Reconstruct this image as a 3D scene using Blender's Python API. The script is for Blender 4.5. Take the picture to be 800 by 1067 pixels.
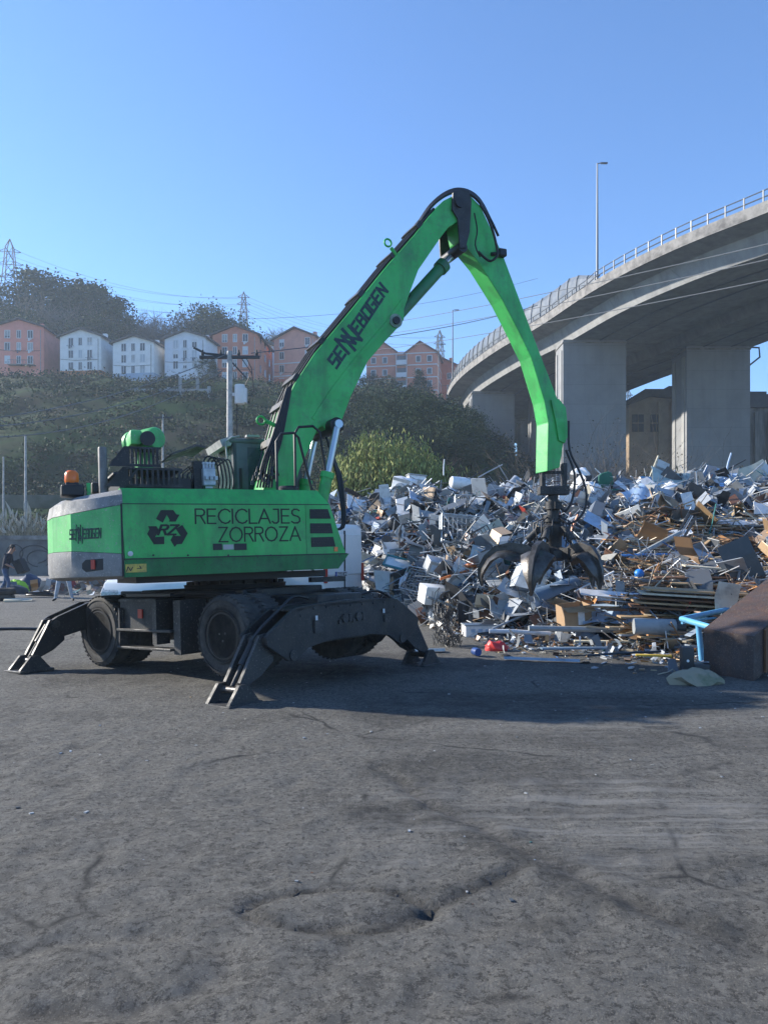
import bpy, bmesh, math, random
import numpy as np
from mathutils import Vector, Matrix
R = math.radians
random.seed(7)
sc = bpy.context.scene
for o in list(bpy.data.objects):
    bpy.data.objects.remove(o)
col = sc.collection

# ------------------------------------------------------------------ camera
CAMZ = 1.7
cd = bpy.data.cameras.new('camera')
cam = bpy.data.objects.new('camera', cd)
col.objects.link(cam)
cam.location = (0, 0, CAMZ)
cam.rotation_euler = (R(90), 0, 0)
cd.sensor_fit = 'VERTICAL'
cd.sensor_height = 24
cd.lens = 800 / 1067 * 24
cd.shift_y = 36.5 / 1067
cd.clip_start = 0.05
cd.clip_end = 6000
sc.camera = cam

# ------------------------------------------------------------------ light
SUN_DIR = Vector((-0.95, 0.32, 0)).normalized()          # towards the sun, on the ground plane
SUN_EL = R(24)
w = bpy.data.worlds.new('World')
sc.world = w
w.use_nodes = True
nt = w.node_tree
nt.nodes.clear()
wo = nt.nodes.new('ShaderNodeOutputWorld')
bg = nt.nodes.new('ShaderNodeBackground')
sky = nt.nodes.new('ShaderNodeTexSky')
sky.sky_type = 'NISHITA'
sky.sun_disc = False
sky.sun_elevation = SUN_EL
sky.sun_rotation = math.atan2(SUN_DIR.x, SUN_DIR.y)
sky.altitude = 50
sky.air_density = 1.0
sky.dust_density = 0.12
sky.ozone_density = 8.0
bg.inputs[1].default_value = 0.14
nt.links.new(sky.outputs[0], bg.inputs[0])
nt.links.new(bg.outputs[0], wo.inputs[0])
sd = bpy.data.lights.new('sun', 'SUN')
sd.energy = 5.0
sd.angle = R(1.2)
sd.color = (1.0, 0.93, 0.82)
so = bpy.data.objects.new('sun', sd)
col.objects.link(so)
tos = Vector((SUN_DIR.x * math.cos(SUN_EL), SUN_DIR.y * math.cos(SUN_EL), math.sin(SUN_EL)))
so.rotation_euler = tos.to_track_quat('Z', 'Y').to_euler()
so.location = (-40, 30, 60)
sc.view_settings.view_transform = 'Standard'
sc.view_settings.look = 'None'
sc.view_settings.exposure = 0.98
sc.view_settings.gamma = 1.0
sc.view_settings.use_curve_mapping = False
sc.cycles.max_bounces = 6
sc.cycles.volume_bounces = 1
sc.cycles.use_denoising = True

# ------------------------------------------------------------------ helpers
MATS = {}
def mat(name, c, c2=None, scale=3.0, rough=0.6, metal=0.0, bump=0.0, bscale=None, fac=0.5, lo=0.42, hi=0.62,
        spec=0.5, attr=None, detail=6, trans=0.0, stretch=None):
    if name in MATS: return MATS[name]
    m = bpy.data.materials.new(name); m.use_nodes = True
    n = m.node_tree; b = n.nodes['Principled BSDF']
    b.inputs['Roughness'].default_value = rough
    b.inputs['Metallic'].default_value = metal
    b.inputs['Specular IOR Level'].default_value = spec
    b.inputs['Base Color'].default_value = (*c, 1)
    if trans: b.inputs['Transmission Weight'].default_value = trans
    tc = n.nodes.new('ShaderNodeTexCoord'); src = tc.outputs['Object']
    if stretch:
        mp = n.nodes.new('ShaderNodeMapping'); mp.inputs['Scale'].default_value = stretch
        n.links.new(src, mp.inputs[0]); src = mp.outputs[0]
    base = None
    if attr:
        a = n.nodes.new('ShaderNodeAttribute'); a.attribute_name = attr; base = a.outputs['Color']
    if c2 is not None:
        t = n.nodes.new('ShaderNodeTexNoise'); t.inputs['Scale'].default_value = scale
        t.inputs['Detail'].default_value = detail; t.inputs['Roughness'].default_value = 0.65
        n.links.new(src, t.inputs['Vector'])
        r = n.nodes.new('ShaderNodeMapRange'); r.inputs[1].default_value = lo; r.inputs[2].default_value = hi
        r.inputs[4].default_value = fac if attr else 1.0
        n.links.new(t.outputs['Fac'], r.inputs[0])
        x = n.nodes.new('ShaderNodeMix'); x.data_type = 'RGBA'
        x.inputs[6].default_value = (*c, 1); x.inputs[7].default_value = (*c2, 1)
        if base is not None: n.links.new(base, x.inputs[6])
        n.links.new(r.outputs[0], x.inputs[0]); n.links.new(x.outputs[2], b.inputs['Base Color'])
    elif base is not None:
        n.links.new(base, b.inputs['Base Color'])
    if bump:
        t2 = n.nodes.new('ShaderNodeTexNoise'); t2.inputs['Scale'].default_value = bscale or scale * 4
        t2.inputs['Detail'].default_value = 5
        n.links.new(src, t2.inputs['Vector'])
        bp = n.nodes.new('ShaderNodeBump'); bp.inputs['Strength'].default_value = bump
        bp.inputs['Distance'].default_value = 0.02
        n.links.new(t2.outputs['Fac'], bp.inputs['Height']); n.links.new(bp.outputs[0], b.inputs['Normal'])
    MATS[name] = m
    return m

def worn(name, c, dirt, chip, rough=.45, s=1.0, chips=.62, streak=.55, bump=.08, metal=0.0):
    """paint with broad fading, runs of grime, small chips and fine scratches"""
    m = bpy.data.materials.new(name); m.use_nodes = True; n = m.node_tree; b = n.nodes['Principled BSDF']; L = n.links.new
    b.inputs['Metallic'].default_value = metal
    tc = n.nodes.new('ShaderNodeTexCoord')
    def nz(sc_, d=6, r=.65, st=None, off=0):
        mp = n.nodes.new('ShaderNodeMapping'); mp.inputs['Scale'].default_value = st or (1,1,1); mp.inputs['Location'].default_value = (off,off,off); L(tc.outputs['Object'], mp.inputs[0])
        t = n.nodes.new('ShaderNodeTexNoise'); t.inputs['Scale'].default_value = sc_*s; t.inputs['Detail'].default_value = d; t.inputs['Roughness'].default_value = r; L(mp.outputs[0], t.inputs['Vector']); return t.outputs['Fac']
    def rg(f, a, bb, lo=0., hi=1.):
        r = n.nodes.new('ShaderNodeMapRange'); r.inputs[1].default_value = a; r.inputs[2].default_value = bb; r.inputs[3].default_value = lo; r.inputs[4].default_value = hi; L(f, r.inputs[0]); return r.outputs[0]
    def mx(f, a, c_):
        x = n.nodes.new('ShaderNodeMix'); x.data_type = 'RGBA'; L(f, x.inputs[0])
        for k, q in ((6,a),(7,c_)):
            if isinstance(q, tuple): x.inputs[k].default_value = (*q,1)
            else: L(q, x.inputs[k])
        return x.outputs[2]
    fade = tuple(min(1, q*1.35+.02) for q in c)
    k = mx(rg(nz(1.1,4), .4, .65, 0, .6), c, fade)
    k = mx(rg(nz(3.0,7,.7,(1,1,.22),3), .47, .66, 0, streak), k, dirt)
    k = mx(rg(nz(2.2,8,.75,None,9), .51, .64, 0, streak*.9), k, dirt)
    k = mx(rg(nz(38,4,.7,None,5), chips, chips+.03, 0, .9), k, chip)
    k = mx(rg(nz(9,3,.8,(1,1,14),7), .64, .67, 0, .5), k, chip)
    L(k, b.inputs['Base Color']); L(rg(nz(4,5), .35, .7, rough*.8, min(1,rough*1.5)), b.inputs['Roughness'])
    bp = n.nodes.new('ShaderNodeBump'); bp.inputs['Strength'].default_value = bump; bp.inputs['Distance'].default_value = .02; L(nz(25,5), bp.inputs['Height']); L(bp.outputs[0], b.inputs['Normal'])
    MATS[name] = m; return m
def cast(name, c, c2, bw=3.0, bh=1.6, s=.5, streak=.8):
    """cast concrete: board joints, vertical water stains, blotches"""
    m = mat(name, c, c2, scale=s, rough=.88, lo=.38, hi=.68, bump=.25, bscale=8); n = m.node_tree; b = n.nodes['Principled BSDF']; L = n.links.new
    src = b.inputs['Base Color'].links[0].from_socket; tc = n.nodes['Texture Coordinate'] if 'Texture Coordinate' in n.nodes else n.nodes.new('ShaderNodeTexCoord')
    sx = n.nodes.new('ShaderNodeSeparateXYZ'); L(tc.outputs['Object'], sx.inputs[0]); ad = n.nodes.new('ShaderNodeMath'); ad.operation = 'ADD'; L(sx.outputs[0], ad.inputs[0]); L(sx.outputs[1], ad.inputs[1])
    cx = n.nodes.new('ShaderNodeCombineXYZ'); L(ad.outputs[0], cx.inputs[0]); L(sx.outputs[2], cx.inputs[1])
    br = n.nodes.new('ShaderNodeTexBrick'); br.offset = 0; br.inputs['Scale'].default_value = 1; br.inputs['Brick Width'].default_value = bw; br.inputs['Row Height'].default_value = bh; br.inputs['Mortar Size'].default_value = .03
    br.inputs['Color1'].default_value = (1,1,1,1); br.inputs['Color2'].default_value = (.95,.95,.955,1); br.inputs['Mortar'].default_value = (.80,.80,.80,1); L(cx.outputs[0], br.inputs[0])
    mp = n.nodes.new('ShaderNodeMapping'); mp.inputs['Scale'].default_value = (1.3,1.3,.07); L(tc.outputs['Object'], mp.inputs[0])
    t = n.nodes.new('ShaderNodeTexNoise'); t.inputs['Scale'].default_value = 1.2; t.inputs['Detail'].default_value = 6; L(mp.outputs[0], t.inputs[0])
    r = n.nodes.new('ShaderNodeMapRange'); r.inputs[1].default_value = .42; r.inputs[2].default_value = .72; r.inputs[3].default_value = 1; r.inputs[4].default_value = streak; L(t.outputs['Fac'], r.inputs[0])
    x = n.nodes.new('ShaderNodeMix'); x.data_type = 'RGBA'; x.blend_type = 'MULTIPLY'; x.inputs[0].default_value = 1; L(src, x.inputs[6]); L(br.outputs['Color'], x.inputs[7])
    y = n.nodes.new('ShaderNodeMix'); y.data_type = 'RGBA'; y.blend_type = 'MULTIPLY'; y.inputs[0].default_value = 1; L(x.outputs[2], y.inputs[6]); L(r.outputs[0], y.inputs[7]); L(y.outputs[2], b.inputs['Base Color'])
    return m

def tag(o, label=None, cat=None, group=None, kind=None):
    if label: o['label'] = label
    if cat: o['category'] = cat
    if group: o['group'] = group
    if kind: o['kind'] = kind
    return o

def empty(name, loc=(0, 0, 0), rot=(0, 0, 0), parent=None):
    o = bpy.data.objects.new(name, None); col.objects.link(o)
    o.location = loc; o.rotation_euler = rot; o.empty_display_size = 0.2
    if parent: o.parent = parent
    return o

I4 = Matrix.Identity(4)
class MB:
    """collects shapes and links them as ONE mesh object"""
    def __init__(s, T=None):
        s.v = []; s.f = []; s.mi = []; s.col = []; s.m = 0; s.c = (1, 1, 1); s.T = T or I4; s.sm = []; s.smooth = False
    def add(s, vs, fs, T=None):
        k = len(s.v); M = s.T @ T if T is not None else s.T
        s.v += [M @ Vector(p) for p in vs]
        for f in fs:
            s.f.append([i + k for i in f]); s.mi.append(s.m); s.col.append(s.c); s.sm.append(s.smooth)
        return s
    def hose(s, pts, r, n=6):
        P_ = [Vector(q) for q in pts]; out = []
        for i in range(len(P_)-1):
            p0, p1, p2, p3 = P_[max(i-1,0)], P_[i], P_[i+1], P_[min(i+2,len(P_)-1)]
            for j in range(4):
                t = j/4; out.append(.5*((2*p1)+(-p0+p2)*t+(2*p0-5*p1+4*p2-p3)*t*t+(-p0+3*p1-3*p2+p3)*t**3))
        out.append(P_[-1]); return s.tube(out, r, n)
    def box(s, lo, hi, T=None, b=0.0):
        x0, y0, z0 = lo; x1, y1, z1 = hi
        if b <= 0:
            vs = [(x0,y0,z0),(x1,y0,z0),(x1,y1,z0),(x0,y1,z0),(x0,y0,z1),(x1,y0,z1),(x1,y1,z1),(x0,y1,z1)]
            fs = [(0,3,2,1),(4,5,6,7),(0,1,5,4),(1,2,6,5),(2,3,7,6),(3,0,4,7)]
            return s.add(vs, fs, T)
        bm = bmesh.new()
        bmesh.ops.create_cube(bm, size=1, matrix=Matrix.Translation(((x0+x1)/2,(y0+y1)/2,(z0+z1)/2)) @ Matrix.Diagonal((x1-x0,y1-y0,z1-z0,1)))
        bmesh.ops.bevel(bm, geom=bm.edges[:], offset=b, segments=2, affect='EDGES', profile=0.5)
        return s.bm(bm, T)
    def bm(s, bm, T=None):
        bm.verts.index_update()
        s.add([v.co.copy() for v in bm.verts], [[v.index for v in f.verts] for f in bm.faces], T); bm.free(); return s
    def cbox(s, c, d, T=None, b=0.0):
        return s.box([c[i]-d[i]/2 for i in range(3)], [c[i]+d[i]/2 for i in range(3)], T, b)
    def tube(s, pts, r, n=8, cap=True, T=None):
        pts = [Vector(p) for p in pts]; k = len(pts)
        rs = r if isinstance(r, (list, tuple)) else [r] * k
        vs = []; fs = []
        up = None
        for i, p in enumerate(pts):
            d = (pts[min(i+1,k-1)] - pts[max(i-1,0)])
            if d.length < 1e-9: d = Vector((0,0,1))
            d.normalize()
            if up is None:
                up = Vector((0,0,1)) if abs(d.z) < 0.9 else Vector((1,0,0))
            a = d.cross(up)
            if a.length < 1e-6: a = d.cross(Vector((1,0,0)))
            a.normalize(); bq = a.cross(d).normalized(); up = bq
            for j in range(n):
                t = 2*math.pi*j/n
                vs.append(p + a*math.cos(t)*rs[i] + bq*math.sin(t)*rs[i])
        for i in range(k-1):
            for j in range(n):
                fs.append((i*n+j, i*n+(j+1)%n, (i+1)*n+(j+1)%n, (i+1)*n+j))
        if cap:
            fs.append(tuple(range(n))[::-1]); fs.append(tuple((k-1)*n+j for j in range(n)))
        return s.add(vs, fs, T)
    def prism(s, outline, lo, hi, axes='xz', T=None, b=0.0):
        """outline: 2-D polygon, extruded along the third axis from lo to hi"""
        n = len(outline)
        def P(p, h):
            if axes == 'xz': return (p[0], h, p[1])
            if axes == 'xy': return (p[0], p[1], h)
            return (h, p[0], p[1])
        bm = bmesh.new()
        a = [bm.verts.new(P(p, lo)) for p in outline]; c = [bm.verts.new(P(p, hi)) for p in outline]
        bm.faces.new(a); bm.faces.new(c[::-1])
        for i in range(n):
            bm.faces.new((a[i], c[i], c[(i+1)%n], a[(i+1)%n]))
        bmesh.ops.recalc_face_normals(bm, faces=bm.faces[:])
        if b > 0: bmesh.ops.bevel(bm, geom=bm.edges[:], offset=b, segments=2, affect='EDGES', profile=0.5)
        bmesh.ops.triangulate(bm, faces=[f for f in bm.faces if len(f.verts) > 4])
        return s.bm(bm, T)
    def lathe(s, prof, c=(0,0,0), ax='z', n=32, T=None):
        vs = []; fs = []; k = len(prof)
        for (r, h) in prof:
            for j in range(n):
                t = 2*math.pi*j/n; u, v = r*math.cos(t), r*math.sin(t)
                p = (u, v, h) if ax == 'z' else ((u, h, v) if ax == 'y' else (h, u, v))
                vs.append((p[0]+c[0], p[1]+c[1], p[2]+c[2]))
        for i in range(k-1):
            for j in range(n):
                fs.append((i*n+j, i*n+(j+1)%n, (i+1)*n+(j+1)%n, (i+1)*n+j))
        fs.append(tuple(range(n))); fs.append(tuple((k-1)*n+j for j in range(n)))
        return s.add(vs, fs, T)
    def mesh(s, name, mats, smooth=None, fixn=True):
        me = bpy.data.meshes.new(name)
        me.from_pydata([tuple(v) for v in s.v], [], s.f)
        mats = mats if isinstance(mats, (list, tuple)) else [mats]
        for m in mats: me.materials.append(m)
        me.polygons.foreach_set('material_index', s.mi)
        me.update()
        if fixn:
            bm = bmesh.new(); bm.from_mesh(me)
            bmesh.ops.recalc_face_normals(bm, faces=bm.faces[:]); bm.to_mesh(me); bm.free()
        if any(c != (1,1,1) for c in s.col):
            a = me.attributes.new('Col', 'FLOAT_COLOR', 'FACE')
            a.data.foreach_set('color', [q for c in s.col for q in (*c, 1)])
        if smooth:
            me.polygons.foreach_set('use_smooth', [True]*len(me.polygons))
            try: me.set_sharp_from_angle(angle=R(smooth))
            except Exception: pass
        return me
    def build(s, name, mats, parent=None, smooth=None, fixn=True, loc=None, rot=None):
        o = bpy.data.objects.new(name, s.mesh(name, mats, smooth, fixn)); col.objects.link(o)
        if parent: o.parent = parent
        if loc is not None: o.location = loc
        if rot is not None: o.rotation_euler = rot
        return o

def kids(o): return [c for c in bpy.data.objects if c.parent == o]
def copy_tree(o, parent=None):
    c = o.copy(); col.objects.link(c)
    if parent: c.parent = parent
    for ch in kids(o): copy_tree(ch, c)
    return c

def W(px, py, Y):
    """a point at depth Y metres seen at photo pixel px, py"""
    return Vector(((px-400)/800*Y, Y, CAMZ-(py-570)/800*Y))

# lettering drawn as strokes on a 1-high em
GL = {
 'R': ([[(0,0),(0,1),(.38,1),(.52,.92),(.56,.78),(.52,.62),(.38,.54),(0,.54)],[(.3,.54),(.58,0)]], .74),
 'E': ([[(.5,0),(0,0),(0,1),(.5,1)],[(0,.52),(.46,.52)]], .68),
 'C': ([[(.72,.82),(.6,.95),(.42,1),(.2,.92),(.05,.72),(0,.5),(.05,.28),(.2,.08),(.42,0),(.6,.05),(.72,.18)]], .88),
 'I': ([[(0,0),(0,1)]], .2),
 'L': ([[(0,1),(0,0),(.48,0)]], .6),
 'A': ([[(0,0),(.38,1),(.76,0)],[(.13,.33),(.63,.33)]], .9),
 'J': ([[(0,.12),(.12,0),(.28,0),(.4,.1),(.42,.3),(.42,1),(.1,1)]], .62),
 'S': ([[(0,.1),(.15,0),(.4,0),(.54,.12),(.54,.34),(.42,.48),(.14,.56),(.03,.7),(.05,.88),(.18,1),(.38,1),(.52,.9)]], .72),
 'Z': ([[(0,1),(.58,1),(0,0),(.6,0)]], .76),
 'O': ([[(.42,0),(.2,.07),(.04,.28),(0,.5),(.04,.72),(.2,.93),(.42,1),(.64,.93),(.8,.72),(.84,.5),(.8,.28),(.64,.07),(.42,0)]], 1.02),
 # heavy squared capitals
 's': ([[(0,0),(.6,0),(.6,.5),(0,.5),(0,1),(.6,1)]], .88),
 'e': ([[(.6,0),(0,0),(0,1),(.6,1)],[(0,.5),(.5,.5)]], .88),
 'b': ([[(0,0),(0,1),(.55,1),(.55,.55),(0,.52)],[(.5,.5),(.6,.45),(.6,0),(0,0)]], .88),
 'o': ([[(0,0),(0,1),(.6,1),(.6,0),(0,0)]], .88),
 'g': ([[(.6,1),(0,1),(0,0),(.6,0),(.6,.48),(.32,.48)]], .88),
 'n': ([[(0,0),(0,1),(.6,0),(.6,1)]], .88),
 '2': ([[(0,.85),(.15,1),(.4,1),(.52,.8),(.45,.55),(0,0),(.55,0)]], .75),
 '1': ([[(.1,.8),(.3,1),(.3,0)]], .5),
 '3': ([[(0,1),(.5,1),(.2,.58),(.5,.5),(.52,.15),(.35,0),(0,.05)]], .75),
 'D': ([[(0,0),(0,1),(.35,1),(.58,.75),(.58,.25),(.35,0),(0,0)]], .76),
 'K': ([[(0,0),(0,1)],[(.55,1),(0,.45),(.55,0)]], .72),
}
def ribbon(mb, p, wd, O, ex, ey, nz, h=0.004):
    """flat stroke along 2-D points p placed on plane O + x*ex + y*ey, standing proud by h along nz"""
    for i in range(len(p)-1):
        a = Vector(p[i]); b = Vector(p[i+1]); d = (b-a)
        if d.length < 1e-6: continue
        d.normalize(); nn = Vector((-d.y, d.x))*wd/2; e = d*wd*0.42
        q = [a-e+nn, a-e-nn, b+e-nn, b+e+nn]
        hh = h + 0.0004*(i % 3)
        vs = [O+ex*t.x+ey*t.y+nz*0.001 for t in q] + [O+ex*t.x+ey*t.y+nz*hh for t in q]
        mb.add(vs, [(3,2,1,0),(4,5,6,7),(0,1,5,4),(1,2,6,5),(2,3,7,6),(3,0,4,7)])
def words(mb, s, O, ex, ey, nz, wd, shear=0.0, h=0.004):
    x = 0
    for ch in s:
        if ch == ' ': x += .5; continue
        st, adv = GL[ch]
        for p in st:
            ribbon(mb, [(x+a+shear*c, c) for a, c in p], wd, O, ex, ey, nz, h)
        x += adv
    return x
def wlen(s): return sum(.5 if c == ' ' else GL[c][1] for c in s)

# value noise
_rs = np.random.RandomState(3)
_T = _rs.rand(256, 256)
def vn(x, y):
    xi = np.floor(x).astype(int); yi = np.floor(y).astype(int); fx = x-xi; fy = y-yi
    fx = fx*fx*(3-2*fx); fy = fy*fy*(3-2*fy)
    a = _T[xi % 256, yi % 256]; b = _T[(xi+1) % 256, yi % 256]; c = _T[xi % 256, (yi+1) % 256]; d = _T[(xi+1) % 256, (yi+1) % 256]
    return (a*(1-fx)+b*fx)*(1-fy)+(c*(1-fx)+d*fx)*fy
def fbm(x, y, o=4):
    s = 0; a = .5; t = 0
    for i in range(o):
        s = s+a*vn(x*2**i+17*i, y*2**i+31*i); t += a; a *= .5
    return s/t
def sst(e0, e1, x):
    t = np.clip((x-e0)/(e1-e0), 0, 1); return t*t*(3-2*t)

# ------------------------------------------------------------------ ground
def grid_mesh(name, xs, ys, zf, m):
    X, Y = np.meshgrid(xs, ys); Z = zf(X, Y)
    nx, ny = len(xs), len(ys)
    v = np.stack([X, Y, Z], -1).reshape(-1, 3)
    i = np.arange((nx-1)*(ny-1)); r = i//(nx-1); c = i % (nx-1); a = r*nx+c
    f = np.stack([a, a+1, a+nx+1, a+nx], -1)
    me = bpy.data.meshes.new(name); me.from_pydata(v.tolist(), [], f.tolist()); me.update()
    me.polygons.foreach_set('use_smooth', [True]*len(me.polygons)); me.materials.append(m)
    o = bpy.data.objects.new(name, me); col.objects.link(o); return o, X, Y

def ground_mat():
    m = bpy.data.materials.new('worn_yard'); m.use_nodes = True; n = m.node_tree; b = n.nodes['Principled BSDF']
    L = n.links.new
    geo = n.nodes.new('ShaderNodeNewGeometry'); P = geo.outputs['Position']
    def noise(s, d=6, rr=.65, vec=None):
        t = n.nodes.new('ShaderNodeTexNoise'); t.inputs['Scale'].default_value = s; t.inputs['Detail'].default_value = d
        t.inputs['Roughness'].default_value = rr; L(vec or P, t.inputs['Vector']); return t.outputs['Fac']
    def rng(f, a, bb, c=0., d=1.):
        r = n.nodes.new('ShaderNodeMapRange'); r.inputs[1].default_value = a; r.inputs[2].default_value = bb
        r.inputs[3].default_value = c; r.inputs[4].default_value = d; L(f, r.inputs[0]); return r.outputs[0]
    def mix(f, a, c, mode='MIX'):
        x = n.nodes.new('ShaderNodeMix'); x.data_type = 'RGBA'; x.blend_type = mode
        if isinstance(f, float): x.inputs[0].default_value = f
        else: L(f, x.inputs[0])
        for k, q in ((6, a), (7, c)):
            if isinstance(q, tuple): x.inputs[k].default_value = (*q, 1)
            else: L(q, x.inputs[k])
        return x.outputs[2]
    c = mix(rng(noise(.45), .38, .64), (.128, .125, .115), (.182, .178, .164))
    c = mix(rng(noise(3.5, 8, .7), .35, .68), c, (.22, .214, .194), 'MIX')
    c = mix(rng(noise(1.3, 9, .75), .5, .64, 0, .55), c, (.065, .06, .054))
    c = mix(rng(noise(7, 8, .8), .50, .60, .0, .6), c, (.085, .082, .077))
    c = mix(rng(noise(15, 6, .8), .50, .58, .0, .8), c, (.25, .243, .222))
    c = mix(rng(noise(24, 6, .8), .52, .58, .0, .85), c, (.055, .053, .049))
    c = mix(rng(noise(120, 3, .85), .56, .66, 0, .75), c, (.34, .32, .28))
    # streaks dragged across the yard
    mp = n.nodes.new('ShaderNodeMapping'); mp.inputs['Rotation'].default_value = (0, 0, R(-38)); mp.inputs['Scale'].default_value = (.5, 7, 1); L(P, mp.inputs[0])
    at = n.nodes.new('ShaderNodeAttribute'); at.attribute_name = 'marks'
    sep = n.nodes.new('ShaderNodeSeparateColor'); L(at.outputs['Color'], sep.inputs[0])
    st = rng(noise(1.6, 5, .6, mp.outputs[0]), .46, .60, 0, 1.0)
    mu = n.nodes.new('ShaderNodeMath'); mu.operation = 'MULTIPLY'; L(st, mu.inputs[0]); L(sep.outputs[1], mu.inputs[1])
    c = mix(mu.outputs[0], c, (.30, .295, .28))
    sm = n.nodes.new('ShaderNodeMath'); sm.operation = 'MULTIPLY'; L(sep.outputs[0], sm.inputs[0]); L(rng(noise(5, 9, .82), .36, .58, .25, 1.35), sm.inputs[1])
    c = mix(sm.outputs[0], c, (.028, .027, .026))      # soot near the machine, other dark patches, wet spots, darkened grooves
    L(c, b.inputs['Base Color'])
    L(rng(sep.outputs[2], 0, 1, .88, .3), b.inputs['Roughness'])
    b.inputs['Specular IOR Level'].default_value = .35
    vo = n.nodes.new('ShaderNodeTexVoronoi'); vo.feature = 'DISTANCE_TO_EDGE'; vo.inputs['Scale'].default_value = .55
    wv = n.nodes.new('ShaderNodeMix'); wv.data_type = 'VECTOR'; wv.inputs[0].default_value = .22
    nz = n.nodes.new('ShaderNodeTexNoise'); nz.inputs['Scale'].default_value = 1.7; nz.inputs['Detail'].default_value = 6; L(P, nz.inputs['Vector'])
    L(P, wv.inputs[4]); L(nz.outputs['Color'], wv.inputs[5]); L(wv.outputs[1], vo.inputs['Vector'])
    crk = rng(vo.outputs['Distance'], .0, .012, 1, 0); cm = n.nodes.new('ShaderNodeMath'); cm.operation = 'MULTIPLY'; L(crk, cm.inputs[0]); L(rng(noise(.9, 3), .5, .6), cm.inputs[1])
    c = mix(cm.outputs[0], c, (.03, .03, .03)); L(c, b.inputs['Base Color'])
    h1 = noise(14, 9, .82); h2 = noise(70, 6, .8)
    ad = n.nodes.new('ShaderNodeMath'); ad.operation = 'MULTIPLY_ADD'; L(h2, ad.inputs[0]); ad.inputs[1].default_value = .35; L(h1, ad.inputs[2])
    bp = n.nodes.new('ShaderNodeBump'); bp.inputs['Strength'].default_value = 1.0; bp.inputs['Distance'].default_value = .085
    L(ad.outputs[0], bp.inputs['Height']); L(bp.outputs[0], b.inputs['Normal'])
    return m

def seg_dist(X, Y, pts):
    d = np.full(X.shape, 1e9)
    for (ax, ay), (bx, by) in zip(pts[:-1], pts[1:]):
        vx, vy = bx-ax, by-ay; t = np.clip(((X-ax)*vx+(Y-ay)*vy)/(vx*vx+vy*vy), 0, 1)
        d = np.minimum(d, np.hypot(X-ax-t*vx, Y-ay-t*vy))
    return d
def gp(px, py):
    Y = CAMZ*800/(py-570); return ((px-400)/800*Y, Y)
RIDGE = [gp(395, 800), gp(450, 845), gp(520, 878), gp(600, 925), gp(680, 955), gp(800, 980)]
CRACK = [gp(330, 960), gp(395, 965), gp(480, 930), gp(540, 905)]
BOWL = gp(350, 945)
def yard_z(X, Y):
    near = 1-sst(18, 26, Y); near = near*(1-sst(9, 14, np.abs(X)))
    z = (fbm(X*.8, Y*.8, 5)-.5)*.035 + (fbm(X*5, Y*5, 4)-.5)*.020 + (fbm(X*14+9, Y*14, 3)-.5)*.017
    rough = 1-sst(4.2, 8.5, Y+X*.6)
    z += (np.abs(fbm(X*3.1+40, Y*3.1, 5)-.5)*-.15)*rough*.45
    w_ = (fbm(X*2, Y*2, 3)-.5)*.35
    d = seg_dist(X+w_, Y+w_, RIDGE); z += -.017*np.exp(-(d/.05)**2) + .007*np.exp(-((d-.15)/.1)**2)
    d = seg_dist(X+w_*.6, Y+w_*.6, CRACK); z += -.024*np.exp(-(d/.035)**2)
    e = np.hypot((X-BOWL[0])/.46, (Y-BOWL[1])/.20) + w_*1.5
    z += -.030*np.exp(-((e-.95)/.09)**2) + .002*np.exp(-(e/.6)**2)
    e = np.hypot((X-gp(120,1000)[0])/.5, (Y-gp(120,1000)[1])/.3)+w_*2
    z += -.03*np.exp(-((e-.9)/.2)**2)
    return z*near-.0
xs = np.concatenate([[-420,-300,-180,-100,-60,-35,-22,-16,-12,-10], np.arange(-9, 9.01, .045), [10,12,16,22,35,60,100,180,300,420]])
ysn = [2.3]
while ysn[-1] < 22: ysn.append(ysn[-1]*1.0085)
ys = np.concatenate([[-120,-60,-30,-15,-5,-1,1,1.8], ysn, [24,27,31,36,43,52,70,100,160,260,380,490]])
g, GX, GY = grid_mesh('ground', xs, ys, yard_z, ground_mat())
tag(g, kind='structure')
_w = (fbm(GX*1.5, GY*1.5, 4)-.5)
def blot(c, rx, ry, k=.5):
    e = np.hypot((GX-c[0])/rx, (GY-c[1])/ry)+_w*1.6; return k*(1-sst(.5, 1.1, e))
dark_mask = np.zeros(GX.shape)
for px, py, rx, ry, k in [(340,690,2.6,1.6,.55),(150,700,2.0,1.2,.4),(560,735,2.6,.9,.5),(430,745,1.6,.5,.5),(500,800,1.0,.5,.45),(430,848,.5,.25,.5),(640,700,1.6,.9,.35),(700,690,3,1.2,.3),
                          (570,960,.16,.1,.4),(585,900,.14,.1,.5),(525,1035,.12,.06,.5),(460,930,.2,.12,.3),(760,900,.9,.25,.25),(700,770,2.6,.5,.35),(60,745,.9,.3,.2),(640,845,.8,.15,.3)]:
    dark_mask = np.maximum(dark_mask, blot(gp(px, py), rx, ry, k))
dR = seg_dist(GX+_w*.3, GY+_w*.3, RIDGE); dark_mask = np.maximum(dark_mask, .5*np.exp(-(dR/.13)**2))
dC = seg_dist(GX+_w*.3, GY+_w*.3, CRACK); dark_mask = np.maximum(dark_mask, .5*np.exp(-(dC/.06)**2))
eB = np.hypot((GX-BOWL[0])/.46, (GY-BOWL[1])/.20)+_w*1.0; dark_mask = np.maximum(dark_mask, .40*np.exp(-((eB-.95)/.14)**2))
wet = np.zeros(GX.shape)
for px, py, rx, ry in [(640,745,.28,.2),(690,757,.3,.16),(625,736,.2,.12)]:
    wet = np.maximum(wet, blot(gp(px, py), rx, ry, 1.0))
dark_mask = np.maximum(dark_mask, wet*.6)
drag = np.maximum(blot(gp(690, 850), 1.9, 1.0, .8), blot(gp(620, 750), 2.2, 1.0, .45))
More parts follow.
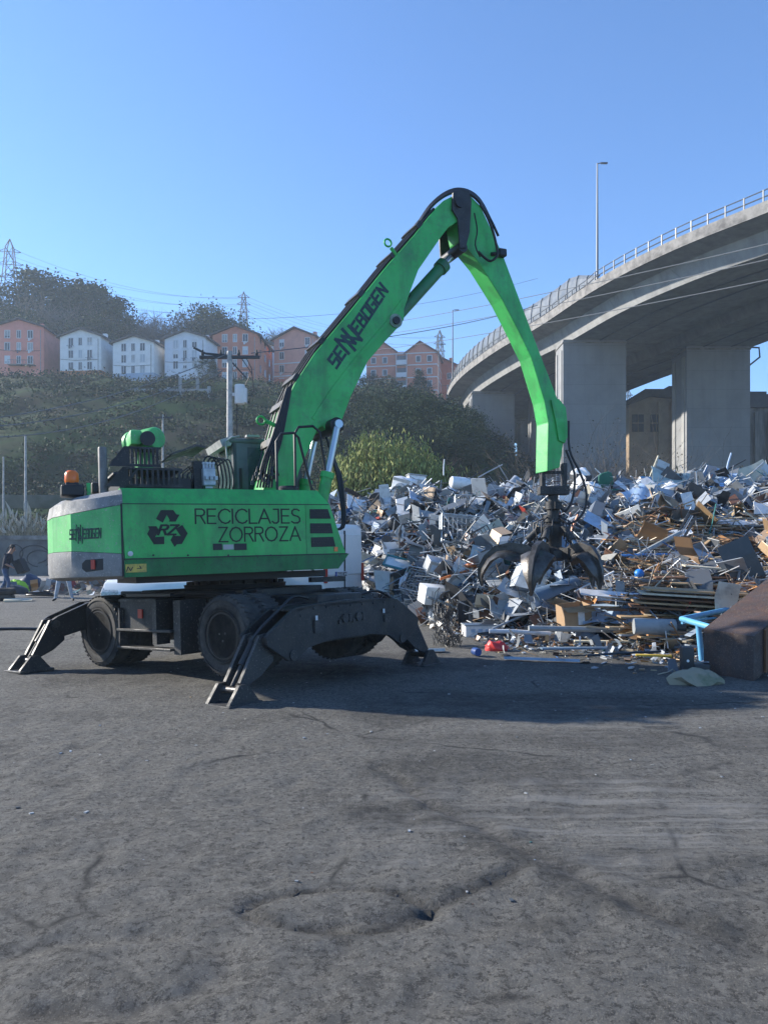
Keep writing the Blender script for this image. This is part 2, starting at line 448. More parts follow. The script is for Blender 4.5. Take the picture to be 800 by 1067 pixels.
mk = np.stack([dark_mask, drag, wet, np.ones_like(dark_mask)], -1).reshape(-1)
at = g.data.attributes.new('marks', 'FLOAT_COLOR', 'POINT'); at.data.foreach_set('color', mk.astype(np.float32))

# hillside behind the yard
def hill_z(X, Y):
    zt = 31.2-.02*(X+60)+fbm(X*.03, Y*.02+5, 3)*2-1
    g_ = 1-sst(0, 46, X-(Y-120)*.12)
    base = zt*sst(46, 142, Y)**.9
    rid = 19*sst(158, 212, Y)*(1-sst(-75, 5, X))+3*sst(165, 215, Y)
    far = -38*sst(250, 420, Y)
    return (base+rid)*(.05+.95*g_)+(fbm(X*.12, Y*.12, 4)-.5)*4*sst(48, 70, Y)*(.1+.9*g_)-.4*(1-sst(50, 60, Y))-.05+far
hm = mat('hill_turf', (.016, .046, .010), (.020, .022, .013), scale=.07, rough=.95, bump=.8, bscale=2.5, lo=.42, hi=.58, spec=.1)
hx = np.concatenate([np.arange(-320, -110, 8), np.arange(-110, 70, 2.0), np.arange(70, 330, 8)])
hy = np.concatenate([np.arange(47, 170, 2.0), np.arange(170, 430, 6)])
hl, _, _ = grid_mesh('hillside', hx, hy, hill_z, hm); tag(hl, kind='structure')
def onhill(px, py):
    u = (px-400)/800; v = -(py-570)/800; y = 52.0
    while y < 200:
        if CAMZ+v*y <= float(hill_z(np.array([[u*y]]), np.array([[y]]))[0, 0]): break
        y += .5
    return Vector((u*y, y, CAMZ+v*y))
def HZ(x, y): return float(hill_z(np.array([[x]], float), np.array([[y]], float))[0, 0])

# ------------------------------------------------------------------ material handler
GREEN = worn('green_paint', (.034, .40, .082), (.04, .17, .06), (.12, .15, .11), rough=.42)
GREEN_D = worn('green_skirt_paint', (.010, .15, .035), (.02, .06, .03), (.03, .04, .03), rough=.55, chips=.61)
GREENR = worn('green_rear_paint', (.08, .44, .12), (.07, .20, .09), (.30, .32, .28), rough=.5, chips=.61)
GREY = worn('grey_paint', (.20, .20, .20), (.09, .088, .085), (.42, .41, .38), rough=.6, chips=.60)
DARK = worn('dark_steel', (.008, .009, .011), (.028, .026, .023), (.09, .08, .07), rough=.5, chips=.61, bump=.2)
DARKD = worn('dusty_dark_steel', (.018, .019, .021), (.06, .055, .049), (.16, .15, .135), rough=.55, chips=.60, bump=.2)
BLACK = mat('black_paint', (.008, .008, .01), rough=.5)
HOSE = mat('rubber_hose', (.012, .013, .016), rough=.5)
TYRE = mat('tyre_rubber', (.026, .025, .025), (.075, .07, .063), scale=5, rough=.85, lo=.4, hi=.65, bump=.3, bscale=40)
CHROME = mat('bright_rod', (.42, .45, .48), rough=.3, metal=.8)
STEEL = mat('worn_steel', (.10, .096, .092), (.045, .038, .033), scale=7, rough=.42, metal=.55, lo=.4, hi=.65, bump=.15, bscale=40)
GLASS = mat('tinted_glass', (.02, .045, .05), rough=.08, spec=.8)
ORANGE = mat('orange_lens', (.75, .16, .02), rough=.25)
REDL = mat('red_lens', (.42, .03, .02), rough=.3)
GREYL = mat('light_grey_trim', (.38, .38, .37), (.24, .24, .24), scale=6, rough=.5)
WHITE = mat('white_paint', (.66, .67, .68), (.52, .53, .54), scale=3, rough=.4, lo=.5, hi=.7)
YEL = mat('yellow_sticker', (.55, .42, .08), (.35, .27, .08), scale=20, rough=.6)
MC = Vector((-2.09, 11.0, 0)); CH = R(-38); TI = R(-2.5)
mh = empty('material_handler', MC, (0, TI, CH))
tag(mh, 'green wheeled scrap handler with raised boom and hanging claw grab', 'material handler')
MR = Matrix.Rotation(CH, 4, 'Z') @ Matrix.Rotation(TI, 4, 'Y')
HT = Matrix.Rotation(R(63.5), 4, 'Z')
def loc_at(F, px, py, ax, v):
    """the point of the machine's plane (axis ax at value v) that is seen at photo pixel px, py"""
    Fi = F.to_3x3().inverted()
    d = Fi @ Vector(((px-400)/800, 1, -(py-570)/800)); o = Fi @ (Vector((0, 0, CAMZ))-MC)
    return o+d*((v-o[ax])/d[ax])
def H2(px, py, y=-1.45):
    p = loc_at(MR @ HT, px, py, 1, y); return (p.x, p.z)
def H3(px, py, y):
    return loc_at(MR @ HT, px, py, 1, y)
def M3(px, py, ax, v): return loc_at(MR, px, py, ax, v)
# undercarriage
b = MB(); b.box((-1.75, -.42, .62), (2.0, .42, 1.02), b=.02)
b.box((-1.2, -.75, .78), (1.0, .75, 1.12), b=.02)
b.prism([(1.0,.9),(2.02,.72),(2.02,.60),(1.0,.62)], -.62, .62, 'xz')
b.build('chassis', DARK, mh)
b = MB(); b.lathe([(.7,1.10),(.72,1.18),(.6,1.18),(.6,1.26),(.74,1.26),(.74,1.34)], n=40)
for k in range(24):
    a = 2*math.pi*k/24; b.cbox((.66*math.cos(a), .66*math.sin(a), 1.2), (.04,.04,.05))
b.build('slewing_ring', BLACK, mh, smooth=40)
for s, nm in ((-1, 1), (1, 1)):
    b = MB(); b.cbox((-.62, s*.95, .80), (.86, .5, .46), b=.02)
    tb = b.build('tool_box', DARK, mh)
    if s < 0:
        c = MB(); c.cbox((-.55, -1.212, .82), (.09,.02,.12)); c.build('reflector', REDL, tb)
        c = MB(); c.cbox((-.62, -1.215, 1.0), (.84,.02,.03)); c.cbox((-.95, -1.215, .72), (.02,.02,.3)); c.build('edge_trim', DARKD, tb)
b = MB()
b.box((-.22,-1.26,.42),(-.13,-1.05,1.0)); b.box((.18,-1.22,.3),(.32,-.8,1.0))
for z in (.36, .60): b.cbox((-.42, -1.2, z), (1.2, .16, .035), b=.008)
b.box((-1.0,-1.26,.36),(-.97,-1.14,.9)); b.build('access_step', DARKD, mh)
for z, y in ((.95, -.95), (1.04, -.9)):
    pass
b = MB(); b.tube([(-1.1,-.9,1.06),(-.2,-1.0,1.09),(.5,-.9,1.05),(1.1,-.6,1.1)], .03); b.tube([(-.6,-1.15,1.06),(.3,-1.12,1.1),(.9,-.8,1.06)], .02)
b.box((-.9,-1.2,1.05),(.1,-.7,1.09)); b.build('hydraulic_line', HOSE, mh)
# axles
for x in (-1.48, 1.19):
    b = MB(); b.tube([(x,-.9,.57),(x,-.35,.57),(x,.35,.57),(x,.9,.57)], [.1,.16,.16,.1], 12); b.lathe([(.05,-.22),(.24,-.12),(.24,.12),(.05,.22)], (x,0,.57), 'y', 20)
    b.build('axle', DARK, mh, smooth=40)
def wheel(x, y, s, outer):
    t = MB()
    prof = [(.28,-.13),(.30,-.145),(.40,-.155),(.455,-.15),(.485,-.125),(.495,-.08),(.5,0),(.495,.08),(.485,.125),(.455,.15),(.40,.155),(.30,.145),(.28,.13)]
    t.lathe(prof, (0,0,0), 'y', 56)
    for k in range(40):
        a = 2*math.pi*k/40
        for sg in (-1, 1):
            Tm = Matrix.Rotation(-a, 4, 'Y'); T2 = Tm @ Matrix.Translation((.489, sg*.075, 0)) @ Matrix.Rotation(sg*.45, 4, 'X')
            t.cbox((0,0,0), (.022,.13,.034), T2)
    for rr in (.34,.42): pass
    w_ = t.build('wheel', TYRE, mh, smooth=35, loc=(x, y, .57))
    r = MB(); r.smooth = True
    r.lathe([(.285,s*.14),(.29,s*.155),(.27,s*.155),(.255,s*.13),(.25,s*.06),(.235,s*.03),(.12,s*.0),(.12,-s*.02)], (0,0,0), 'y', 40)
    r.build('rim', BLACK, w_, smooth=35)
    if outer:
        h = MB(); h.lathe([(.13,s*.0),(.135,s*.10),(.12,s*.125),(.05,s*.13),(.0,s*.13)], (0,0,0), 'y', 28)
        h.build('hub', mat('hub_grey', (.36,.35,.34), (.2,.19,.18), scale=10, rough=.55), w_, smooth=35)
        n_ = MB()
        for k in range(3):
            a = 2*math.pi*k/3+.6; n_.lathe([(.016,s*.125),(.016,s*.15),(.0,s*.15)], (.06*math.cos(a),0,.06*math.sin(a)), 'y', 8)
        for k in range(10):
            a = 2*math.pi*k/10; n_.lathe([(.014,s*.01),(.014,s*.05),(.0,s*.05)], (.19*math.cos(a),0,.19*math.sin(a)), 'y', 6)
        n_.build('wheel_nut', GREYL, w_)
        # sidewall rings
        q = MB(); 
        for rr in (.315,.435):
            q.lathe([(rr-.006,s*.150),(rr-.004,s*.163),(rr+.004,s*.163),(rr+.006,s*.150)], (0,0,0), 'y', 48)
        q.build('sidewall_ring', TYRE, w_, smooth=35)
for x in (-1.48, 1.19):
    for s in (-1, 1):
        wheel(x, s*1.115, s, True); wheel(x, s*.78, s, False)
# outriggers: the front beam with its two drop legs
def leg(pts_lo, x0, x1, sgn, zfoot, rear):
    """hinged leg: pivot, foot point given as (y, z)"""
    (py, pz), (fy, fz) = pts_lo
    root = MB()
    d = Vector((fy-py, fz-pz)); L_ = d.length; d.normalize(); n_ = Vector((-d.y, d.x))
    if n_.y < 0: n_ = -n_
    P = lambda a, h: (py+d.x*a+n_.x*h, pz+d.y*a+n_.y*h)
    out = [P(-.08,.02), P(.0,.10), P(.1,.09), P(L_*.9,.055), P(L_*.92,-.03), P(L_*.55,-.17), P(.12,-.24), P(-.06,-.10)]
    for xa in (x0, x1-.045):
        root.prism(out, xa, xa+.045, 'yz')
    root.prism([P(.05,-.02),P(L_*.8,-.0),P(L_*.8,-.03),P(.2,-.15)], x0+.045, x1-.045, 'yz')
    o = root.build('outrigger_leg', DARKD if not rear else DARK, mh)
    c = MB(); c.lathe([(.055,x0-.03),(.055,x1+.03)], (0,py,pz), 'x', 16); c.lathe([(.04,x0-.04),(.04,x1+.04)], (0,fy,fz), 'x', 16); c.build('pivot_pin', STEEL, o, smooth=40)
    c = MB(); c.tube([((x0+x1)/2, *P(.05,.03)), ((x0+x1)/2, *P(L_*.55,.03))], .05, 10); c.build('leg_cylinder', DARK, o, smooth=40)
    c = MB(); c.tube([((x0+x1)/2, *P(L_*.5,.03)), ((x0+x1)/2, *P(L_*.95,.02))], .026, 10); c.build('cylinder_rod', DARKD, o, smooth=40)
    f = MB(); xm = (x0+x1)/2
    f.box((xm-.23, fy-.24, zfoot), (xm+.23, fy+.24, zfoot+.035), b=.01)
    for xa in (x0-.055, x1+.01):
        f.prism([(fy-.22,zfoot+.03),(fy+.22,zfoot+.03),(fy+.06,fz+.07),(fy-.06,fz+.07)], xa, xa+.045, 'yz')
    f.build('foot_pad', DARKD, mh)
for s in (-1, 1):
    leg(((s*1.40, .56), (s*1.78, .05)), 1.80, 2.08, s, -.115, False)
    leg(((s*1.72, .70), (s*2.05, .22)), -2.05, -1.82, s, .075, True)
b = MB(); arch = [(-1.44,.50),(-1.46,.60),(-1.38,.66),(-.98,.90),(-.6,.93),(0,.95),(.6,.93),(.98,.90),(1.38,.66),(1.46,.60),(1.44,.50),(1.12,.30),(1.02,.28),(.78,.42),(.4,.47),(-.4,.47),(-.78,.42),(-1.02,.28),(-1.12,.30)]
b.prism(arch, 2.10, 2.16, 'yz', b=.006); b.prism(arch, 1.70, 1.75, 'yz')
b.prism([(-.98,.88),(-.6,.915),(.6,.915),(.98,.88),(.98,.86),(.6,.89),(-.6,.89),(-.98,.86)], 1.7, 2.16, 'yz')
b.prism([(-.7,.45),(.7,.45),(.7,.8),(-.7,.8)], 1.75, 2.10, 'yz')
bo = b.build('front_outrigger_beam', DARK, mh)
for y in (-1.05, 1.05): b = MB(); b.lathe([(.06,2.15),(.06,2.18),(.03,2.18)], (0,y,.36), 'x', 14); b.build('beam_boss', DARKD, bo)
for y in (-.13, .13):
    b = MB(); b.lathe([(.055,2.16),(.055,2.19),(.02,2.19)], (0,y,.72), 'x', 14); b.build('tow_boss', DARKD, bo)
    for dy, z, d in ((.10,.72,(.03,.05,.10)),(-.10,.68,(.03,.04,.05))): b = MB(); b.cbox((2.17,y+dy,z), d); b.build('tow_lug', DARKD, bo)
for y, z, d in ((-.62,.66,(.03,.14,.16)),(.72,.66,(.03,.12,.1))): b = MB(); b.cbox((2.17,y,z), d); b.build('beam_bracket', DARKD, bo)
for s in (-1, 1):
    b = MB(); b.hose([(1.9,s*.5,.98),(1.95,s*.8,1.02),(2.0,s*1.1,.88),(2.0,s*1.38,.70),(1.95,s*1.5,.55)], .018); b.build('leg_hose', HOSE, mh, smooth=60)
for k in range(9):
    b = MB(); y = -.9+.225*k; b.lathe([(.016,2.16),(.016,2.172),(.0,2.174)], (0,y,.875 if abs(y) < .7 else .80), 'x', 6); b.build('bolt', DARKD, bo)
b = MB()
for y in (-.66, .64): b.cbox((2.185, y, .76), (.006,.035,.055))
b.build('label_plate', WHITE, bo)
# rear beam and its sloping arms
b = MB(); ra = [(-1.78,.62),(-1.8,.74),(-1.7,.80),(-1.20,.98),(-.7,1.0),(.7,1.0),(1.20,.98),(1.7,.80),(1.8,.74),(1.78,.62),(1.6,.52),(1.15,.62),(.7,.6),(-.7,.6),(-1.15,.62),(-1.6,.52)]
b.prism(ra, -1.86, -1.80, 'yz'); b.prism(ra, -2.10, -2.06, 'yz')
b.prism([(-1.15,.95),(1.15,.95),(1.15,.97),(-1.15,.97)], -2.06, -1.86, 'yz'); b.build('rear_outrigger_beam', DARK, mh)

# upper carriage
Z0, ZS, ZT, ZC = 1.34, 1.54, 2.19, 2.39
def hb(): return MB(HT)
b = hb(); b.prism([(-1.68,ZS),(1.12,ZS),(.91,ZT),(-1.70,ZT)], -1.45, 1.45, 'xz'); b.build('side_panel', GREEN, mh)
b = hb()
b.prism([(-1.45,ZT),(-1.30,ZC),(1.30,ZC),(1.45,ZT)], -1.70, .0, 'yz')
b.prism([(-1.45,ZT),(-1.30,ZC),(1.30,ZC),(1.45,ZT)], .0, .02, 'yz')
b.add([(.02,-1.45,ZT),(.91,-1.45,ZT),(.80,-1.30,ZC),(.02,-1.30,ZC),(.02,-.55,ZT),(.91,-.55,ZT),(.8,-.55,ZC),(.02,-.55,ZC)], [(0,1,2,3),(1,5,6,2),(3,2,6,7),(4,5,1,0),(7,6,5,4)])
b.build('hood', GREEN, mh)
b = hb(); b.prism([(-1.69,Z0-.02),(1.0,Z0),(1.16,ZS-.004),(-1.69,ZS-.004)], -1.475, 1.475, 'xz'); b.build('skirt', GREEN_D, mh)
b = hb(); b.box((-1.5,-1.0,1.24),(1.0,1.0,1.33)); b.build('turntable_frame', BLACK, mh)
b = hb()
for (p, q) in (((-1.69,ZS+.003),(1.13,ZS+.003)),):
    b.box((p[0],-1.481,ZS-.012),(q[0],-1.4,ZS+.002))
b.box((-1.705,-1.453,ZT-.008),(.9,-1.44,ZT+.003)); b.box((-1.715,-1.456,1.33),(-1.695,-1.2,ZT)); b.build('panel_gap', BLACK, mh)
for i, px in enumerate((160, 196, 238, 282, 316)):
    q = H2(px, 580.3); b = hb(); b.lathe([(.012,-1.452),(.012,-1.462),(.0,-1.464)], (q[0],0,q[1]+.02), 'y', 8); b.build('panel_screw', DARKD, mh)
b = hb(); q = H2(318,527); b.box((q[0],-1.4535,ZS+.005),(q[0]+.004,-1.4505,ZT-.01)); b.build('panel_seam', GREEN_D, mh)
b = hb(); q = H2(200,527); b.box((q[0]-.28,-1.4535,ZS+.005),(q[0]-.276,-1.4505,ZT-.01)) if 0 else b.box((q[0]+.2,-1.30,ZC-.001),(q[0]+.5,-1.0,ZC+.012)); b.build('hood_handle', GREEN_D, mh)
# front vents on the side
for (x0,y0,x1,y1,x2,y2,x3,y3) in ((322.5,530.5,341.5,530.5,344.5,540.5,322.8,540.5),(323,545.3,344.5,545.3,346.8,555.8,323.2,555.8),(324,560,347,559.3,349.5,569.5,324.3,570)):
    q = [H2(x0,y0), H2(x1,y1), H2(x2,y2), H2(x3,y3)]
    b = hb(); b.prism(q, -1.458, -1.452, 'xz'); vo = b.build('side_vent', BLACK, mh)
    c = hb(); 
    for k in range(1, 6):
        z = q[3][1]+(q[0][1]-q[3][1])*k/6; c.box((q[0][0]+.01,-1.466,z-.004),(q[1][0]-.005+.02*(1-k/6.),-1.455,z+.004))
    c.build('louvre', DARK, vo)
EX = HT.to_3x3() @ Vector((1,0,0)); EN = HT.to_3x3() @ Vector((0,-1,0)); EZ = Vector((0,0,1))
def HP(p, y=-1.45): return HT @ Vector((p[0], y, p[1]))
BROWN = mat('lettering_black', (.010, .012, .010), rough=.6)
b = MB()
p0, p1 = H2(204,545.5), H2(315,544.5); t0 = H2(204,530.5)
hh = t0[1]-p0[1]; sx = (p1[0]-p0[0])/wlen('RECICLAJES')
words(b, 'RECICLAJES', HP((p0[0], p0[1])), EX*sx, EZ*hh, EN, .10)
p2, p3 = H2(228.5,564.5), H2(315,564); sx2 = (p3[0]-p2[0])/wlen('ZORROZA')
words(b, 'ZORROZA', HP((p2[0], p2[1])), EX*sx2, EZ*hh, EN, .10)
b.build('lettering', BROWN, mh)
# recycling emblem with RZ
lc = Vector(H2(174.8, 551.5)); rad = (H2(196.5,550)[0]-H2(153.3,550)[0])/2
b = hb()
def arm(pts, a):
    ca, sa = math.cos(a), math.sin(a)
    return [(lc.x+(x*ca-y*sa)*rad, lc.y+(x*sa+y*ca)*rad) for x, y in pts]
TOPA = [(-.55,.50),(-.34,.92),(-.24,.97),(.30,.97),(.44,.74),(.60,.72),(.40,.42),(.10,.42),(.16,.50),(.02,.80),(-.20,.30)]
TOPA = [(-.54,.52),(-.30,.95),(.30,.95),(.44,.74),(.60,.72),(.40,.38),(.06,.38),(.12,.46),(-.02,.72),(-.22,.33)]
for k in range(3):
    pp = arm(TOPA, -2*math.pi*k/3); b.prism(pp, -1.4575, -1.4515, 'xz')
b.build('recycling_emblem', BROWN, mh)
b = MB(); O = HP((lc.x-rad*.46, lc.y-rad*.26)); words(b, 'RZ', O, EX*rad*.62, EZ*rad*.46, EN, .20, shear=.28, h=.010); b.build('emblem_initials', BROWN, mh)
for (a, c_) in (((222,566.5),(231.5,573)),((244,566.5),(257,573))):
    b = hb(); q, r_ = H2(*a), H2(*c_); b.box((q[0],-1.462,r_[1]),(r_[0],-1.445,q[1])); b.build('door_latch', BLACK, mh)
b = hb(); q, r_ = H2(232.5,567.5), H2(243.5,572.5); b.box((q[0],-1.458,r_[1]),(r_[0],-1.445,q[1])); b.build('type_plate', GREYL, mh)
b = hb(); q = H2(136,577); b.lathe([(.03,-1.45),(.03,-1.47),(.0,-1.475)], (q[0],0,q[1]), 'y', 16); b.build('side_bolt', WHITE, mh, smooth=40)
b = hb(); q, r_ = H2(131,588,-1.475), H2(153,596,-1.475); b.box((q[0],-1.480,r_[1]),(r_[0],-1.47,q[1])); yo = b.build('warning_sticker', YEL, mh)
b = MB(); ribbon(b, [(0,.5),(.45,.5),(.3,.9)], .12, HP((q[0]+.13, r_[1]+.01),-1.48), EX*.1, EZ*.07, EN, .003); ribbon(b, [(0,0),(.2,.9),(.5,.1),(.8,.8)], .12, HP((q[0]+.01, r_[1]+.015),-1.48), EX*.09, EZ*.06, EN, .003); b.build('sticker_print', BLACK, yo)
b = hb(); q, r_ = H2(348,570), H2(351.5,574.5); b.box((q[0],-1.465,r_[1]),(r_[0],-1.44,q[1])); b.build('side_reflector', ORANGE, mh)
# counterweight: grey shoulder, green band, grey base, following the tail's curve
TAIL = [(-1.69,-1.45),(-1.80,-1.43),(-2.24,-1.06),(-2.42,-.55),(-2.46,0),(-2.42,.55),(-2.24,1.06),(-1.80,1.43),(-1.69,1.45)]
def band(levels, m, name, sm=None):
    """levels: (z at near end, z at the tail, inset)"""
    bm = MB(HT); vs = []; n = len(TAIL)
    for zn, zt, ins in levels:
        for (x, y) in TAIL:
            k = min(1, max(0, (-1.69-x)/.62)); d = Vector((x+.9, y)); L_ = d.length; d = d/L_*(L_-ins)
            vs.append((min(d.x-.9, -1.69) if ins == 0 else min(d.x-.9, -1.69), d.y, zn+(zt-zn)*k))
    fs = []
    for l in range(len(levels)-1):
        for i in range(n-1): fs.append((l*n+i, l*n+i+1, (l+1)*n+i+1, (l+1)*n+i))
        fs.append((l*n, (l+1)*n, (l+1)*n+n-1, l*n+n-1))
    fs.append(tuple(range(n))); fs.append(tuple((len(levels)-1)*n+i for i in range(n)))
    bm.add(vs, fs); return bm.build(name, m, mh, smooth=sm)
band([(2.18,2.09,0),(2.30,2.24,.03),(2.37,2.30,.12),(2.39,2.33,.25)], GREY, 'counterweight_shoulder', 30)
cb = band([(1.60,1.66,.004),(2.175,2.085,.004)], GREENR, 'counterweight_band')
base = band([(1.30,1.30,.12),(1.34,1.34,.02),(1.40,1.40,0),(1.595,1.655,0)], GREY, 'counterweight_base', 30)
# lettering on the near rear facet
pa = Vector((-2.24,-1.06)); pb = Vector((-1.80,-1.43)); ex = (pb-pa).normalized(); nn = Vector((ex.y, -ex.x))
EX2 = HT.to_3x3() @ Vector((ex.x, ex.y, 0)); EN2 = HT.to_3x3() @ Vector((nn.x, nn.y, 0))
def facet_x(px):
    Fi = (MR @ HT).to_3x3().inverted(); d = Fi @ Vector(((px-400)/800, 1, 0)); o = Fi @ (Vector((0,0,CAMZ))-MC)
    t = ((pa.x-o.x)*nn.x+(pa.y-o.y)*nn.y)/(d.x*nn.x+d.y*nn.y); q = o+d*t; return (Vector((q.x,q.y))-pa).dot(ex)
def facet(xx, z, off=0): return HT @ Vector((pa.x+ex.x*xx+nn.x*off, pa.y+ex.y*xx+nn.y*off, z))
LT = mat('worn_lettering', (.03,.05,.045), (.05,.16,.08), scale=25, rough=.6, lo=.5, hi=.62)
def brandmark(b, O, ex_, ey_, nz, wd, big=1.9):
    """the maker's wordmark: SE, two tall interlocked N, EBOGEN"""
    x = words(b, 'se', O, ex_, ey_, nz, wd, .15)
    for k in (0, 1):
        o2 = O+ex_*(x+.62*k)+ey_*(-.30-.30*k+.12)
        for p in GL['n'][0]: ribbon(b, [(a*1.9+.15*c*1.5, c*1.65) for a, c in p], wd*1.15, o2, ex_, ey_, nz, .0045)
    words(b, 'ebogen', O+ex_*(x+1.95), ex_, ey_, nz, wd, .15)
x0, x1 = facet_x(78.5), facet_x(105)
b = MB(); s_ = (x1-x0+.10)/9.2; brandmark(b, facet(x0-.07, 1.80), EX2*s_, Vector((0,0,.105)), EN2, .2); b.build('counterweight_lettering', LT, cb)
# tail light pocket on the facet
x0, x1 = facet_x(85.5), facet_x(107.5)
b = MB(); 
q = [(x0,1.44),(x0,1.50),(x0+.05,1.545),(x1,1.55),(x1,1.42),(x0+.05,1.40)]
b.add([facet(a, z, .004) for a, z in q], [tuple(range(len(q)))]); b.build('light_pocket', BLACK, base)
b = MB(); xm = facet_x(97.5)
b.add([facet(xm+dx, z, o_) for o_ in (.005,.02) for dx, z in ((-.025,1.43),(.025,1.43),(.025,1.54),(-.025,1.54))], [(4,5,6,7),(0,1,5,4),(1,2,6,5),(2,3,7,6),(3,0,4,7)]); b.build('tail_light', REDL, base)
# rotating beacon, exhaust, grille, air cleaner and the rest of the deck equipment
def on(px, py, y): return H3(px, py, y)
p = on(75, 498, -.75)
b = hb(); b.cbox((p.x, p.y, 2.40), (.26,.3,.14), b=.02); b.cbox((p.x,p.y,2.48),(.14,.14,.05)); bk = b.build('beacon_bracket', BLACK, mh)
b = hb(); b.lathe([(.075,2.50),(.085,2.53),(.08,2.62),(.05,2.655),(.0,2.66)], (p.x,p.y,0), 'z', 20); b.build('beacon_lens', ORANGE, bk, smooth=50)
p = on(108, 508, -.8)
b = hb(); b.lathe([(.055,2.3),(.055,2.93),(.05,2.95),(.04,2.9)], (p.x,p.y,0), 'z', 20); b.build('exhaust_pipe', mat('exhaust_steel', (.13,.12,.11), (.2,.19,.18), scale=8, rough=.5), mh, smooth=40)
p = on(92.5, 505, -.8); b = hb(); b.cbox((p.x,p.y,2.42),(.05,.05,.16),b=.01); b.build('filler_neck', GREEN, mh)
p = on(99, 500, -.6); b = hb(); b.cbox((p.x+.05,p.y,2.45),(.2,.3,.14),b=.02); b.tube([(p.x+.1,p.y,2.5),(p.x+.22,p.y-.1,2.62),(p.x+.4,p.y,2.66)], .035); b.build('exhaust_guard', DARK, mh)
def grille(px0, px1, pyt, pyb, y, slots, name, slant=0):
    a = H2(px0, pyb, y); c_ = H2(px1, pyt, y); x0, x1, z0, z1 = a[0], c_[0], a[1], c_[1]
    g_ = hb(); n = slots; wd = (x1-x0)/n; z0 = max(z0, ZC-.01)
    g_.box((x0-.04,y,z0),(x1+.04,y+.025,z0+.035)); g_.box((x0-.04,y,z1-.03),(x1+.04,y+.025,z1))
    for i in range(n+1): g_.box((x0+i*wd-.014,y,z0+.036),(x0+i*wd+.014,y+.025,z1-.031))
    if slant: g_.prism([(x0-.30,z0),(x0-.03,z0),(x0-.03,z1),(x0-.10,z1)], y, y+.025, 'xz')
    g_.box((x0-.04,y+.03,z1-.02),(x1+.04,y+.9,z1-.002))
    return g_.build(name, DARK, mh), (x0,x1,z0,z1)
grille(137, 187, 488, 507, -.98, 9, 'engine_grille', 1)
b = hb(); q = [H2(122,507,-1.0),H2(141,487,-1.0),H2(178,488,-1.0),H2(194,507,-1.0)]; 
b.prism([(q[0][0],ZC),(q[0][0]+.24,q[1][1]-.01),(q[0][0]+.28,q[1][1]-.01),(q[0][0]+.06,ZC)], -1.0,-.985,'xz'); b.build('grille_brace', DARK, mh)
grille(138, 164, 466, 486, -.35, 6, 'upper_grille', 1)
b = hb(); b.box((-1.62,-.6,2.39),(-.72,.9,2.60)); b.build('engine_block', BLACK, mh)
# green air cleaner
p = on(150, 458, .1)
b = hb(); b.lathe([(.0,-.32),(.13,-.31),(.155,-.28),(.155,.22),(.17,.23),(.17,.28),(.0,.30)], (0,0,0), 'y', 26, T=Matrix.Translation((p.x,p.y,p.z-.02)) @ Matrix.Rotation(R(25),4,'Z')); b.cbox((p.x-.14,p.y-.1,p.z-.02),(.16,.4,.2),b=.03)
b.box((p.x-.1,p.y-.1,2.6),(p.x+.1,p.y+.2,p.z-.1)); b.build('air_cleaner', GREENR, mh, smooth=40)
p = on(154, 457, -.25); b = hb(); b.lathe([(.10,0),(.10,-.02),(.03,-.025)], (p.x,p.y,p.z), 'y', 20); b.build('air_cleaner_cap', BLACK, mh, smooth=40)
# raised flap, valve block and hoses in front of the cab
b = hb(); a = H2(178,473,-.5); c_ = H2(203,464,-.5)
b.prism([(a[0],a[1]),(c_[0],c_[1]),(c_[0]+.12,c_[1]-.02),(c_[0]+.12,c_[1]-.05),(c_[0],c_[1]-.03),(a[0],a[1]-.025)], -.6, .25, 'xz'); b.build('raised_flap', DARKD, mh)
x0 = H2(201,470,-.6)[0]; x1 = H2(211,470,-.6)[0]
b = hb(); b.box((x0,-.62,ZC),(x1,-.5,2.84),b=.01); b.box((x0-.3,-.5,ZC),(x1,.1,2.62)); b.build('pump_housing', DARK, mh)
x0 = H2(211,470,-.7)[0]; x1 = H2(224,470,-.7)[0]
b = hb(); b.box((x0,-.72,2.50),(x1,-.45,2.74),b=.015)
for i in range(4): b.lathe([(.022,2.74),(.022,2.80),(.03,2.80),(.03,2.83)], (x0+.03+i*.045,-.6,0), 'z', 10)
for i in range(3): b.cbox((x0+.04+.06*i,-.74,2.60),(.04,.05,.05))
b.cbox(((x0+x1)/2,-.62,2.45),(.1,.1,.12)); b.build('valve_block', mat('bare_aluminium', (.42,.45,.48),(.3,.32,.34),scale=12,rough=.4,metal=.3), mh)
b = hb()
for k in range(5):
    xx = x0+.02+.05*k; b.hose([(xx,-.6,2.78),(xx+.05,-.62,2.9-.02*k),(xx+.16,-.62,2.86),(xx+.22,-.6,2.6),(xx+.2,-.55,2.38)], .012)
for k in range(4):
    b.tube([(x0-.30+.05*k,-.55,2.45),(x0-.3+.06*k,-.6,2.66),(x0-.16+.04*k,-.58,2.76),(x0-.05,-.55,2.6)], .013, 6)
b.build('pump_hose', HOSE, mh, smooth=60)
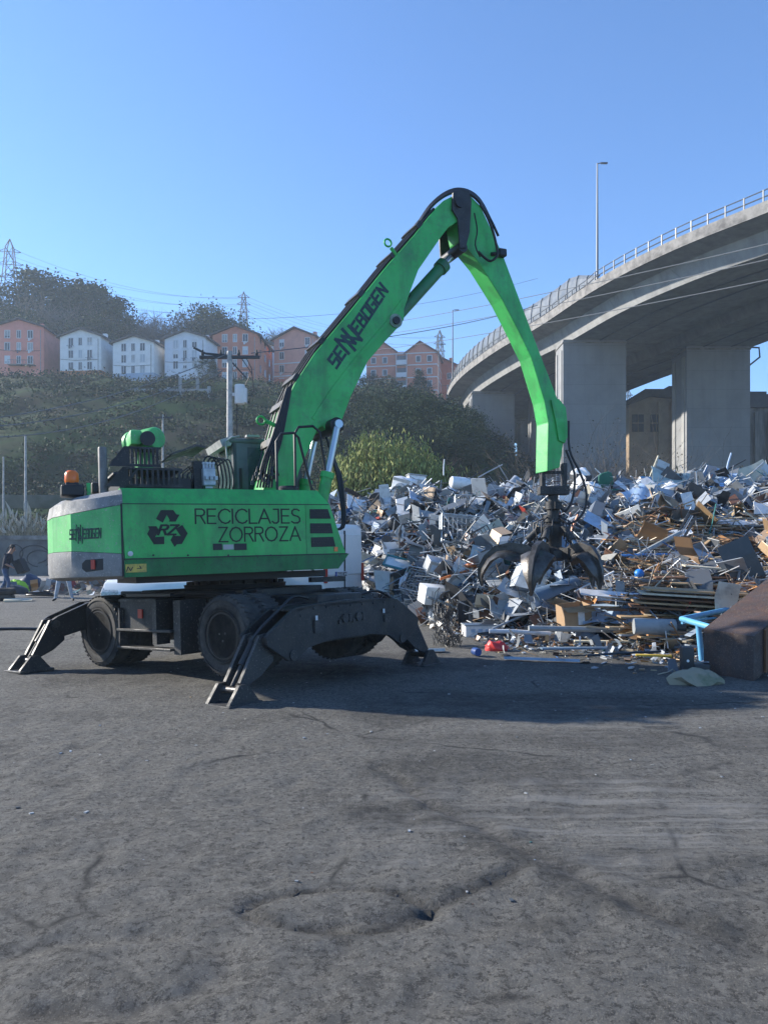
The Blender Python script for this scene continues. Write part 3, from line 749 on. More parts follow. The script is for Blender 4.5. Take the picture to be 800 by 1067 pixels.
# cab
cy0, cy1 = .45, 1.40
xa = H2(243, 470, cy0)[0]; xb = xa+1.05; zt = H2(243,456,cy0)[1]-.02
b = hb()
b.prism([(xa,2.0),(xb,2.0),(xb+.1,2.4),(xb-.05,zt-.02),(xa,zt-.02)], cy0, cy0+.05, 'xz')
b.prism([(xa,2.0),(xb,2.0),(xb+.1,2.4),(xb-.05,zt-.02),(xa,zt-.02)], cy1-.05, cy1, 'xz')
b.box((xa,cy0,2.0),(xa+.05,cy1,2.5)); b.box((xa,cy0,2.5),(xa+.05,cy0+.09,zt-.02)); b.box((xa,cy1-.09,2.5),(xa+.05,cy1,zt-.02))
b.box((xa-.06,cy0-.02,zt-.06),(xb,cy1+.02,zt+.02),b=.03)
co = b.build('cab', mat('cab_grey', (.14,.155,.165),(.10,.11,.12),scale=4,rough=.5), mh)
b = hb(); b.prism([(xa-.03,zt-.1),(xa-.16,zt-.12),(xa-.20,zt-.02),(xa-.05,zt+.035),(xa+.02,zt+.03)], cy0+.0, cy1, 'xz'); b.build('cab_roof_lip', GREYL, co)
b = hb(); b.prism([(xa+.22,2.42),(xb-.1,2.42),(xb-.15,zt-.12),(xa+.22,zt-.12)], cy0-.006, cy0+.0, 'xz'); b.box((xa-.004,cy0+.1,2.52),(xa+.004,cy1-.1,zt-.1)); b.build('cab_window', mat('cab_glass', (.06,.10,.10), (.035,.06,.06), scale=2, rough=.06, spec=1.0), co)
b = hb(); b.tube([(xa-.1,cy0-.03,zt-.3),(xa-.12,cy0-.03,zt-.05),(xa-.02,cy0-.03,zt+.02),(xa+.1,cy0-.03,zt+.04)],.014,8); b.cbox((xa+.30,cy0-.01,zt+.05),(.2,.1,.03)); b.build('roof_fitting', GREYL, co)
b = hb(); 
b.cbox((xa+.1,cy0-.02,2.75),(.03,.05,.3)); b.build('grab_rail', BLACK, co)

# boom
BY = .28
bo_px = [(272,520),(276.5,500),(285,462),(295,426),(307,400),(328,368),(364,325),(400,280.5),(430,246.5),(448,224),(462,209),(474,203),
         (486,204),(486,222),(475,232),(467,237),(460,246),(436,281),(427,305),(421,322),(421,333),(414,342),(400,357),(383.5,376),(366,412),(357,436),(352,447),(343,451),(336,444),(331,447),(312,490),(304.5,515),(296,532),(276,532)]
bo2 = [H2(a, c_, -BY) for a, c_ in bo_px]
bm_ = hb(); bm_.prism(bo2, -BY, BY, 'xz', b=.012); boom = bm_.build('boom', GREEN, mh)
# welded belly strip line and doubler plate
b = hb(); st_ = [H2(a,c_,-BY) for a,c_ in [(325,436),(345,405),(372,370),(400,338),(418,312),(420,315),(402,341),(374,373),(347,408),(328,438)]]
b.prism(st_, -BY-.012, -BY-.002, 'xz'); b.build('weld_strip', GREEN, boom)
pin = H2(412,334.5,-BY)
b = hb(); b.lathe([(.11,-BY-.02),(.11,BY+.02)], (pin[0],0,pin[1]), 'y', 24); b.build('cylinder_boss', mat('dusty_boss',(.22,.30,.24),(.12,.2,.14),scale=9,rough=.7), boom, smooth=40)
b = hb(); b.lathe([(.06,-BY-.05),(.06,BY+.05)], (pin[0],0,pin[1]), 'y', 20); b.build('pivot_pin', BLACK, boom, smooth=40)
pin2 = H2(346,445,-BY)
b = hb(); b.lathe([(.09,-BY-.22),(.11,-BY-.2),(.11,BY+.2),(.09,BY+.22)], (pin2[0],0,pin2[1]), 'y', 24); b.build('lift_pin', BLACK, boom, smooth=40)
# wordmark on the boom side
A0 = Vector(H2(350.5,383.5,-BY)); A1 = Vector(H2(406,300,-BY)); A2 = Vector(H2(344.5,373.5,-BY))
exb = (A1-A0); Lb = exb.length; exb.normalize(); eyb = Vector((-exb.y, exb.x)); ht = (A2-A0).dot(eyb)
EXB = HT.to_3x3() @ Vector((exb.x,0,exb.y)); EYB = HT.to_3x3() @ Vector((eyb.x,0,eyb.y))
b = MB(); s_ = Lb/9.15; brandmark(b, HP((A0.x,A0.y),-BY), EXB*s_, EYB*max(ht,.17), EN, .24); b.build('boom_lettering', mat('dark_lettering',(.012,.03,.045),(.02,.06,.06),scale=12,rough=.6), boom)
# hydraulic pipes along the boom's back
back = [Vector(H2(a,c_,-.1)) for a,c_ in [(277,500),(286,462),(296,426),(308,400),(329,368),(365,325),(401,280),(431,246),(450,223)]]
b = hb()
for k in range(6):
    y = -.22+.085*k; off = .045+.02*(k % 2)
    pts = []
    for i, q in enumerate(back):
        d = (back[min(i+1,len(back)-1)]-back[max(i-1,0)]).normalized(); n_ = Vector((-d.y,d.x)); pts.append((q.x+n_.x*off, y, q.y+n_.y*off))
    b.tube(pts, .018 if k % 2 else .024, 6)
b.build('boom_pipe', HOSE, boom, smooth=60)
b = hb()
for i, t in enumerate((.12,.25,.38,.52,.66,.78,.9)):
    f = t*(len(back)-1); k = int(f); q = back[k].lerp(back[k+1], f-k); d = (back[k+1]-back[k]).normalized(); ang = math.atan2(d.y,d.x)
    b.cbox((0,0,.06),(.12,.52,.09), T=Matrix.Translation((q.x,0,q.y)) @ Matrix.Rotation(-ang,4,'Y'))
b.build('pipe_clamp', DARK, boom)
for a, c_ in ((404,253),(272,438)):
    b = hb(); q = Vector(H2(a,c_,-.25)); pts = [(q.x+.06*math.cos(t),-.25,q.y+.06*math.sin(t)) for t in np.linspace(0,2*math.pi,14)]; b.tube(pts, .016, 6)
    if a < 300: r_ = Vector(H2(292,446,-.25)); b.tube([(q.x+.06,-.25,q.y),(r_.x,-.25,r_.y)],.03,6)
    else: b.tube([(q.x+.05,-.25,q.y-.07),(q.x+.14,-.25,q.y-.18)],.03,6)
    b.build('lifting_eye', GREEN, boom, smooth=60)
# hoses at the boom foot
b = hb()
for k in range(6):
    a = H3(268+k*3, 508, -.45); c_ = H3(284+k*2, 455, -.33); e = H3(299+k, 405-k, -.28)
    b.hose([a,(a+c_)/2+Vector((-.03,0,0)),c_,e],.016)
for k in range(7):
    a = H3(263+k*4, 503-((k*7)%4)*3, -.5); b.cbox(a,(.04,.04,.06)); b.tube([a,a+Vector((.02,0,.1)),a+Vector((.08,.1,.04))],.014,6)
b.build('boom_foot_hose', HOSE, mh, smooth=60)
# lift cylinders: barrel, rod
for y in (-.50, .42):
    top = Vector((pin2[0], y, pin2[1])); 
    foot = H3(331 if y < 0 else 316, 545, y); foot = Vector((.93, y, 1.35)); d = (foot-top)
    b = hb(); b.tube([top+d*.36, foot], .085, 16); b.tube([top+d*.34, top+d*.38], .10, 16); cyl = b.build('lift_cylinder', GREEN, mh, smooth=40)
    b = hb(); b.tube([top, top+d*.37], .05, 14); b.lathe([(.062,-.06),(.062,.06)], tuple(top), 'y', 16); b.build('piston_rod', CHROME, cyl, smooth=40)
b = hb()
for k in range(5):
    a = H3(340+k*1.5, 455+k*4, -.3+.05*k); c_ = H3(352+k, 500, -.2); e = H3(357+k*.6, 545, -.35); b.hose([a,(a+c_)/2,c_,e, e+Vector((-.15,0,-.1))],.018)
b.build('lift_hose', HOSE, mh, smooth=60)
b = hb(); b.prism([(.85,1.34),(1.25,1.34),(1.28,1.62),(1.1,2.2),(.9,2.25)], -.42,-.34,'xz'); b.prism([(.85,1.34),(1.25,1.34),(1.28,1.62),(1.1,2.2),(.9,2.25)], .34,.42,'xz'); b.build('boom_bracket', GREEN, mh)
# access rails on the hood
for pts in ([(289,511),(288,460),(293,452),(306,451),(311,456),(325,511)], [(308,511),(307,452),(311,445),(326,444),(333,450),(339,490)]):
    y = -1.12 if pts[0][0] < 300 else -.95
    q = [H3(a,c_,y) for a,c_ in pts]; b = hb(); b.tube(q, .019, 8); b.build('hand_rail', BLACK, mh, smooth=60)
p = on(300,508,-.85); b = hb(); b.lathe([(.13,ZC),(.15,ZC+.02),(.15,ZC+.07),(.12,ZC+.10),(.0,ZC+.105)], (p.x,p.y,0), 'z', 20); b.build('hatch_cap', BLACK, mh, smooth=40)
b = hb(); p = H3(374,600,-1.1); b.cbox((1.02,-1.0,1.2),(.5,.12,.07)); b.build('step_bar', DARK, mh)

# stick
SY = .17
sk = [H2(a,c_,-SY) for a,c_ in [(474,206),(480,202.5),(490,204),(500,214),(508,231),(524,266),(540,309),(560,362),(580,414),(586.5,429),(588.5,446),(587,460),(583,487),(570,491),(571,440),(567,418),(553,372),(540,345),(523,312),(500,275),(486,258),(479,250),(476,236)]]
sm_ = hb(); sm_.prism(sk, -SY, SY, 'xz', b=.012); stick = sm_.build('stick', GREEN, mh)
b = hb(); q = [H2(a,c_,-SY) for a,c_ in [(573,417),(581,416),(588,425),(589.5,440),(590,455),(587,462),(581,459),(578,440)]]; b.prism(q, -SY-.03,-SY-.003,'xz'); b.build('doubler_plate', GREEN, stick)
b = hb(); q = [H2(a,c_,-SY) for a,c_ in [(467,205),(476,201.5),(483,203.5),(486,214),(484,246),(480,262),(474,262),(472,232),(466,222)]]; b.prism(q,-BY-.045,-BY-.012,'xz'); b.prism(q,BY+.012,BY+.045,'xz'); b.build('knuckle_plate', DARK, stick)
for a, c_, r_, l_ in ((477,212,.08,.36),(482,257,.09,.30)):
    b = hb(); q = H2(a,c_,-.3); b.lathe([(r_,-l_),(r_,l_)],(q[0],0,q[1]),'y',20); b.build('knuckle_pin', BLACK, stick, smooth=40)
# stick cylinder
a = Vector((pin[0],0,pin[1])); c_ = H2(480,256,0); c_ = Vector((c_[0],0,c_[1])); d = c_-a
b = hb(); b.tube([a, a+d*.74], .10, 18); b.tube([a+d*.70,a+d*.76], .125, 18); 
sc_ = b.build('stick_cylinder', mat('cylinder_green', (.02,.18,.07),(.03,.12,.06),scale=4,rough=.5), mh, smooth=40)
b = hb(); b.tube([a+d*.75, c_], .055, 14); b.build('piston_rod', CHROME, sc_, smooth=40)
b = hb(); b.tube([a+d*.28+Vector((-.03,-.08,.08)), a+d*.25+Vector((-.2,-.1,.2))],.02,6); b.build('cylinder_port', BLACK, sc_)
# hoses over the knuckle and down the stick, work light
b = hb()
for k in range(5):
    y = -.2+.09*k; o_ = k*.8
    pts = [H3(a,c_,y) for a,c_ in [(437,233-o_),(448,217-o_),(462,205-o_),(476,200-o_),(490,203-o_),(501,213-o_),(511,229),(519,246)]]
    b.hose(pts,.022)
b.build('knuckle_hose', HOSE, stick, smooth=60)
b = hb(); b.hose([H3(a,c_,-.3) for a,c_ in [(500,213),(507,225),(513,240),(517,256),(518,266),(511,272),(504,268),(498,262)]],.022)
b.hose([H3(a,c_,-.27) for a,c_ in [(494,222),(497,240),(495,255),(500,268)]],.012); b.build('stick_hose', HOSE, stick, smooth=60)
p = H3(522,264,-.2); b = hb(); b.cbox((p.x,p.y,p.z),(.15,.14,.13),b=.02); b.tube([(p.x-.2,p.y,p.z-.04),p],.03,8); b.build('work_light', BLACK, stick)
# grab hanging from the stick end
tip = H3(576, 484, 0)
Gp = HT @ Vector((H3(571,500,0).x, 0, 0))
gw = MC + MR @ (HT @ H3(571,500,0))             # world point under the stick
grot = (MR.inverted())                            # the grab hangs plumb
GT = Matrix.Translation(HT @ Vector(tip)) @ grot.to_3x3().to_4x4()
def gb(): return MB(GT)
kz = (CAMZ-(484-570)/800*gw.y)                   # world height of the hanging point
def gz(py): return (CAMZ-(py-570)/800*gw.y)-kz
def gx(px): return (px-572)/800*gw.y
b = gb()
for s in (-1,1): b.box((s*.19-.035,-.11,gz(512)),(s*.19+.035,.11,gz(483)),b=.01)
b.box((-.26,-.13,gz(516)),(.26,.13,gz(507)),b=.015); b.cbox((-.02,-.1,gz(493)),(.3,.05,.05)); b.build('suspension_link', DARKD, mh)
b = gb(); b.lathe([(.09,gz(516)),(.09,gz(523)),(.14,gz(523)),(.14,gz(531)),(.11,gz(532)),(.11,gz(537)),(.17,gz(537)),(.17,gz(544)),(.12,gz(545))],(0,0,0),'z',24); b.cbox((.05,-.15,gz(527)),(.12,.1,.12)); b.build('rotator', DARK, mh, smooth=40)
grab = MB(GT); grab.lathe([(.13,gz(545)),(.20,gz(549)),(.20,gz(556)),(.15,gz(560)),(.15,gz(570)),(.27,gz(574)),(.27,gz(582)),(.16,gz(585))],(0,0,0),'z',28)
for k in range(5):
    a = R(238+72*k); Tm = Matrix.Rotation(a,4,'Z')
    grab.box((.16,-.06,gz(556)),(.30,-.03,gz(549)),Tm); grab.box((.16,.03,gz(556)),(.30,.06,gz(549)),Tm)
    grab.box((.2,-.09,gz(583)),(.38,-.05,gz(571)),Tm); grab.box((.2,.05,gz(583)),(.38,.09,gz(571)),Tm)
gh = grab.build('grab_body', DARK, mh, smooth=40)
TIN = [(.30,-.06),(.45,.08),(.66,.14),(.86,.08),(1.00,-.08),(1.09,-.30),(1.10,-.48),(1.06,-.66)]
b_sc = {0:.98,1:.86,2:.72,3:.8,4:1.25}
for k in range(5):
    a = R(238+72*k); Tm = Matrix.Rotation(a,4,'Z'); f = b_sc[k]
    z0 = gz(577); pts = [Vector(((r_-.3)*f+.3, z*(.9 if k else 1.05)+z0)) for r_, z in TIN]
    # spine
    t = gb(); n = len(pts); vs = []; fs = []
    for i, q in enumerate(pts):
        d = (pts[min(i+1,n-1)]-pts[max(i-1,0)]).normalized(); nn_ = Vector((-d.y,d.x)); th = .075*(1-i/(n-1))+.020; wd = .055*(1-i/(n-1))+.018
        for sy in (-1,1):
            for sn in (1,-1):
                vs.append((q.x+nn_.x*th*sn, sy*wd, q.y+nn_.y*th*sn))
    for i in range(n-1):
        o0, o1 = i*4, (i+1)*4
        for A_, B_ in ((0,1),(1,3),(3,2),(2,0)): fs.append((o0+A_,o0+B_,o1+B_,o1+A_))
    fs += [(0,2,3,1), (o1,o1+1,o1+3,o1+2)]
    t.add(vs, fs, Tm); tine = t.build('grab_tine', STEEL, mh, smooth=50)
    # broad shell on the inner side of the spine
    sh = gb(); vs = []; fs = []; ws = [.04,.20,.29,.30,.25,.17,.08,.015]; m_ = 5
    for lay in (0,1):
        for i, q in enumerate(pts):
            d = (pts[min(i+1,n-1)]-pts[max(i-1,0)]).normalized(); nn_ = Vector((-d.y,d.x))
            for j in range(m_):
                u = (j/(m_-1)*2-1); bow = .10*u*u*ws[i]/.3; off = -.06*(1-i/(n-1))-bow-.016*lay
                vs.append((q.x+nn_.x*off-.12*abs(u)*ws[i]/.3*(.3 if i>4 else 0), u*ws[i], q.y+nn_.y*off-abs(u)*.10*(1 if i<3 else 0)))
    K = n*m_
    for i in range(n-1):
        for j in range(m_-1):
            q_ = (i*m_+j, i*m_+j+1, (i+1)*m_+j+1, (i+1)*m_+j); fs.append(q_); fs.append(tuple(K+x for x in q_[::-1]))
        for j in (0, m_-1): fs.append((i*m_+j,(i+1)*m_+j,K+(i+1)*m_+j,K+i*m_+j))
    sh.add(vs, fs, Tm); sh.build('tine_shell', STEEL, tine, smooth=60)
    c = gb(); p0 = Vector((.24,0,gz(551))); p1 = Vector((pts[1].x+.03,0,pts[1].y+.09)); d = p1-p0
    c.tube([p0+d*.0,p0+d*.72],.062,12,T=Tm); c.tube([p0+d*.68,p0+d*.76],.072,12,T=Tm); cy = c.build('tine_cylinder', DARKD, mh, smooth=40)
    c = gb(); c.tube([p0+d*.72,p1],.032,10,T=Tm); c.build('piston_rod', CHROME, cy, smooth=40)
    c = gb(); c.tube([(.1,.05,gz(540)),(.26,.09,gz(543)),(.30,.08,gz(553)),(.27,.06,gz(562))],.014,6,T=Tm); c.tube([(.12,-.04,gz(538)),(.34,-.09,gz(545)),(.36,-.08,gz(560)),(.30,-.05,gz(570))],.012,6,T=Tm); c.build('tine_hose', HOSE, cy, smooth=60)
b = gb()
for pts in ([(586,440),(587,470),(597,492),(604,512),(603,530),(595,542),(584,546),(577,537)], [(583,470),(592,495),(590,520),(583,533),(578,530)]):
    b.hose([(gx(a),-.16,gz(c_)) for a,c_ in pts],.021,8)
b.build('grab_hose', HOSE, mh, smooth=60)

# ------------------------------------------------------------------ viaduct
CONC = cast('viaduct_concrete', (.34, .345, .34), (.25, .252, .25), 6, 50)
CONCW = mat('weathered_concrete', (.26, .25, .235), (.11, .105, .10), scale=1.1, rough=.9, lo=.42, hi=.66, bump=.3, bscale=8)
CONCG = cast('pillar_concrete', (.26, .27, .28), (.21, .218, .226), 30, 2.4, .3, .9)
RAILM = mat('rail_metal', (.12, .13, .145), rough=.5, metal=.4)
SCREEN = mat('screen_panel', (.17, .18, .18), (.11, .12, .125), scale=.8, rough=.3, spec=.6)
vd = empty('viaduct', (23, 80, 0)); tag(vd, 'curving grey concrete road viaduct on broad pillars sweeping over the scrap heap', 'viaduct')
VO = Matrix.Translation((-23, -80, 0))
edge = [(64,18),(54,31),(44,44),(37.5,53),(31.6,63.2),(26.8,71.5),(22.7,82),(19.4,96),(15.8,108),(12.6,124),(11.6,138),(12.4,152),(15.8,166),(23,181),(36,196),(54,206),(80,212)]
def catmull(P, k=8):
    out = []
    for i in range(len(P)-1):
        p0 = Vector(P[max(i-1,0)]); p1 = Vector(P[i]); p2 = Vector(P[i+1]); p3 = Vector(P[min(i+2,len(P)-1)])
        for j in range(k):
            t = j/k; out.append(.5*((2*p1)+(-p0+p2)*t+(2*p0-5*p1+4*p2-p3)*t*t+(-p0+3*p1-3*p2+p3)*t**3))
    out.append(Vector(P[-1])); return out
path = catmull([Vector(p) for p in edge])
norms = []
for i in range(len(path)):
    d = (path[min(i+1,len(path)-1)]-path[max(i-1,0)]).normalized(); norms.append(Vector((d.y,-d.x)))
def sweep(sec, name, m, parent, i0=0, i1=None, closed=True, sm=None):
    i1 = i1 or len(path); mb = MB(VO); k = len(sec); vs = []; fs = []
    for i in range(i0, i1):
        for n_, z in sec: p = path[i]+norms[i]*n_; vs.append((p.x,p.y,z))
    for i in range(i1-i0-1):
        for j in range(k if closed else k-1): fs.append((i*k+j, i*k+(j+1)%k, (i+1)*k+(j+1)%k, (i+1)*k+j))
    if closed: fs.append(tuple(range(k))); fs.append(tuple((i1-i0-1)*k+j for j in range(k)))
    mb.add(vs, fs); return mb.build(name, m, parent, smooth=sm)
WD = 30
sweep([(0,30.3),(.35,30.3),(.35,29.9),(.5,29.9),(.5,29.28),(.0,29.28)], 'parapet', CONCW, vd, sm=40)
sweep([(WD,30.3),(WD-.35,30.3),(WD-.35,29.9),(WD-.5,29.9),(WD-.5,29.28),(WD,29.28)], 'parapet', CONCW, vd, sm=40)
sweep([(.15,29.275),(.5,29.9),(WD-.5,29.9),(WD-.15,29.275),(WD-2.5,28.95),(WD-3.1,27.1),(17.5,27.1),(17,28.3),(13,28.3),(12.5,27.1),(3.1,27.1),(2.5,28.95)], 'deck', CONC, vd, sm=30)
for n_ in (6.4, 9.6, 20.6, 24.0):
    b = MB(VO); k = len(path); pts = []
    for i in range(k-1):
        p = path[i]+norms[i]*n_; pts.append((p.x,p.y,27.06))
    b.tube(pts, .10, 4, cap=False); b.build('soffit_pipe', RAILM, vd)
# pillars
def pillar(x0, x1, y0, y1, zt=27.1, z0=-2):
    o = empty('pillar', (0,0,0), parent=vd); o.location = (0,0,0)
    b = MB(VO); b.box((x0,y0,z0),(x1,y1,zt-.002)); 
    ob = b.build('pillar', CONCG, vd); bpy.data.objects.remove(o)
    c = MB(VO); c.box((x0-.12,y0+(y1-y0)*.12,z0),(x0-.002,y0+(y1-y0)*.30,zt-1.2)); c.box((x0-.12,y0+(y1-y0)*.72,z0),(x0-.002,y0+(y1-y0)*.9,zt-1.2)); c.build('pillar_rib', CONC, ob)
    c = MB(VO); c.box((x0-.1,y0-.1,zt-.45),(x1+.1,y1+.1,zt-.3)); c.build('bearing_line', CONCW, ob)
pillar(21.9,29.6,94,98); pillar(38.2,46.2,97,102); pillar(14.3,21.2,125,129); pillar(24.6,31.6,127,131); pillar(14.9,20.5,148,152); pillar(27,33,152,156)
pillar(56,64,70,75); 
c = MB(VO); c.tube([(46.5,99,27.5),(48.3,99,27.4),(48.4,99,26.2),(46.4,99,24.6)], .12, 6); c.build('drain_pipe', RAILM, vd)
# railing with posts along the near edge, and the see-through noise screen further on
acc = 0; posts = []
L_ = [0]
for i in range(1, len(path)): L_.append(L_[-1]+(path[i]-path[i-1]).length)
def at_len(s):
    for i in range(1, len(path)):
        if L_[i] >= s:
            t = (s-L_[i-1])/(L_[i]-L_[i-1]); p = path[i-1].lerp(path[i], t); n_ = norms[i-1].lerp(norms[i], t).normalized(); return p, n_
    return path[-1], norms[-1]
sRail = 84.0
for i, p in enumerate(path):
    if p.y > 82: sRail = L_[i]; break
s = 2.0
while s < sRail+70:
    p, n_ = at_len(s); q = p+n_*.18
    if q.y > 20 and q.y < 190:
        b = MB(VO); d = Vector((n_.y,-n_.x)); T = Matrix.Translation((q.x,q.y,30.3)) @ Matrix.Rotation(math.atan2(d.y,d.x),4,'Z')
        b.box((-.06,-.05,0),(.06,.05,1.05 if s < sRail else .7),T); b.build('railing_post', RAILM, vd)
    s += 1.75
for z, r_ in ((31.3,.05),(30.75,.06)):
    b = MB(VO); pts = []
    for s in np.arange(2, sRail+60, 1.75):
        p, n_ = at_len(s); q = p+n_*.18; dent = .16*math.exp(-((s-sRail+28)/2)**2) if z > 31 else 0; pts.append((q.x,q.y,z+dent-(0 if s < sRail else .25)))
    b.tube(pts, r_, 6); b.build('rail', RAILM, vd)
s = sRail-.5; k = 0
while s < sRail+125:
    p, n_ = at_len(s); q = p+n_*.75; p2, n2 = at_len(s+2.3); q2 = p2+n2*.75
    h = min(3.3, 1.2+.34*(s-sRail+.5))
    h2 = min(3.3, 1.2+.34*(s+2.4-sRail+.5))
    b = MB(VO)
    def row(q, n_, h): return [(q.x-n_.x*o, q.y-n_.y*o, 30.0+z) for o, z in ((0,0),(0,h*.55),(-.10,h*.82),(-.35,h))]
    A_, B_ = row(q,n_,h), row(q2,n2,h2); off = Vector((n_.x,n_.y,0))*.04
    vs = [Vector(v) for v in A_+B_]+[Vector(v)+off for v in A_+B_]; fs = []
    for j in range(3): fs += [(j,j+1,j+5,j+4),(8+j,8+j+4,8+j+5,8+j+1)]
    fs += [(0,4,12,8),(3,11,15,7),(0,8,9,1),(1,9,10,2),(2,10,11,3),(4,5,13,12),(5,6,14,13),(6,7,15,14)]
    b.add(vs, fs); b.build('screen_panel', SCREEN, vd)
    b = MB(VO); e = Vector((n_.x,n_.y,0))*.06; b.tube([Vector(v)-e for v in A_], .075, 5); b.build('screen_post', RAILM, vd)
    s += 2.4; k += 1
def deck_lamp(px, pyt, Y, zb, lab):
    x = (px-400)/800*Y; zt = CAMZ-(pyt-570)/800*Y
    o = empty('street_lamp', (x,Y,zb)); tag(o, lab, 'street lamp', 'lamp posts along the viaduct')
    b = MB(); b.tube([(0,0,0),(0,0,(zt-zb)*.5),(0,0,zt-zb)], [.14,.11,.07], 8); b.tube([(0,0,zt-zb-.1),(.3,0,zt-zb+.02),(.5,0,zt-zb+.03)], .05, 6); b.build('pole', RAILM, o, smooth=40)
    b = MB(); b.box((.35,-.15,zt-zb-.06),(1.1,.15,zt-zb+.06),b=.03); b.build('lamp_head', RAILM, o)
deck_lamp(622, 170, 83, 29.9, 'tallest looking lamp post where the railing meets the noise screen on the viaduct')
deck_lamp(471.5, 323, 134, 29.9, 'thin lamp post rising beyond the curve of the viaduct, taller of the pair')
deck_lamp(457, 359, 165, 29.9, 'shorter distant lamp post just behind the pair mate at the viaduct curve')

# ------------------------------------------------------------------ buildings
ROOFM = mat('dark_roof', (.07,.06,.06), (.12,.10,.09), scale=1.5, rough=.85)
def winmat(n, c): return mat(n, c, rough=.15, spec=.8)
WG = winmat('dark_pane', (.03,.035,.04)); WL = winmat('shuttered_pane', (.42,.44,.46))
FR = mat('white_frame', (.62,.62,.62), rough=.6)
def gable_house(x, Y, zb, wd, dp, h, rise, wall, rz, lab, rows, base=None, ncol=3, trim=None, cat='house', grp=None, roofm=None, side_rows=None, winhue=0, name='house', xoff=0):
    o = empty(name, (x,Y,zb), (0,0,rz)); tag(o, lab, cat, grp)
    b = MB(); b.prism([(-wd/2,-3),(wd/2,-3),(wd/2,h),(0,h+rise),(-wd/2,h)], 0, dp, 'xz'); b.build('wall', wall, o)
    r_ = MB(); e = .55; sl = rise/(wd/2)
    prof = [(-wd/2-e,h-e*sl),(0,h+rise),(wd/2+e,h-e*sl),(wd/2+e,h-e*sl+.3),(0,h+rise+.34),(-wd/2-e,h-e*sl+.3)]
    r_.prism([(a,c_+.01) for a,c_ in prof], -.5, dp+.5, 'xz'); ro = r_.build('roof', roofm or ROOFM, o)
    c = MB(); c.box((wd*.15,dp*.5,h+rise*.5),(wd*.15+.7,dp*.5+.7,h+rise+1.0)); c.build('chimney', wall, ro)
    rr0 = random.Random(int(Y*7+x)); c = MB(); c.tube([(wd*.44,-.09,-1),(wd*.44,-.09,h-.5)], .06, 5); c.build('drain_pipe', GREYL, o)
    c = MB(); zc_ = h*(.3+.1*rr0.random()); c.tube([(-wd*.48,-.06,zc_+.3),(-wd*.1,-.06,zc_),(wd*.44,-.06,zc_+.1)], .035, 4); c.build('wall_cable', WG, o)
    if base:
        c = MB(); c.box((-wd/2-.05,-.06,-3),(wd/2+.05,dp,base[0])); c.build('plinth', base[1], o)
    if trim:
        for z in trim:
            c = MB(); c.box((-wd/2-.06,-.07,z),(wd/2+.06,dp+.06,z+.22)); c.build('string_course', FR, o)
    rr = random.Random(int(x*13+Y))
    for z in rows:
        for k in range(ncol):
            wx = (k-(ncol-1)/2)*wd*(.23 if ncol == 3 else .62/(ncol-1))+xoff; ww = .62 if (ncol == 3 and k == 1) else .85
            f = MB(); f.box((wx-ww/2-.1,-.05,z-.1),(wx+ww/2+.1,.02,z)); f.box((wx-ww/2-.1,-.05,z+1.35),(wx+ww/2+.1,.02,z+1.45)); f.box((wx-ww/2-.1,-.05,z),(wx-ww/2,.02,z+1.35)); f.box((wx+ww/2,-.05,z),(wx+ww/2+.1,.02,z+1.35)); f.box((wx-.04,-.045,z),(wx+.04,.02,z+1.35))
            fo = f.build('window', FR, o)
            if rr.random() < .3:
                hh_ = .4+.8*rr.random(); q_ = MB(); q_.box((wx-ww/2+.01,-.04,z+1.34-hh_),(wx+ww/2-.01,-.022,z+1.34)); q_.build('blind', FR if rr.random() < .5 else GREYL, fo)
            if rr.random() < .3:
                q_ = MB(); q_.box((wx-ww/2-.2,-.45,z-.14),(wx+ww/2+.2,-.4,z-.10)); q_.box((wx-ww/2-.2,-.45,z-.14),(wx-ww/2-.16,-.05,z-.10)); q_.box((wx+ww/2+.16,-.45,z-.14),(wx+ww/2+.2,-.05,z-.10))
                q_.box((wx-ww*.3,-.43,z-.65),(wx+ww*.1,-.41,z-.14)); q_.box((wx+ww*.2,-.43,z-.45),(wx+ww*.45,-.41,z-.14)); q_.build('drying_rack', WG if rr.random() < .5 else FR, fo)
            g_ = MB(); g_.box((wx-ww/2,-.02,z),(wx+ww/2,.03,z+1.35)); g_.build('pane', WL if rr.random() < .28 else WG, fo)
    for z in (side_rows or []):
        for k in range(3):
            for sx, sg in ((-wd/2, -1), (wd/2, 1)):
                wy = dp*(.2+.3*k); f = MB(); f.box((sx-.04,wy-.5,z),(sx+.04,wy+.5,z+1.4)); f.build('side_window', WG, o)
    return o
def wallmat(n, a, b_, s=.8): return mat(n, a, b_, scale=s, rough=.9, lo=.45, hi=.75)
WW = wallmat('white_render', (.78,.77,.75), (.62,.61,.58)); WP = wallmat('pink_render', (.74,.28,.21), (.60,.23,.17)); BR = wallmat('terracotta_render', (.60,.23,.15), (.48,.18,.12)); BR2 = wallmat('red_brick', (.52,.15,.09), (.42,.12,.075)); CRM = wallmat('cream_render', (.45,.33,.2), (.40,.28,.17)); PK2 = wallmat('faded_pink_render',(.66,.31,.23),(.52,.24,.19))
def hp_(px, py, Y): p = W(px, py, Y); return p.x, p.y, p.z
G1 = 'row of small gabled houses on the hillside'

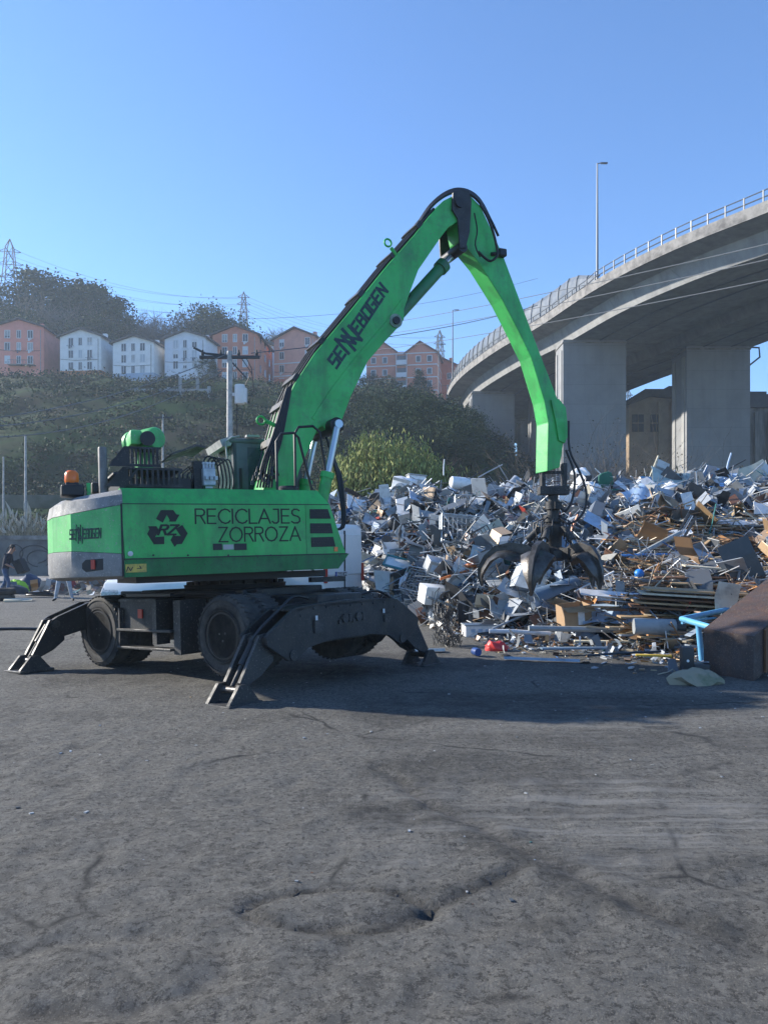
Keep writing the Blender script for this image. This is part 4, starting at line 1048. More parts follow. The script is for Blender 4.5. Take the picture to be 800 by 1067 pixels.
o = gable_house(*hp_(20,382,144),9.2,12,7.4,1.4,WP,R(2),'salmon pink gabled house at the left end of the hillside row',(.6,3.1,5.4),name='house',grp=G1)
c = MB(); c.box((-1.6,-1.2,.1),(3.2,-.02,.25)); 
for k in range(9): c.cbox((-1.5+.55*k,-1.15,.55),(.05,.05,.7))
c.box((-1.6,-1.2,.95),(3.2,-1.1,1.02)); c.build('balcony', CONCW, o)
o = gable_house(*hp_(84,389,142),7.9,13,6.8,1.3,WW,R(-6),'white gabled house with an orange base strip, between the pink house and its white neighbour',(.7,2.9,5.2),base=(.5,wallmat('orange_render',(.42,.17,.07),(.36,.15,.07))),grp=G1)
c = MB(); c.box((-4.9,2,-1),(-3.97,4,4.2)); c.build('side_stair', GREYL, o)
o = gable_house(*hp_(139,394,141),7.9,13,6.5,1.2,WW,R(-8),'white gabled house with a blue painted base, middle of the three white ones',(.9,2.9,5.0),base=(.9,wallmat('blue_render',(.35,.44,.56),(.42,.46,.5))),grp=G1)
c = MB(); c.box((-4.9,2,-1),(-3.97,4.5,3.4)); c.build('side_stair', GREYL, o)
o = gable_house(*hp_(193,390,141),7.9,13,6.6,1.3,wallmat('bluish_render',(.68,.70,.74),(.55,.57,.6)),R(-9),'pale bluish gabled house beside the tall terracotta block, a dark bush at its corner',(1.1,3.0,4.9),grp=G1)
c = MB(); c.box((-4.9,2,-1),(-3.97,4.5,4.4)); c.build('side_stair', GREYL, o)
gable_house(*hp_(245,402,146),8.6,13,9.7,1.6,BR,R(-4),'tall terracotta apartment block right behind the utility pole with the transformer',(1.2,3.6,6.0,8.4),side_rows=(3,6,8.6),cat='apartment block',name='apartment_block')
gable_house(*hp_(307,407,152),8.8,13,10.4,1.9,PK2,R(-16),'faded pink apartment block with white floor lines beside the green boom',(1.2,3.8,6.4,8.9),trim=(2.9,5.4),side_rows=(1.2,3.8,6.4,8.9),ncol=2,base=(2.5,BR2),cat='apartment block',name='apartment_block',grp=None)
gable_house(*hp_(273,392,165),5,10,6.5,.6,WW,R(0),'narrow white house squeezed behind the gap between the two pink blocks',(1.5,4),ncol=2)
# large brick block with twin gables
X_, Y_, Z_ = hp_(417,411,178); o = empty('apartment_block', (X_,Y_,Z_), (0,0,R(-10))); tag(o, 'large brick apartment block with twin gables and a balcony column between them', 'apartment block')
b = MB(); b.prism([(-8,-4),(8.5,-4),(8.5,9.5),(4.6,12.0),(1.2,9.7),(-1.0,9.9),(-4.5,12.6),(-8,10)], 0, 14, 'xz'); b.build('wall', BR, o)
b = MB(); b.prism([(-8.6,9.7),(-4.5,12.75),(-.6,9.9),(-.6,9.6),(-4.5,12.4),(-8.6,9.4)], -.6, 14.4, 'xz'); b.prism([(.9,9.5),(4.6,12.2),(9.1,9.3),(9.1,9.0),(4.6,11.9),(.9,9.2)], -.6, 14.4, 'xz'); b.build('roof', mat('tile_roof',(.20,.08,.05),(.14,.06,.045),scale=2,rough=.9), o)
for z in (.6,3.7,6.6,9.3): b = MB(); b.box((-8.08,-.1,z),(8.58,14.1,z+.22)); b.build('string_course', FR, o)
b = MB(); b.box((-8.05,-.08,1.0),(-1.2,.02,3.5)); b.build('cream_panel', CRM, o)
b = MB(); b.box((-6,-.3,-2.2),(-1.2,.1,.55)); b.build('white_base', WW, o)
for z in (1.5,4.4,7.3):
    for wx in (-6.3,-3.6,4.2,6.8):
        f = MB(); f.box((wx-.6,-.13,z),(wx+.6,.02,z+1.5)); fo = f.build('window', FR, o); g_ = MB(); g_.box((wx-.45,-.15,z+.12),(wx+.45,-.135,z+1.38)); g_.build('pane', WG, fo)
    f = MB(); f.box((-.9,-.9,z-.6),(1.6,-.02,z-.4)); f.box((-.9,-.9,z-.4),(1.6,-.85,z+.5)); f.box((-.9,-.9,z-.4),(-.82,-.1,z+2)); f.box((1.52,-.9,z-.4),(1.6,-.1,z+2)); fo = f.build('balcony', FR, o); g_ = MB(); g_.box((-.7,-.06,z-.3),(1.4,-.03,z+1.7)); g_.build('balcony_door', WG, fo)
for z in (1.5,4.4,7.3):
    for wy in (3,7,11):
        f = MB(); f.box((-8.15,wy-.5,z),(-7.9,wy+.5,z+1.4)); f.build('side_window', WG, o)
o = gable_house(*hp_(458,412,186),10,10,6.6,2.6,BR2,R(-14),'small red brick house against the right end of the twin gabled block',(1.0,3.9),ncol=3,roofm=MATS['tile_roof'])
# long low roof behind the white houses
o = empty('long_shed', W(168,378,172)); tag(o, 'long low dark building behind the bluish house, below the bare trees', 'building')
b = MB(); b.box((-9,0,-4),(9,9,3.5)); b.build('wall', wallmat('dun_render',(.2,.19,.18),(.16,.15,.14)), o)
b = MB(); b.prism([(0,3.45),(9.6,3.45),(5,6.4),(4,6.4)], -9.5, 9.5, 'yz'); b.build('roof', ROOFM, o)
# industrial hall under the viaduct
HALL = mat('hall_brick', (.30,.225,.15), (.17,.13,.09), scale=.5, rough=.95, lo=.4, hi=.7, bump=.3, bscale=4)
HALLC = mat('stained_hall_concrete', (.22,.205,.18), (.10,.095,.085), scale=.7, rough=.95, lo=.42, hi=.62, stretch=(2.5,2.5,.35))
o = empty('factory_hall', (38,112,0)); tag(o, 'old brown factory hall with flat gabled roof seen between and beyond the viaduct pillars', 'factory')
x0, x1 = (655-400)/800*112-38, (716-400)/800*112-38
zt = CAMZ+(570-420)/800*112; zr = CAMZ+(570-407)/800*112
b = MB(); b.prism([(x0,-1),(x1,-1),(x1,zr-.6),(x0+2.4,zr),(x0,zt)], 0, 30, 'xz'); b.build('gable_wall', HALL, o)
b = MB(); b.prism([(x0-.5,zt-.1),(x0+2.2,zr+.15),(x1+.3,zr+.15),(x1+.3,zr-1.3),(x1-1.5,zr-1.3),(x0+3,zr-.9),(x0-.5,zt-.5)], -.5, 30, 'xz'); b.box((x1-2.0,2,zr+.2),(x1+.3,6,zr+1.1)); b.build('roof', mat('hall_roof',(.045,.042,.042),(.07,.065,.06),scale=1,rough=.9), o)
for wx in (663.5, 682.5):
    a, c_ = W(wx-5.5,450,112), W(wx+6.5,432,112)
    f = MB(); f.box((a.x-38,-.15,a.z),(c_.x-38,.02,c_.z)); fo = f.build('window', WG, o)
    g_ = MB()
    for k in range(1,2): xx = a.x-38+(c_.x-a.x)*k/2; g_.box((xx-.04,-.2,a.z),(xx+.04,-.155,c_.z))
    g_.box((a.x-38,-.2,(a.z+c_.z)/2-.06),(c_.x-38,-.155,(a.z+c_.z)/2+.06)); g_.build('window_bar', HALL, fo)
for k in range(3): 
    xx = x0+4.2+k*1.9; b = MB(); b.box((xx,-.35,-1),(xx+.5,-.02,zr-1.6)); b.build('buttress', HALL, o)
b = MB(); b.box((x1+.02,1,-1),(x1+40,30,CAMZ+(570-424)/800*112)); b.build('side_wall', HALLC, o)
b = MB(); b.box((x1+.02,.4,CAMZ+(570-424)/800*112+.01),(x1+40,30,CAMZ+(570-410)/800*112)); b.box((x1+9.0,2,CAMZ+(570-410)/800*112),(x1+12.5,5,CAMZ+(570-405)/800*112)); b.build('side_roof', MATS['hall_roof'], o)
for k in range(14): b = MB(); xx = x1+.6+k*1.9; b.box((xx,.6,-1),(xx+.45,1-.002,CAMZ+(570-428)/800*112)); b.build('wall_pier', HALLC, o)

# concrete frame on the slope
o = empty('concrete_frame', onhill(180,411)); tag(o, 'bare concrete post and beam frame standing on the grassy slope below the white houses', 'frame')
b = MB(); M_ = o.location.y/800; o.location.z += .6
b.cbox((-1.0*0,0,0),(78*M_,.4,.35)); b.build('beam', CONC, o)
for dx, h0, h1 in ((-38,-2,2),(-20,-5,2),(-4,-7,3),(8,-18,13),(26,-16,12),(38,-9,4)):
    b = MB(); b.box((dx*M_-.2,-.21,h0*M_),(dx*M_+.2,.21,h1*M_)); b.build('post', CONC, o)
# yard wall at the foot of the hill
wl = empty('yard_wall', (-20,47,0)); tag(wl, 'low grey concrete yard wall with faded graffiti loops behind the two men', 'wall')
b = MB(); b.box((-30,-.15,-.2),(26,.15,2.15)); b.build('wall_face', mat('yard_concrete',(.17,.17,.165),(.09,.09,.088),scale=.8,rough=.95,lo=.4,hi=.65), wl)
b = MB(); b.box((-30,-.25,2.151),(26,.25,2.4)); b.build('coping', CONCW, wl)
b = MB(); gm = mat('graffiti_paint',(.05,.05,.055),rough=.8)
def loopy(cx, cz, rx, rz, ph=0): return [(cx+rx*math.cos(t), -.17, cz+rz*math.sin(t)) for t in np.linspace(ph, ph+5.6, 22)]
for cx, cz, rx, rz in ((-1.6+.3,1.25,.9,.55),(-1.0,1.0,.75,.5),(-2.5,1.35,.5,.5),(-.2,1.2,.3,.4)): b.tube(loopy(cx,cz,rx,rz,cx), .028, 4)
b.build('graffiti', gm, wl)
b = MB(); b.box((-60,47,4.4),(-10,47.5,5.3)); oo = b.build('retaining_wall', mat('mossy_concrete',(.11,.12,.10),(.06,.075,.05),scale=.6,rough=.95)); oo.location=(0,6,0); tag(oo,'mossy upper retaining wall running above the reeds on the left','wall')
b = MB(); b.box((-40,36,-.02),(-8,41,.12)); oo = b.build('loading_kerb', CONCW); tag(oo,'low raised concrete kerb strip in front of the graffiti wall','kerb')

# ------------------------------------------------------------------ pylons, poles and wires
LAT = mat('galvanised_lattice', (.045,.05,.058), rough=.8)
def pylon(px, pyt, Y, h, wb, arms, lab):
    p = W(px, pyt, Y); o = empty('pylon', (p.x,Y,p.z-h), (0,0,R(12))); tag(o, lab, 'pylon', 'high voltage pylons behind the hill')
    b = MB(); r_ = Y*.00065
    def hw(t): return wb/2*(1-t)**1.1+wb*.12
    N = 9
    for sx in (-1,1):
        for sy in (-1,1):
            b.tube([(sx*hw(t),sy*hw(t),h*t) for t in np.linspace(0,.93,N)]+[(0,0,h)], r_, 4)
    for i in range(N-1):
        t0, t1 = i*.93/(N-1), (i+1)*.93/(N-1)
        for sy in (-1,1):
            b.tube([(-hw(t0),sy*hw(t0),h*t0),(hw(t1),sy*hw(t1),h*t1)], r_*.6, 3); b.tube([(hw(t0),sy*hw(t0),h*t0),(-hw(t1),sy*hw(t1),h*t1)], r_*.6, 3)
            b.tube([(-hw(t0),sy*hw(t0),h*t0),(hw(t0),sy*hw(t0),h*t0)], r_*.5, 3)
    b.build('mast', LAT, o)
    tips = []
    for t, L in arms:
        c = MB(); c.tube([(-L,0,h*t),(-hw(t),0,h*t+.9)], r_*.7, 3); c.tube([(-L,0,h*t),(L,0,h*t)], r_*.8, 3); c.tube([(L,0,h*t),(hw(t),0,h*t+.9)], r_*.7, 3)
        c.build('cross_arm', LAT, o); tips += [(p.x-L*.97, Y-.2*L, p.z-h+h*t), (p.x+L*.97, Y+.2*L, p.z-h+h*t)]
    return tips
t1 = pylon(10.5, 249, 205, 34, 6, ((.90,2.8),(.80,3.2),(.70,2.8),(.58,2.4)), 'broad lattice pylon with four cross arms above the trees at the far left')
t2 = pylon(254, 304, 250, 26, 4, ((.93,1.9),(.84,2.2),(.75,1.9)), 'slim lattice pylon standing above the terracotta block')
t3 = pylon(458, 344, 300, 34, 5, ((.92,2.2),(.84,2.4),(.76,2.2)), 'slim lattice pylon between the brick block and the viaduct curve')
t4 = pylon(654, 404, 330, 40, 5, ((.92,2.2),(.84,2.4)), 'faint lattice pylon glimpsed under the viaduct beside the factory roof')
WIRE = mat('cable', (.10,.11,.12), rough=.6); WIREL = mat('pale_cable', (.16,.17,.18), rough=.5)
def wire(a, c_, sag, lab, r_, grp, m=None, n=20):
    a, c_ = Vector(a), Vector(c_); pts = [a.lerp(c_, i/n)-Vector((0,0,sag*4*(i/n)*(1-i/n))) for i in range(n+1)]
    b = MB(Matrix.Translation(-a)); b.tube(pts, r_, 4); o = b.build('overhead_cable', m or WIRE); o.location = a; tag(o, lab, 'cable', grp)
GW = 'high voltage cables between the pylons'
for i in range(0, 6):
    wire(t1[i], t2[i], 4.0, 'thin high voltage cable strung from the far left pylon to the slim middle one', .035, GW)
    wire(t2[i], t3[i], 4.5, 'thin high voltage cable strung from the middle pylon towards the viaduct', .035, GW+' on the right')
for k, (pa_, pb_) in enumerate((((-40,268),(0,277)),((-40,283),(0,288)))):
    pass
wire(W(-60,262,190), t1[1], 2, 'high voltage cable entering from the left frame edge to the far left pylon, upper', .035, None)
wire(W(-60,300,190), t1[3], 2, 'high voltage cable entering from the left frame edge to the far left pylon, lower', .035, None)
def pole(px, pyt, pyb, Y, r_, lab, arm=0, m=None, zb=None):
    p = W(px, pyt, Y); zb = W(px, pyb, Y).z if zb is None else zb; o = empty('utility_pole', (p.x,Y,zb)); tag(o, lab, 'utility pole'); h = p.z-zb
    b = MB(); b.tube([(0,0,-.5),(0,0,h)], [r_*1.3,r_*.85], 10); b.build('pole', m or GREYL, o, smooth=40)
    if arm:
        c = MB(); c.cbox((0,0,h-.25),(arm,.12,.12)); c.build('cross_arm', LAT, o)
        for sx in (-.45,-.15,.15,.45): c = MB(); c.lathe([(.05,h-.19),(.07,h-.1),(.04,h-.02),(.03,h+.06)],(sx*arm,0,0),'z',8); c.build('insulator', DARK, o)
    return o, h
o, h = pole(239.5, 366, 540, 32, .13, 'grey utility pole with crossarm and white transformer behind the cab', 2.5, zb=0)
b = MB(); b.lathe([(.2,h-2.2),(.22,h-2.15),(.22,h-1.45),(.2,h-1.4)],(.42,0,0),'z',16); b.cbox((.2,0,h-1.8),(.3,.1,.12)); b.cbox((.62,0,h-1.85),(.18,.3,.6)); b.build('transformer', FR, o, smooth=40)
b = MB(); b.tube([(.3,0,h-2.2),(.3,0,h-6)], .03, 5); b.tube([(.6,0,h-1.5),(.9,0,h-.9),(.5,0,h-.3)], .02, 5); b.tube([(.75,0,h-2.2),(1.0,0,h-1.6),(.9,0,h-.7),(.7,0,h-.3)], .02, 5); b.build('conduit', DARK, o)
b = MB(); b.cbox((-.9,-.1,h-.27),(.5,.1,.06), T=None); b.tube([(-1.5,0,h+.15),(-1.0,0,h-.1),(.1,0,h-.2)], .05, 5); b.tube([(.6,.5,h-1),(-.1,0,h-.25)],.03,4); b.build('switch_arm', LAT, o)
pole(170, 432, 480, 62, .08, 'thin concrete pole with short crossarm on the slope behind the engine deck', 1.6, zb=3)
pole(27, 453, 530, 52, .08, 'thin pale pole on the slope above the carrying man', 0, zb=1)
pole(4, 476, 530, 52, .06, 'short pale pole at the left frame edge on the slope', 0, zb=1)
zc = 9.8-.1
P0 = W(205, 372, 32)
GL_ = 'cables from the crossarm pole towards the left'
wire(W(236,369,32), W(-60,441,26), .5, 'dark cable from the crossarm pole running left across the hillside, topmost', .018, GL_, WIREL)
wire(W(228,384,33), W(-60,447,26), .6, 'middle pale cable running left across the green slope', .018, GL_, WIREL)
wire(W(232,386,33.5), W(-60,455,26), .9, 'lowest pale cable running left across the green slope', .018, GL_, WIREL)
GV = 'pale cables crossing in front of the viaduct'
for k, (a, c_, lab) in enumerate((((380,340),(860,240),'uppermost pale cable crossing in front of the viaduct fascia'),((380,351),(860,257),'second pale cable crossing in front of the viaduct beam'),((380,366),(860,279),'third pale cable crossing the dark underside of the viaduct'))):
    wire(W(*a,62), W(*c_,24), .25, lab, .016, GV, WIREL)
wire(W(262,368,32), W(560,318,60), .4, 'cable from the crossarm pole passing behind the green boom towards the viaduct', .02, None, WIRE)
wire(W(130,330,120), W(560,290,150), 3, 'faint cable high behind the boom and pylons', .03, None, WIRE)

# ------------------------------------------------------------------ vegetation
def leafmat(n, a, b_): 
    m = mat(n, a, b_, scale=.6, rough=.8, lo=.4, hi=.6, spec=.2); return m
LD = leafmat('dark_leaves', (.015,.034,.016), (.022,.042,.018)); LM = leafmat('mid_leaves', (.032,.060,.018), (.026,.048,.02)); LB = leafmat('brown_leaves', (.055,.045,.028), (.04,.036,.022)); LY = leafmat('willow_leaves', (.36,.38,.13), (.24,.27,.09))
LY2 = leafmat('willow_leaves_dull', (.26,.28,.10), (.18,.20,.07)); BARK = mat('bark', (.08,.065,.05), (.12,.10,.08), scale=4, rough=.95); BARKG = mat('grey_bark', (.14,.125,.11), (.10,.09,.08), scale=4, rough=.95)
def blade(b, p, s, rr):
    a = Vector((rr.gauss(0,.55),rr.gauss(0,.55),1)).normalized(); t = rr.random()*6.283; c = Vector((math.cos(t),math.sin(t),0)); k = len(b.v)
    b.v += [p-a*s*.6, p+c*s*.16, p+a*s*.6, p-c*s*.16]; b.f.append([k,k+1,k+2,k+3]); b.mi.append(b.m); b.col.append((1,1,1)); b.sm.append(False)
def leaf(b, p, s, rr, up=0.0):
    a = Vector((rr.gauss(0,1),rr.gauss(0,1),rr.gauss(0,1))).normalized(); c = a.cross(Vector((rr.gauss(0,1),rr.gauss(0,1),rr.gauss(0,1)+up))).normalized()
    b.v += [p-a*s*.5, p+c*s*.3, p+a*s*.5, p-c*s*.3]; k = len(b.v)-4; b.f.append([k,k+1,k+2,k+3]); b.mi.append(b.m); b.col.append((1,1,1)); b.sm.append(False)
def branch(b, p, d, L, r_, depth, rr, tips, bend=.35, n=5, spread=.7, kids_=3):
    pts = [p]; q = p.copy(); dd = d.copy()
    for i in range(4):
        dd = (dd+Vector((rr.gauss(0,bend*.3),rr.gauss(0,bend*.3),rr.gauss(0,bend*.15)+.04))).normalized(); q = q+dd*L/4; pts.append(q.copy())
    b.tube(pts, [r_*(1-.15*i) for i in range(5)], n if depth > 1 else 3, cap=False)
    tips.append((q.copy(), depth))
    if depth <= 0: return
    for k in range(kids_):
        t = .45+.55*(k+rr.random()*.6)/kids_; i = min(3, int(t*4)); s = pts[i].lerp(pts[i+1], t*4-i if t < 1 else 1)
        nd = (dd+Vector((rr.gauss(0,1),rr.gauss(0,1),rr.gauss(0,.6)+.25)).normalized()*spread*1.3).normalized()
        branch(b, s, nd, L*(.55+.2*rr.random()), r_*.5, depth-1, rr, tips, bend, n, spread, kids_)
def make_tree(h, wd, seed, mats_, nclump=60, nleaf=42, ls=.27, form='round', bare=False, trunk=.28):
    """unit tree at the origin: returns (trunk mesh, crown mesh)"""
    rr = random.Random(seed); b = MB(); tips = []
    branch(b, Vector((0,0,-.6)), Vector((0,0,1)), h*(.46 if bare else .42 if form != 'tall' else .55), h*.02+.06, 3 if bare else 2, rr, tips, .25, 6, .75 if form != 'tall' else .35, 4)
    tm = b.mesh('trunk', BARKG if bare else BARK, fixn=False)
    c = MB()
    if bare:
        t2 = []
        for p, dep in tips:
            if dep <= 1:
                for k in range(5):
                    branch(c, p, (Vector((rr.gauss(0,1),rr.gauss(0,1),rr.gauss(0,.7)+.5))).normalized(), h*.10, .025, 1, rr, t2, .5, 3, .8, 4)
        return tm, c.mesh('crown', BARKG, fixn=False)
    for k in range(nclump):
        if form == 'tall':
            t = rr.random(); z = h*(.28+.70*t); rad = wd*.5*(1-.75*abs(t-.35)/.65)*(.55+.6*rr.random())
        elif form == 'cone':
            t = rr.random()**1.4; z = h*(.12+.86*t); rad = wd*.5*(1-t)*(.75+.3*rr.random())
        else:
            u = rr.random()*2-1; z = h*(.62+.36*u); rad = wd*.5*math.sqrt(max(0,1-u*u))*(.55+.55*rr.random())
        a = rr.random()*6.283; ctr = Vector((rad*math.cos(a), rad*math.sin(a), z)); cr = wd*(.07+.09*rr.random())
        m_ = 0 if rr.random() < .6 else (1 if len(mats_) > 1 else 0)
        for j in range(nleaf):
            v = Vector((rr.gauss(0,.55),rr.gauss(0,.55),rr.gauss(0,.42)))*cr
            c.m = m_ if rr.random() < .8 else rr.randrange(len(mats_)); leaf(c, ctr+v, ls*(.6+.8*rr.random()), rr)
    return tm, c.mesh('crown', mats_, fixn=False)
PROTO = {}
def proto(key, *a, **k):
    if key not in PROTO: PROTO[key] = make_tree(*a, **k)
    return PROTO[key]
def plant(key, loc, s, rz, lab, cat='tree', grp=None, name='tree', sz=None):
    tm, cm = PROTO[key]; o = empty(name, loc, (0,0,rz)); o.scale = (s, s, sz or s); tag(o, lab, cat, grp)
    for nm, me in (('trunk', tm), ('crown', cm)):
        c = bpy.data.objects.new(nm, me); col.objects.link(c); c.parent = o
    return o
proto('gum', 10, 5.5, 11, [LD, LM], 70, 70, .22, 'tall'); proto('gum2', 10, 6.5, 12, [LD, LM], 66, 70, .22, 'tall'); proto('round', 10, 9, 13, [LD, LM], 90  , 70, .25); proto('round2', 10, 8, 14, [LM, LD], 80  , 70, .25)
proto('bare', 10, 8, 15, [LB], bare=True); proto('bare2', 10, 8, 16, [LB], bare=True); proto('cone', 10, 6, 17, [LD], 90  , 70, .25, 'cone')
rt = random.Random(5)
ridge = [  # px, top py, depth, proto, width factor
 (-8,300,172,'gum',1),(6,312,166,'bare',1),(22,300,170,'bare2',1),(38,284,172,'gum2',1.3),(50,281,174,'gum',1.4),(60,290,168,'bare',1),(70,300,170,'gum',1.2),(80,306,166,'bare2',1),(88,292,172,'gum2',1.3),(98,294,170,'gum',1.2),(108,300,171,'gum',1.1),(116,308,168,'gum2',1.2),(124,320,166,'bare',1),(30,326,160,'round2',1),(100,330,160,'round2',1),
 (134,318,170,'bare',1),(146,316,172,'bare2',1),(158,330,171,'bare',1),(168,312,176,'bare2',1),(180,318,178,'bare',1),(190,322,178,'bare2',1),(200,320,176,'bare',1),(210,318,176,'round2',.7),(220,324,175,'gum2',1),(232,328,174,'round',.7),(241,338,172,'round2',.6),(296,330,182,'bare2',1),(304,334,184,'bare',1),(286,336,184,'bare',1)]
kind = {'gum':'tall feathery dark tree','gum2':'tall ragged dark tree','round':'broad dark tree','round2':'broad mid green tree','bare':'bare twiggy tree','bare2':'bare spreading tree'}
spots_ = {0:'at the left frame edge on the ridge',1:'just left of the broad pylon foot',2:'just right of the broad pylon on the ridge'}
for i, (px, py, Y, k, sw) in enumerate(ridge):
    x = (px-400)/800*Y; zb = HZ(x, Y); zt = CAMZ+(570-py)/800*Y; s = max(.45, (zt-zb)/10)
    near = 'above the pink house' if px < 48 else 'above the first white house' if px < 108 else 'above the middle white house' if px < 160 else 'above the bluish house' if px < 225 else 'beside the terracotta block'
    if px > 260: near = 'above the faded pink block'
    plant(k, (x,Y,zb-.3), s*sw if sw > 1 else s, rt.random()*6, '%s on the ridge %s' % (kind[k], near), grp='%ss on the ridge %s' % (kind[k], near), sz=s)
# dark wooded bank and single trees lower down
woods = [(222,380,128,'cone',1.1,'dark cone shaped tree between the bluish house and the terracotta block'),(214,392,122,'round',1,'low dark tree at the corner of the bluish house'),(385,388,150,'round',1,'dark round tree below the left gable of the brick block'),(437,384,150,'cone',1.5,'dark pointed tree in front of the right gable of the brick block'),(405,404,140,'round2',1,'low dark tree below the balcony column of the brick block')]
for px, py, Y, k, sw, lab in woods:
    x = (px-400)/800*Y; zb = HZ(x, Y); zt = CAMZ+(570-py)/800*Y; s = max(.4,(zt-zb)/10); plant(k,(x,Y,zb-.4),s*sw,px,lab,sz=s)
cnt = 0
for i in range(46):
    px = 335+165*rt.random(); Y = 72+62*rt.random(); x = (px-400)/800*Y; zb = HZ(x, Y); s = .55+.35*rt.random()
    top = 570-(zb+10*s-CAMZ)/Y*800
    if top < 400 or (px > 470 and Y > 118): continue
    plant('round' if rt.random() < .6 else 'round2', (x,Y,zb-.8), s, rt.random()*6, 'dark dense tree on the wooded bank under the brick block', grp='dark trees on the wooded bank')
# scrub all over the slope
def scrub(name, spots, mats_, seed, ls, nl, lab, flat=.6):
    rr = random.Random(seed); b = MB()
    for x, y, z, s, m_ in spots:
        for j in range(nl):
            v = Vector((rr.gauss(0,.5)*s, rr.gauss(0,.5)*s, abs(rr.gauss(0,.5))*s*flat)); b.m = m_ if rr.random() < .75 else rr.randrange(len(mats_)); leaf(b, Vector((x,y,z))+v, ls*(.6+.9*rr.random()), rr)
    o = b.build(name, mats_, fixn=False); tag(o, lab, 'scrub', kind='stuff'); return o
sp = []
for i in range(2600):
    Y = 50+90*rt.random()**1.1; px = -60+620*rt.random(); x = (px-400)/800*Y
    if x > 22: continue
    dens = float(fbm(np.array([x*.06]), np.array([Y*.09+3]), 3)[0]); 
    if px < 300 and dens < .45 and rt.random() < .6: continue
    s = (.8+1.5*rt.random())*(1 if Y > 70 else .8); m_ = (0 if dens > .55 else (2 if rt.random() < .3 else 1)) if px < 330 else 0
    sp.append((x, Y, HZ(x,Y)-.1, s, m_))
scrub('hillside_scrub', sp, [LD, LM, LB], 21, .36, 44, 'tangled scrub and brambles covering the hillside')
# light green willow-like bush behind the heap
def twig_bush(px, pyt, Y, wd, mats_, seed, lab, n=420, leafy=6, ls=.11, name='bush', h=None):
    x = (px-400)/800*Y; zt = CAMZ+(570-pyt)/800*Y; rr = random.Random(seed); o = empty(name, (x,Y,0)); tag(o, lab, 'bush'); st = MB(); lv = MB()
    for i in range(n):
        a = rr.random()*6.283; q = math.sqrt(rr.random()); bx, by = q*wd*.40*math.cos(a), q*wd*.40*math.sin(a); hh = zt*(.5+.5*math.sqrt(max(0,1-(q*.95)**2)))*(.86+.16*rr.random())
        top = Vector((bx*1.32+rr.gauss(0,.12), by*1.32+rr.gauss(0,.12), hh)); p0 = Vector((bx*.5, by*.5, 0)); mid = p0.lerp(top, .55)+Vector((bx*.25,by*.25,0))
        st.tube([p0, mid, top], [.02,.014,.004], 3, cap=False)
        for j in range(leafy*9):
            t = .25+.75*rr.random(); p = (p0.lerp(mid, t/.55) if t < .55 else mid.lerp(top, (t-.55)/.45)); p = p+Vector((rr.gauss(0,.13),rr.gauss(0,.13),rr.gauss(0,.13))); lv.m = rr.randrange(len(mats_)); blade(lv, p, ls*(1.0+1.6*rr.random()), rr)
    st.build('stem', BARK, o, fixn=False); lv.build('foliage', mats_, o, fixn=False); return o
twig_bush(403, 449, 30, 5.0, [LY, LY, LY2], 31, 'big round yellow green willow bush behind the left end of the scrap heap', 620, 8, .085)
twig_bush(366, 476, 29, 2.0, [LY2, LY], 33, 'lower yellow green bush tucked against the left of the big willow bush', 160, 6, .12)
twig_bush(470, 482, 30, 2.8, [LY2, LB], 32, 'lower duller olive bush right of the big willow bush, before the slim pillar', 190, 4, .10)
def bare_bush(px, pyt, Y, wd, seed, lab, n=26, leaves=0):
    x = (px-400)/800*Y; zt = CAMZ+(570-pyt)/800*Y; rr = random.Random(seed); o = empty('bare_bush', (x,Y,0)); tag(o, lab, 'bush'); st = MB(); tips = []
    for i in range(n):
        a = rr.random()*6.283; d = Vector((math.cos(a)*wd/zt*.8*rr.random(), math.sin(a)*.4*rr.random(), 1)).normalized()
        branch(st, Vector((rr.gauss(0,wd*.16), rr.gauss(0,.5), 0)), d, zt*(.42+.2*rr.random()), .028, 3, rr, tips, .5, 3, .6, 3)
    st.build('stem', mat('dry_twigs',(.16,.13,.10),(.11,.09,.07),scale=5,rough=.95), o, fixn=False)
    lv = MB()
    for p, dep in tips:
        if dep <= 1 and rr.random() < leaves: 
            for k in range(3): leaf(lv, p+Vector((rr.gauss(0,.1),rr.gauss(0,.1),rr.gauss(0,.1))), .10, rr)
    if leaves: lv.build('foliage', LB, o, fixn=False)
bare_bush(610, 448, 36, 5.5, 41, 'bare grey brown bush in front of the widest viaduct pillar', 30, .06)
bare_bush(545, 470, 36, 2.4, 42, 'small bare bush between the slim pillar and the stick', 10, .08)
bare_bush(670, 455, 38, 4.0, 43, 'bare thorny bush in front of the factory windows', 18, .08)
bare_bush(640, 462, 37, 3.0, 44, 'low bare bush right of the widest pillar base', 14, .05)
twig_bush(684, 486, 34, 2.0, [LD, LM], 45, 'small dark evergreen bush below the factory windows behind the heap', 90, 6, .12)
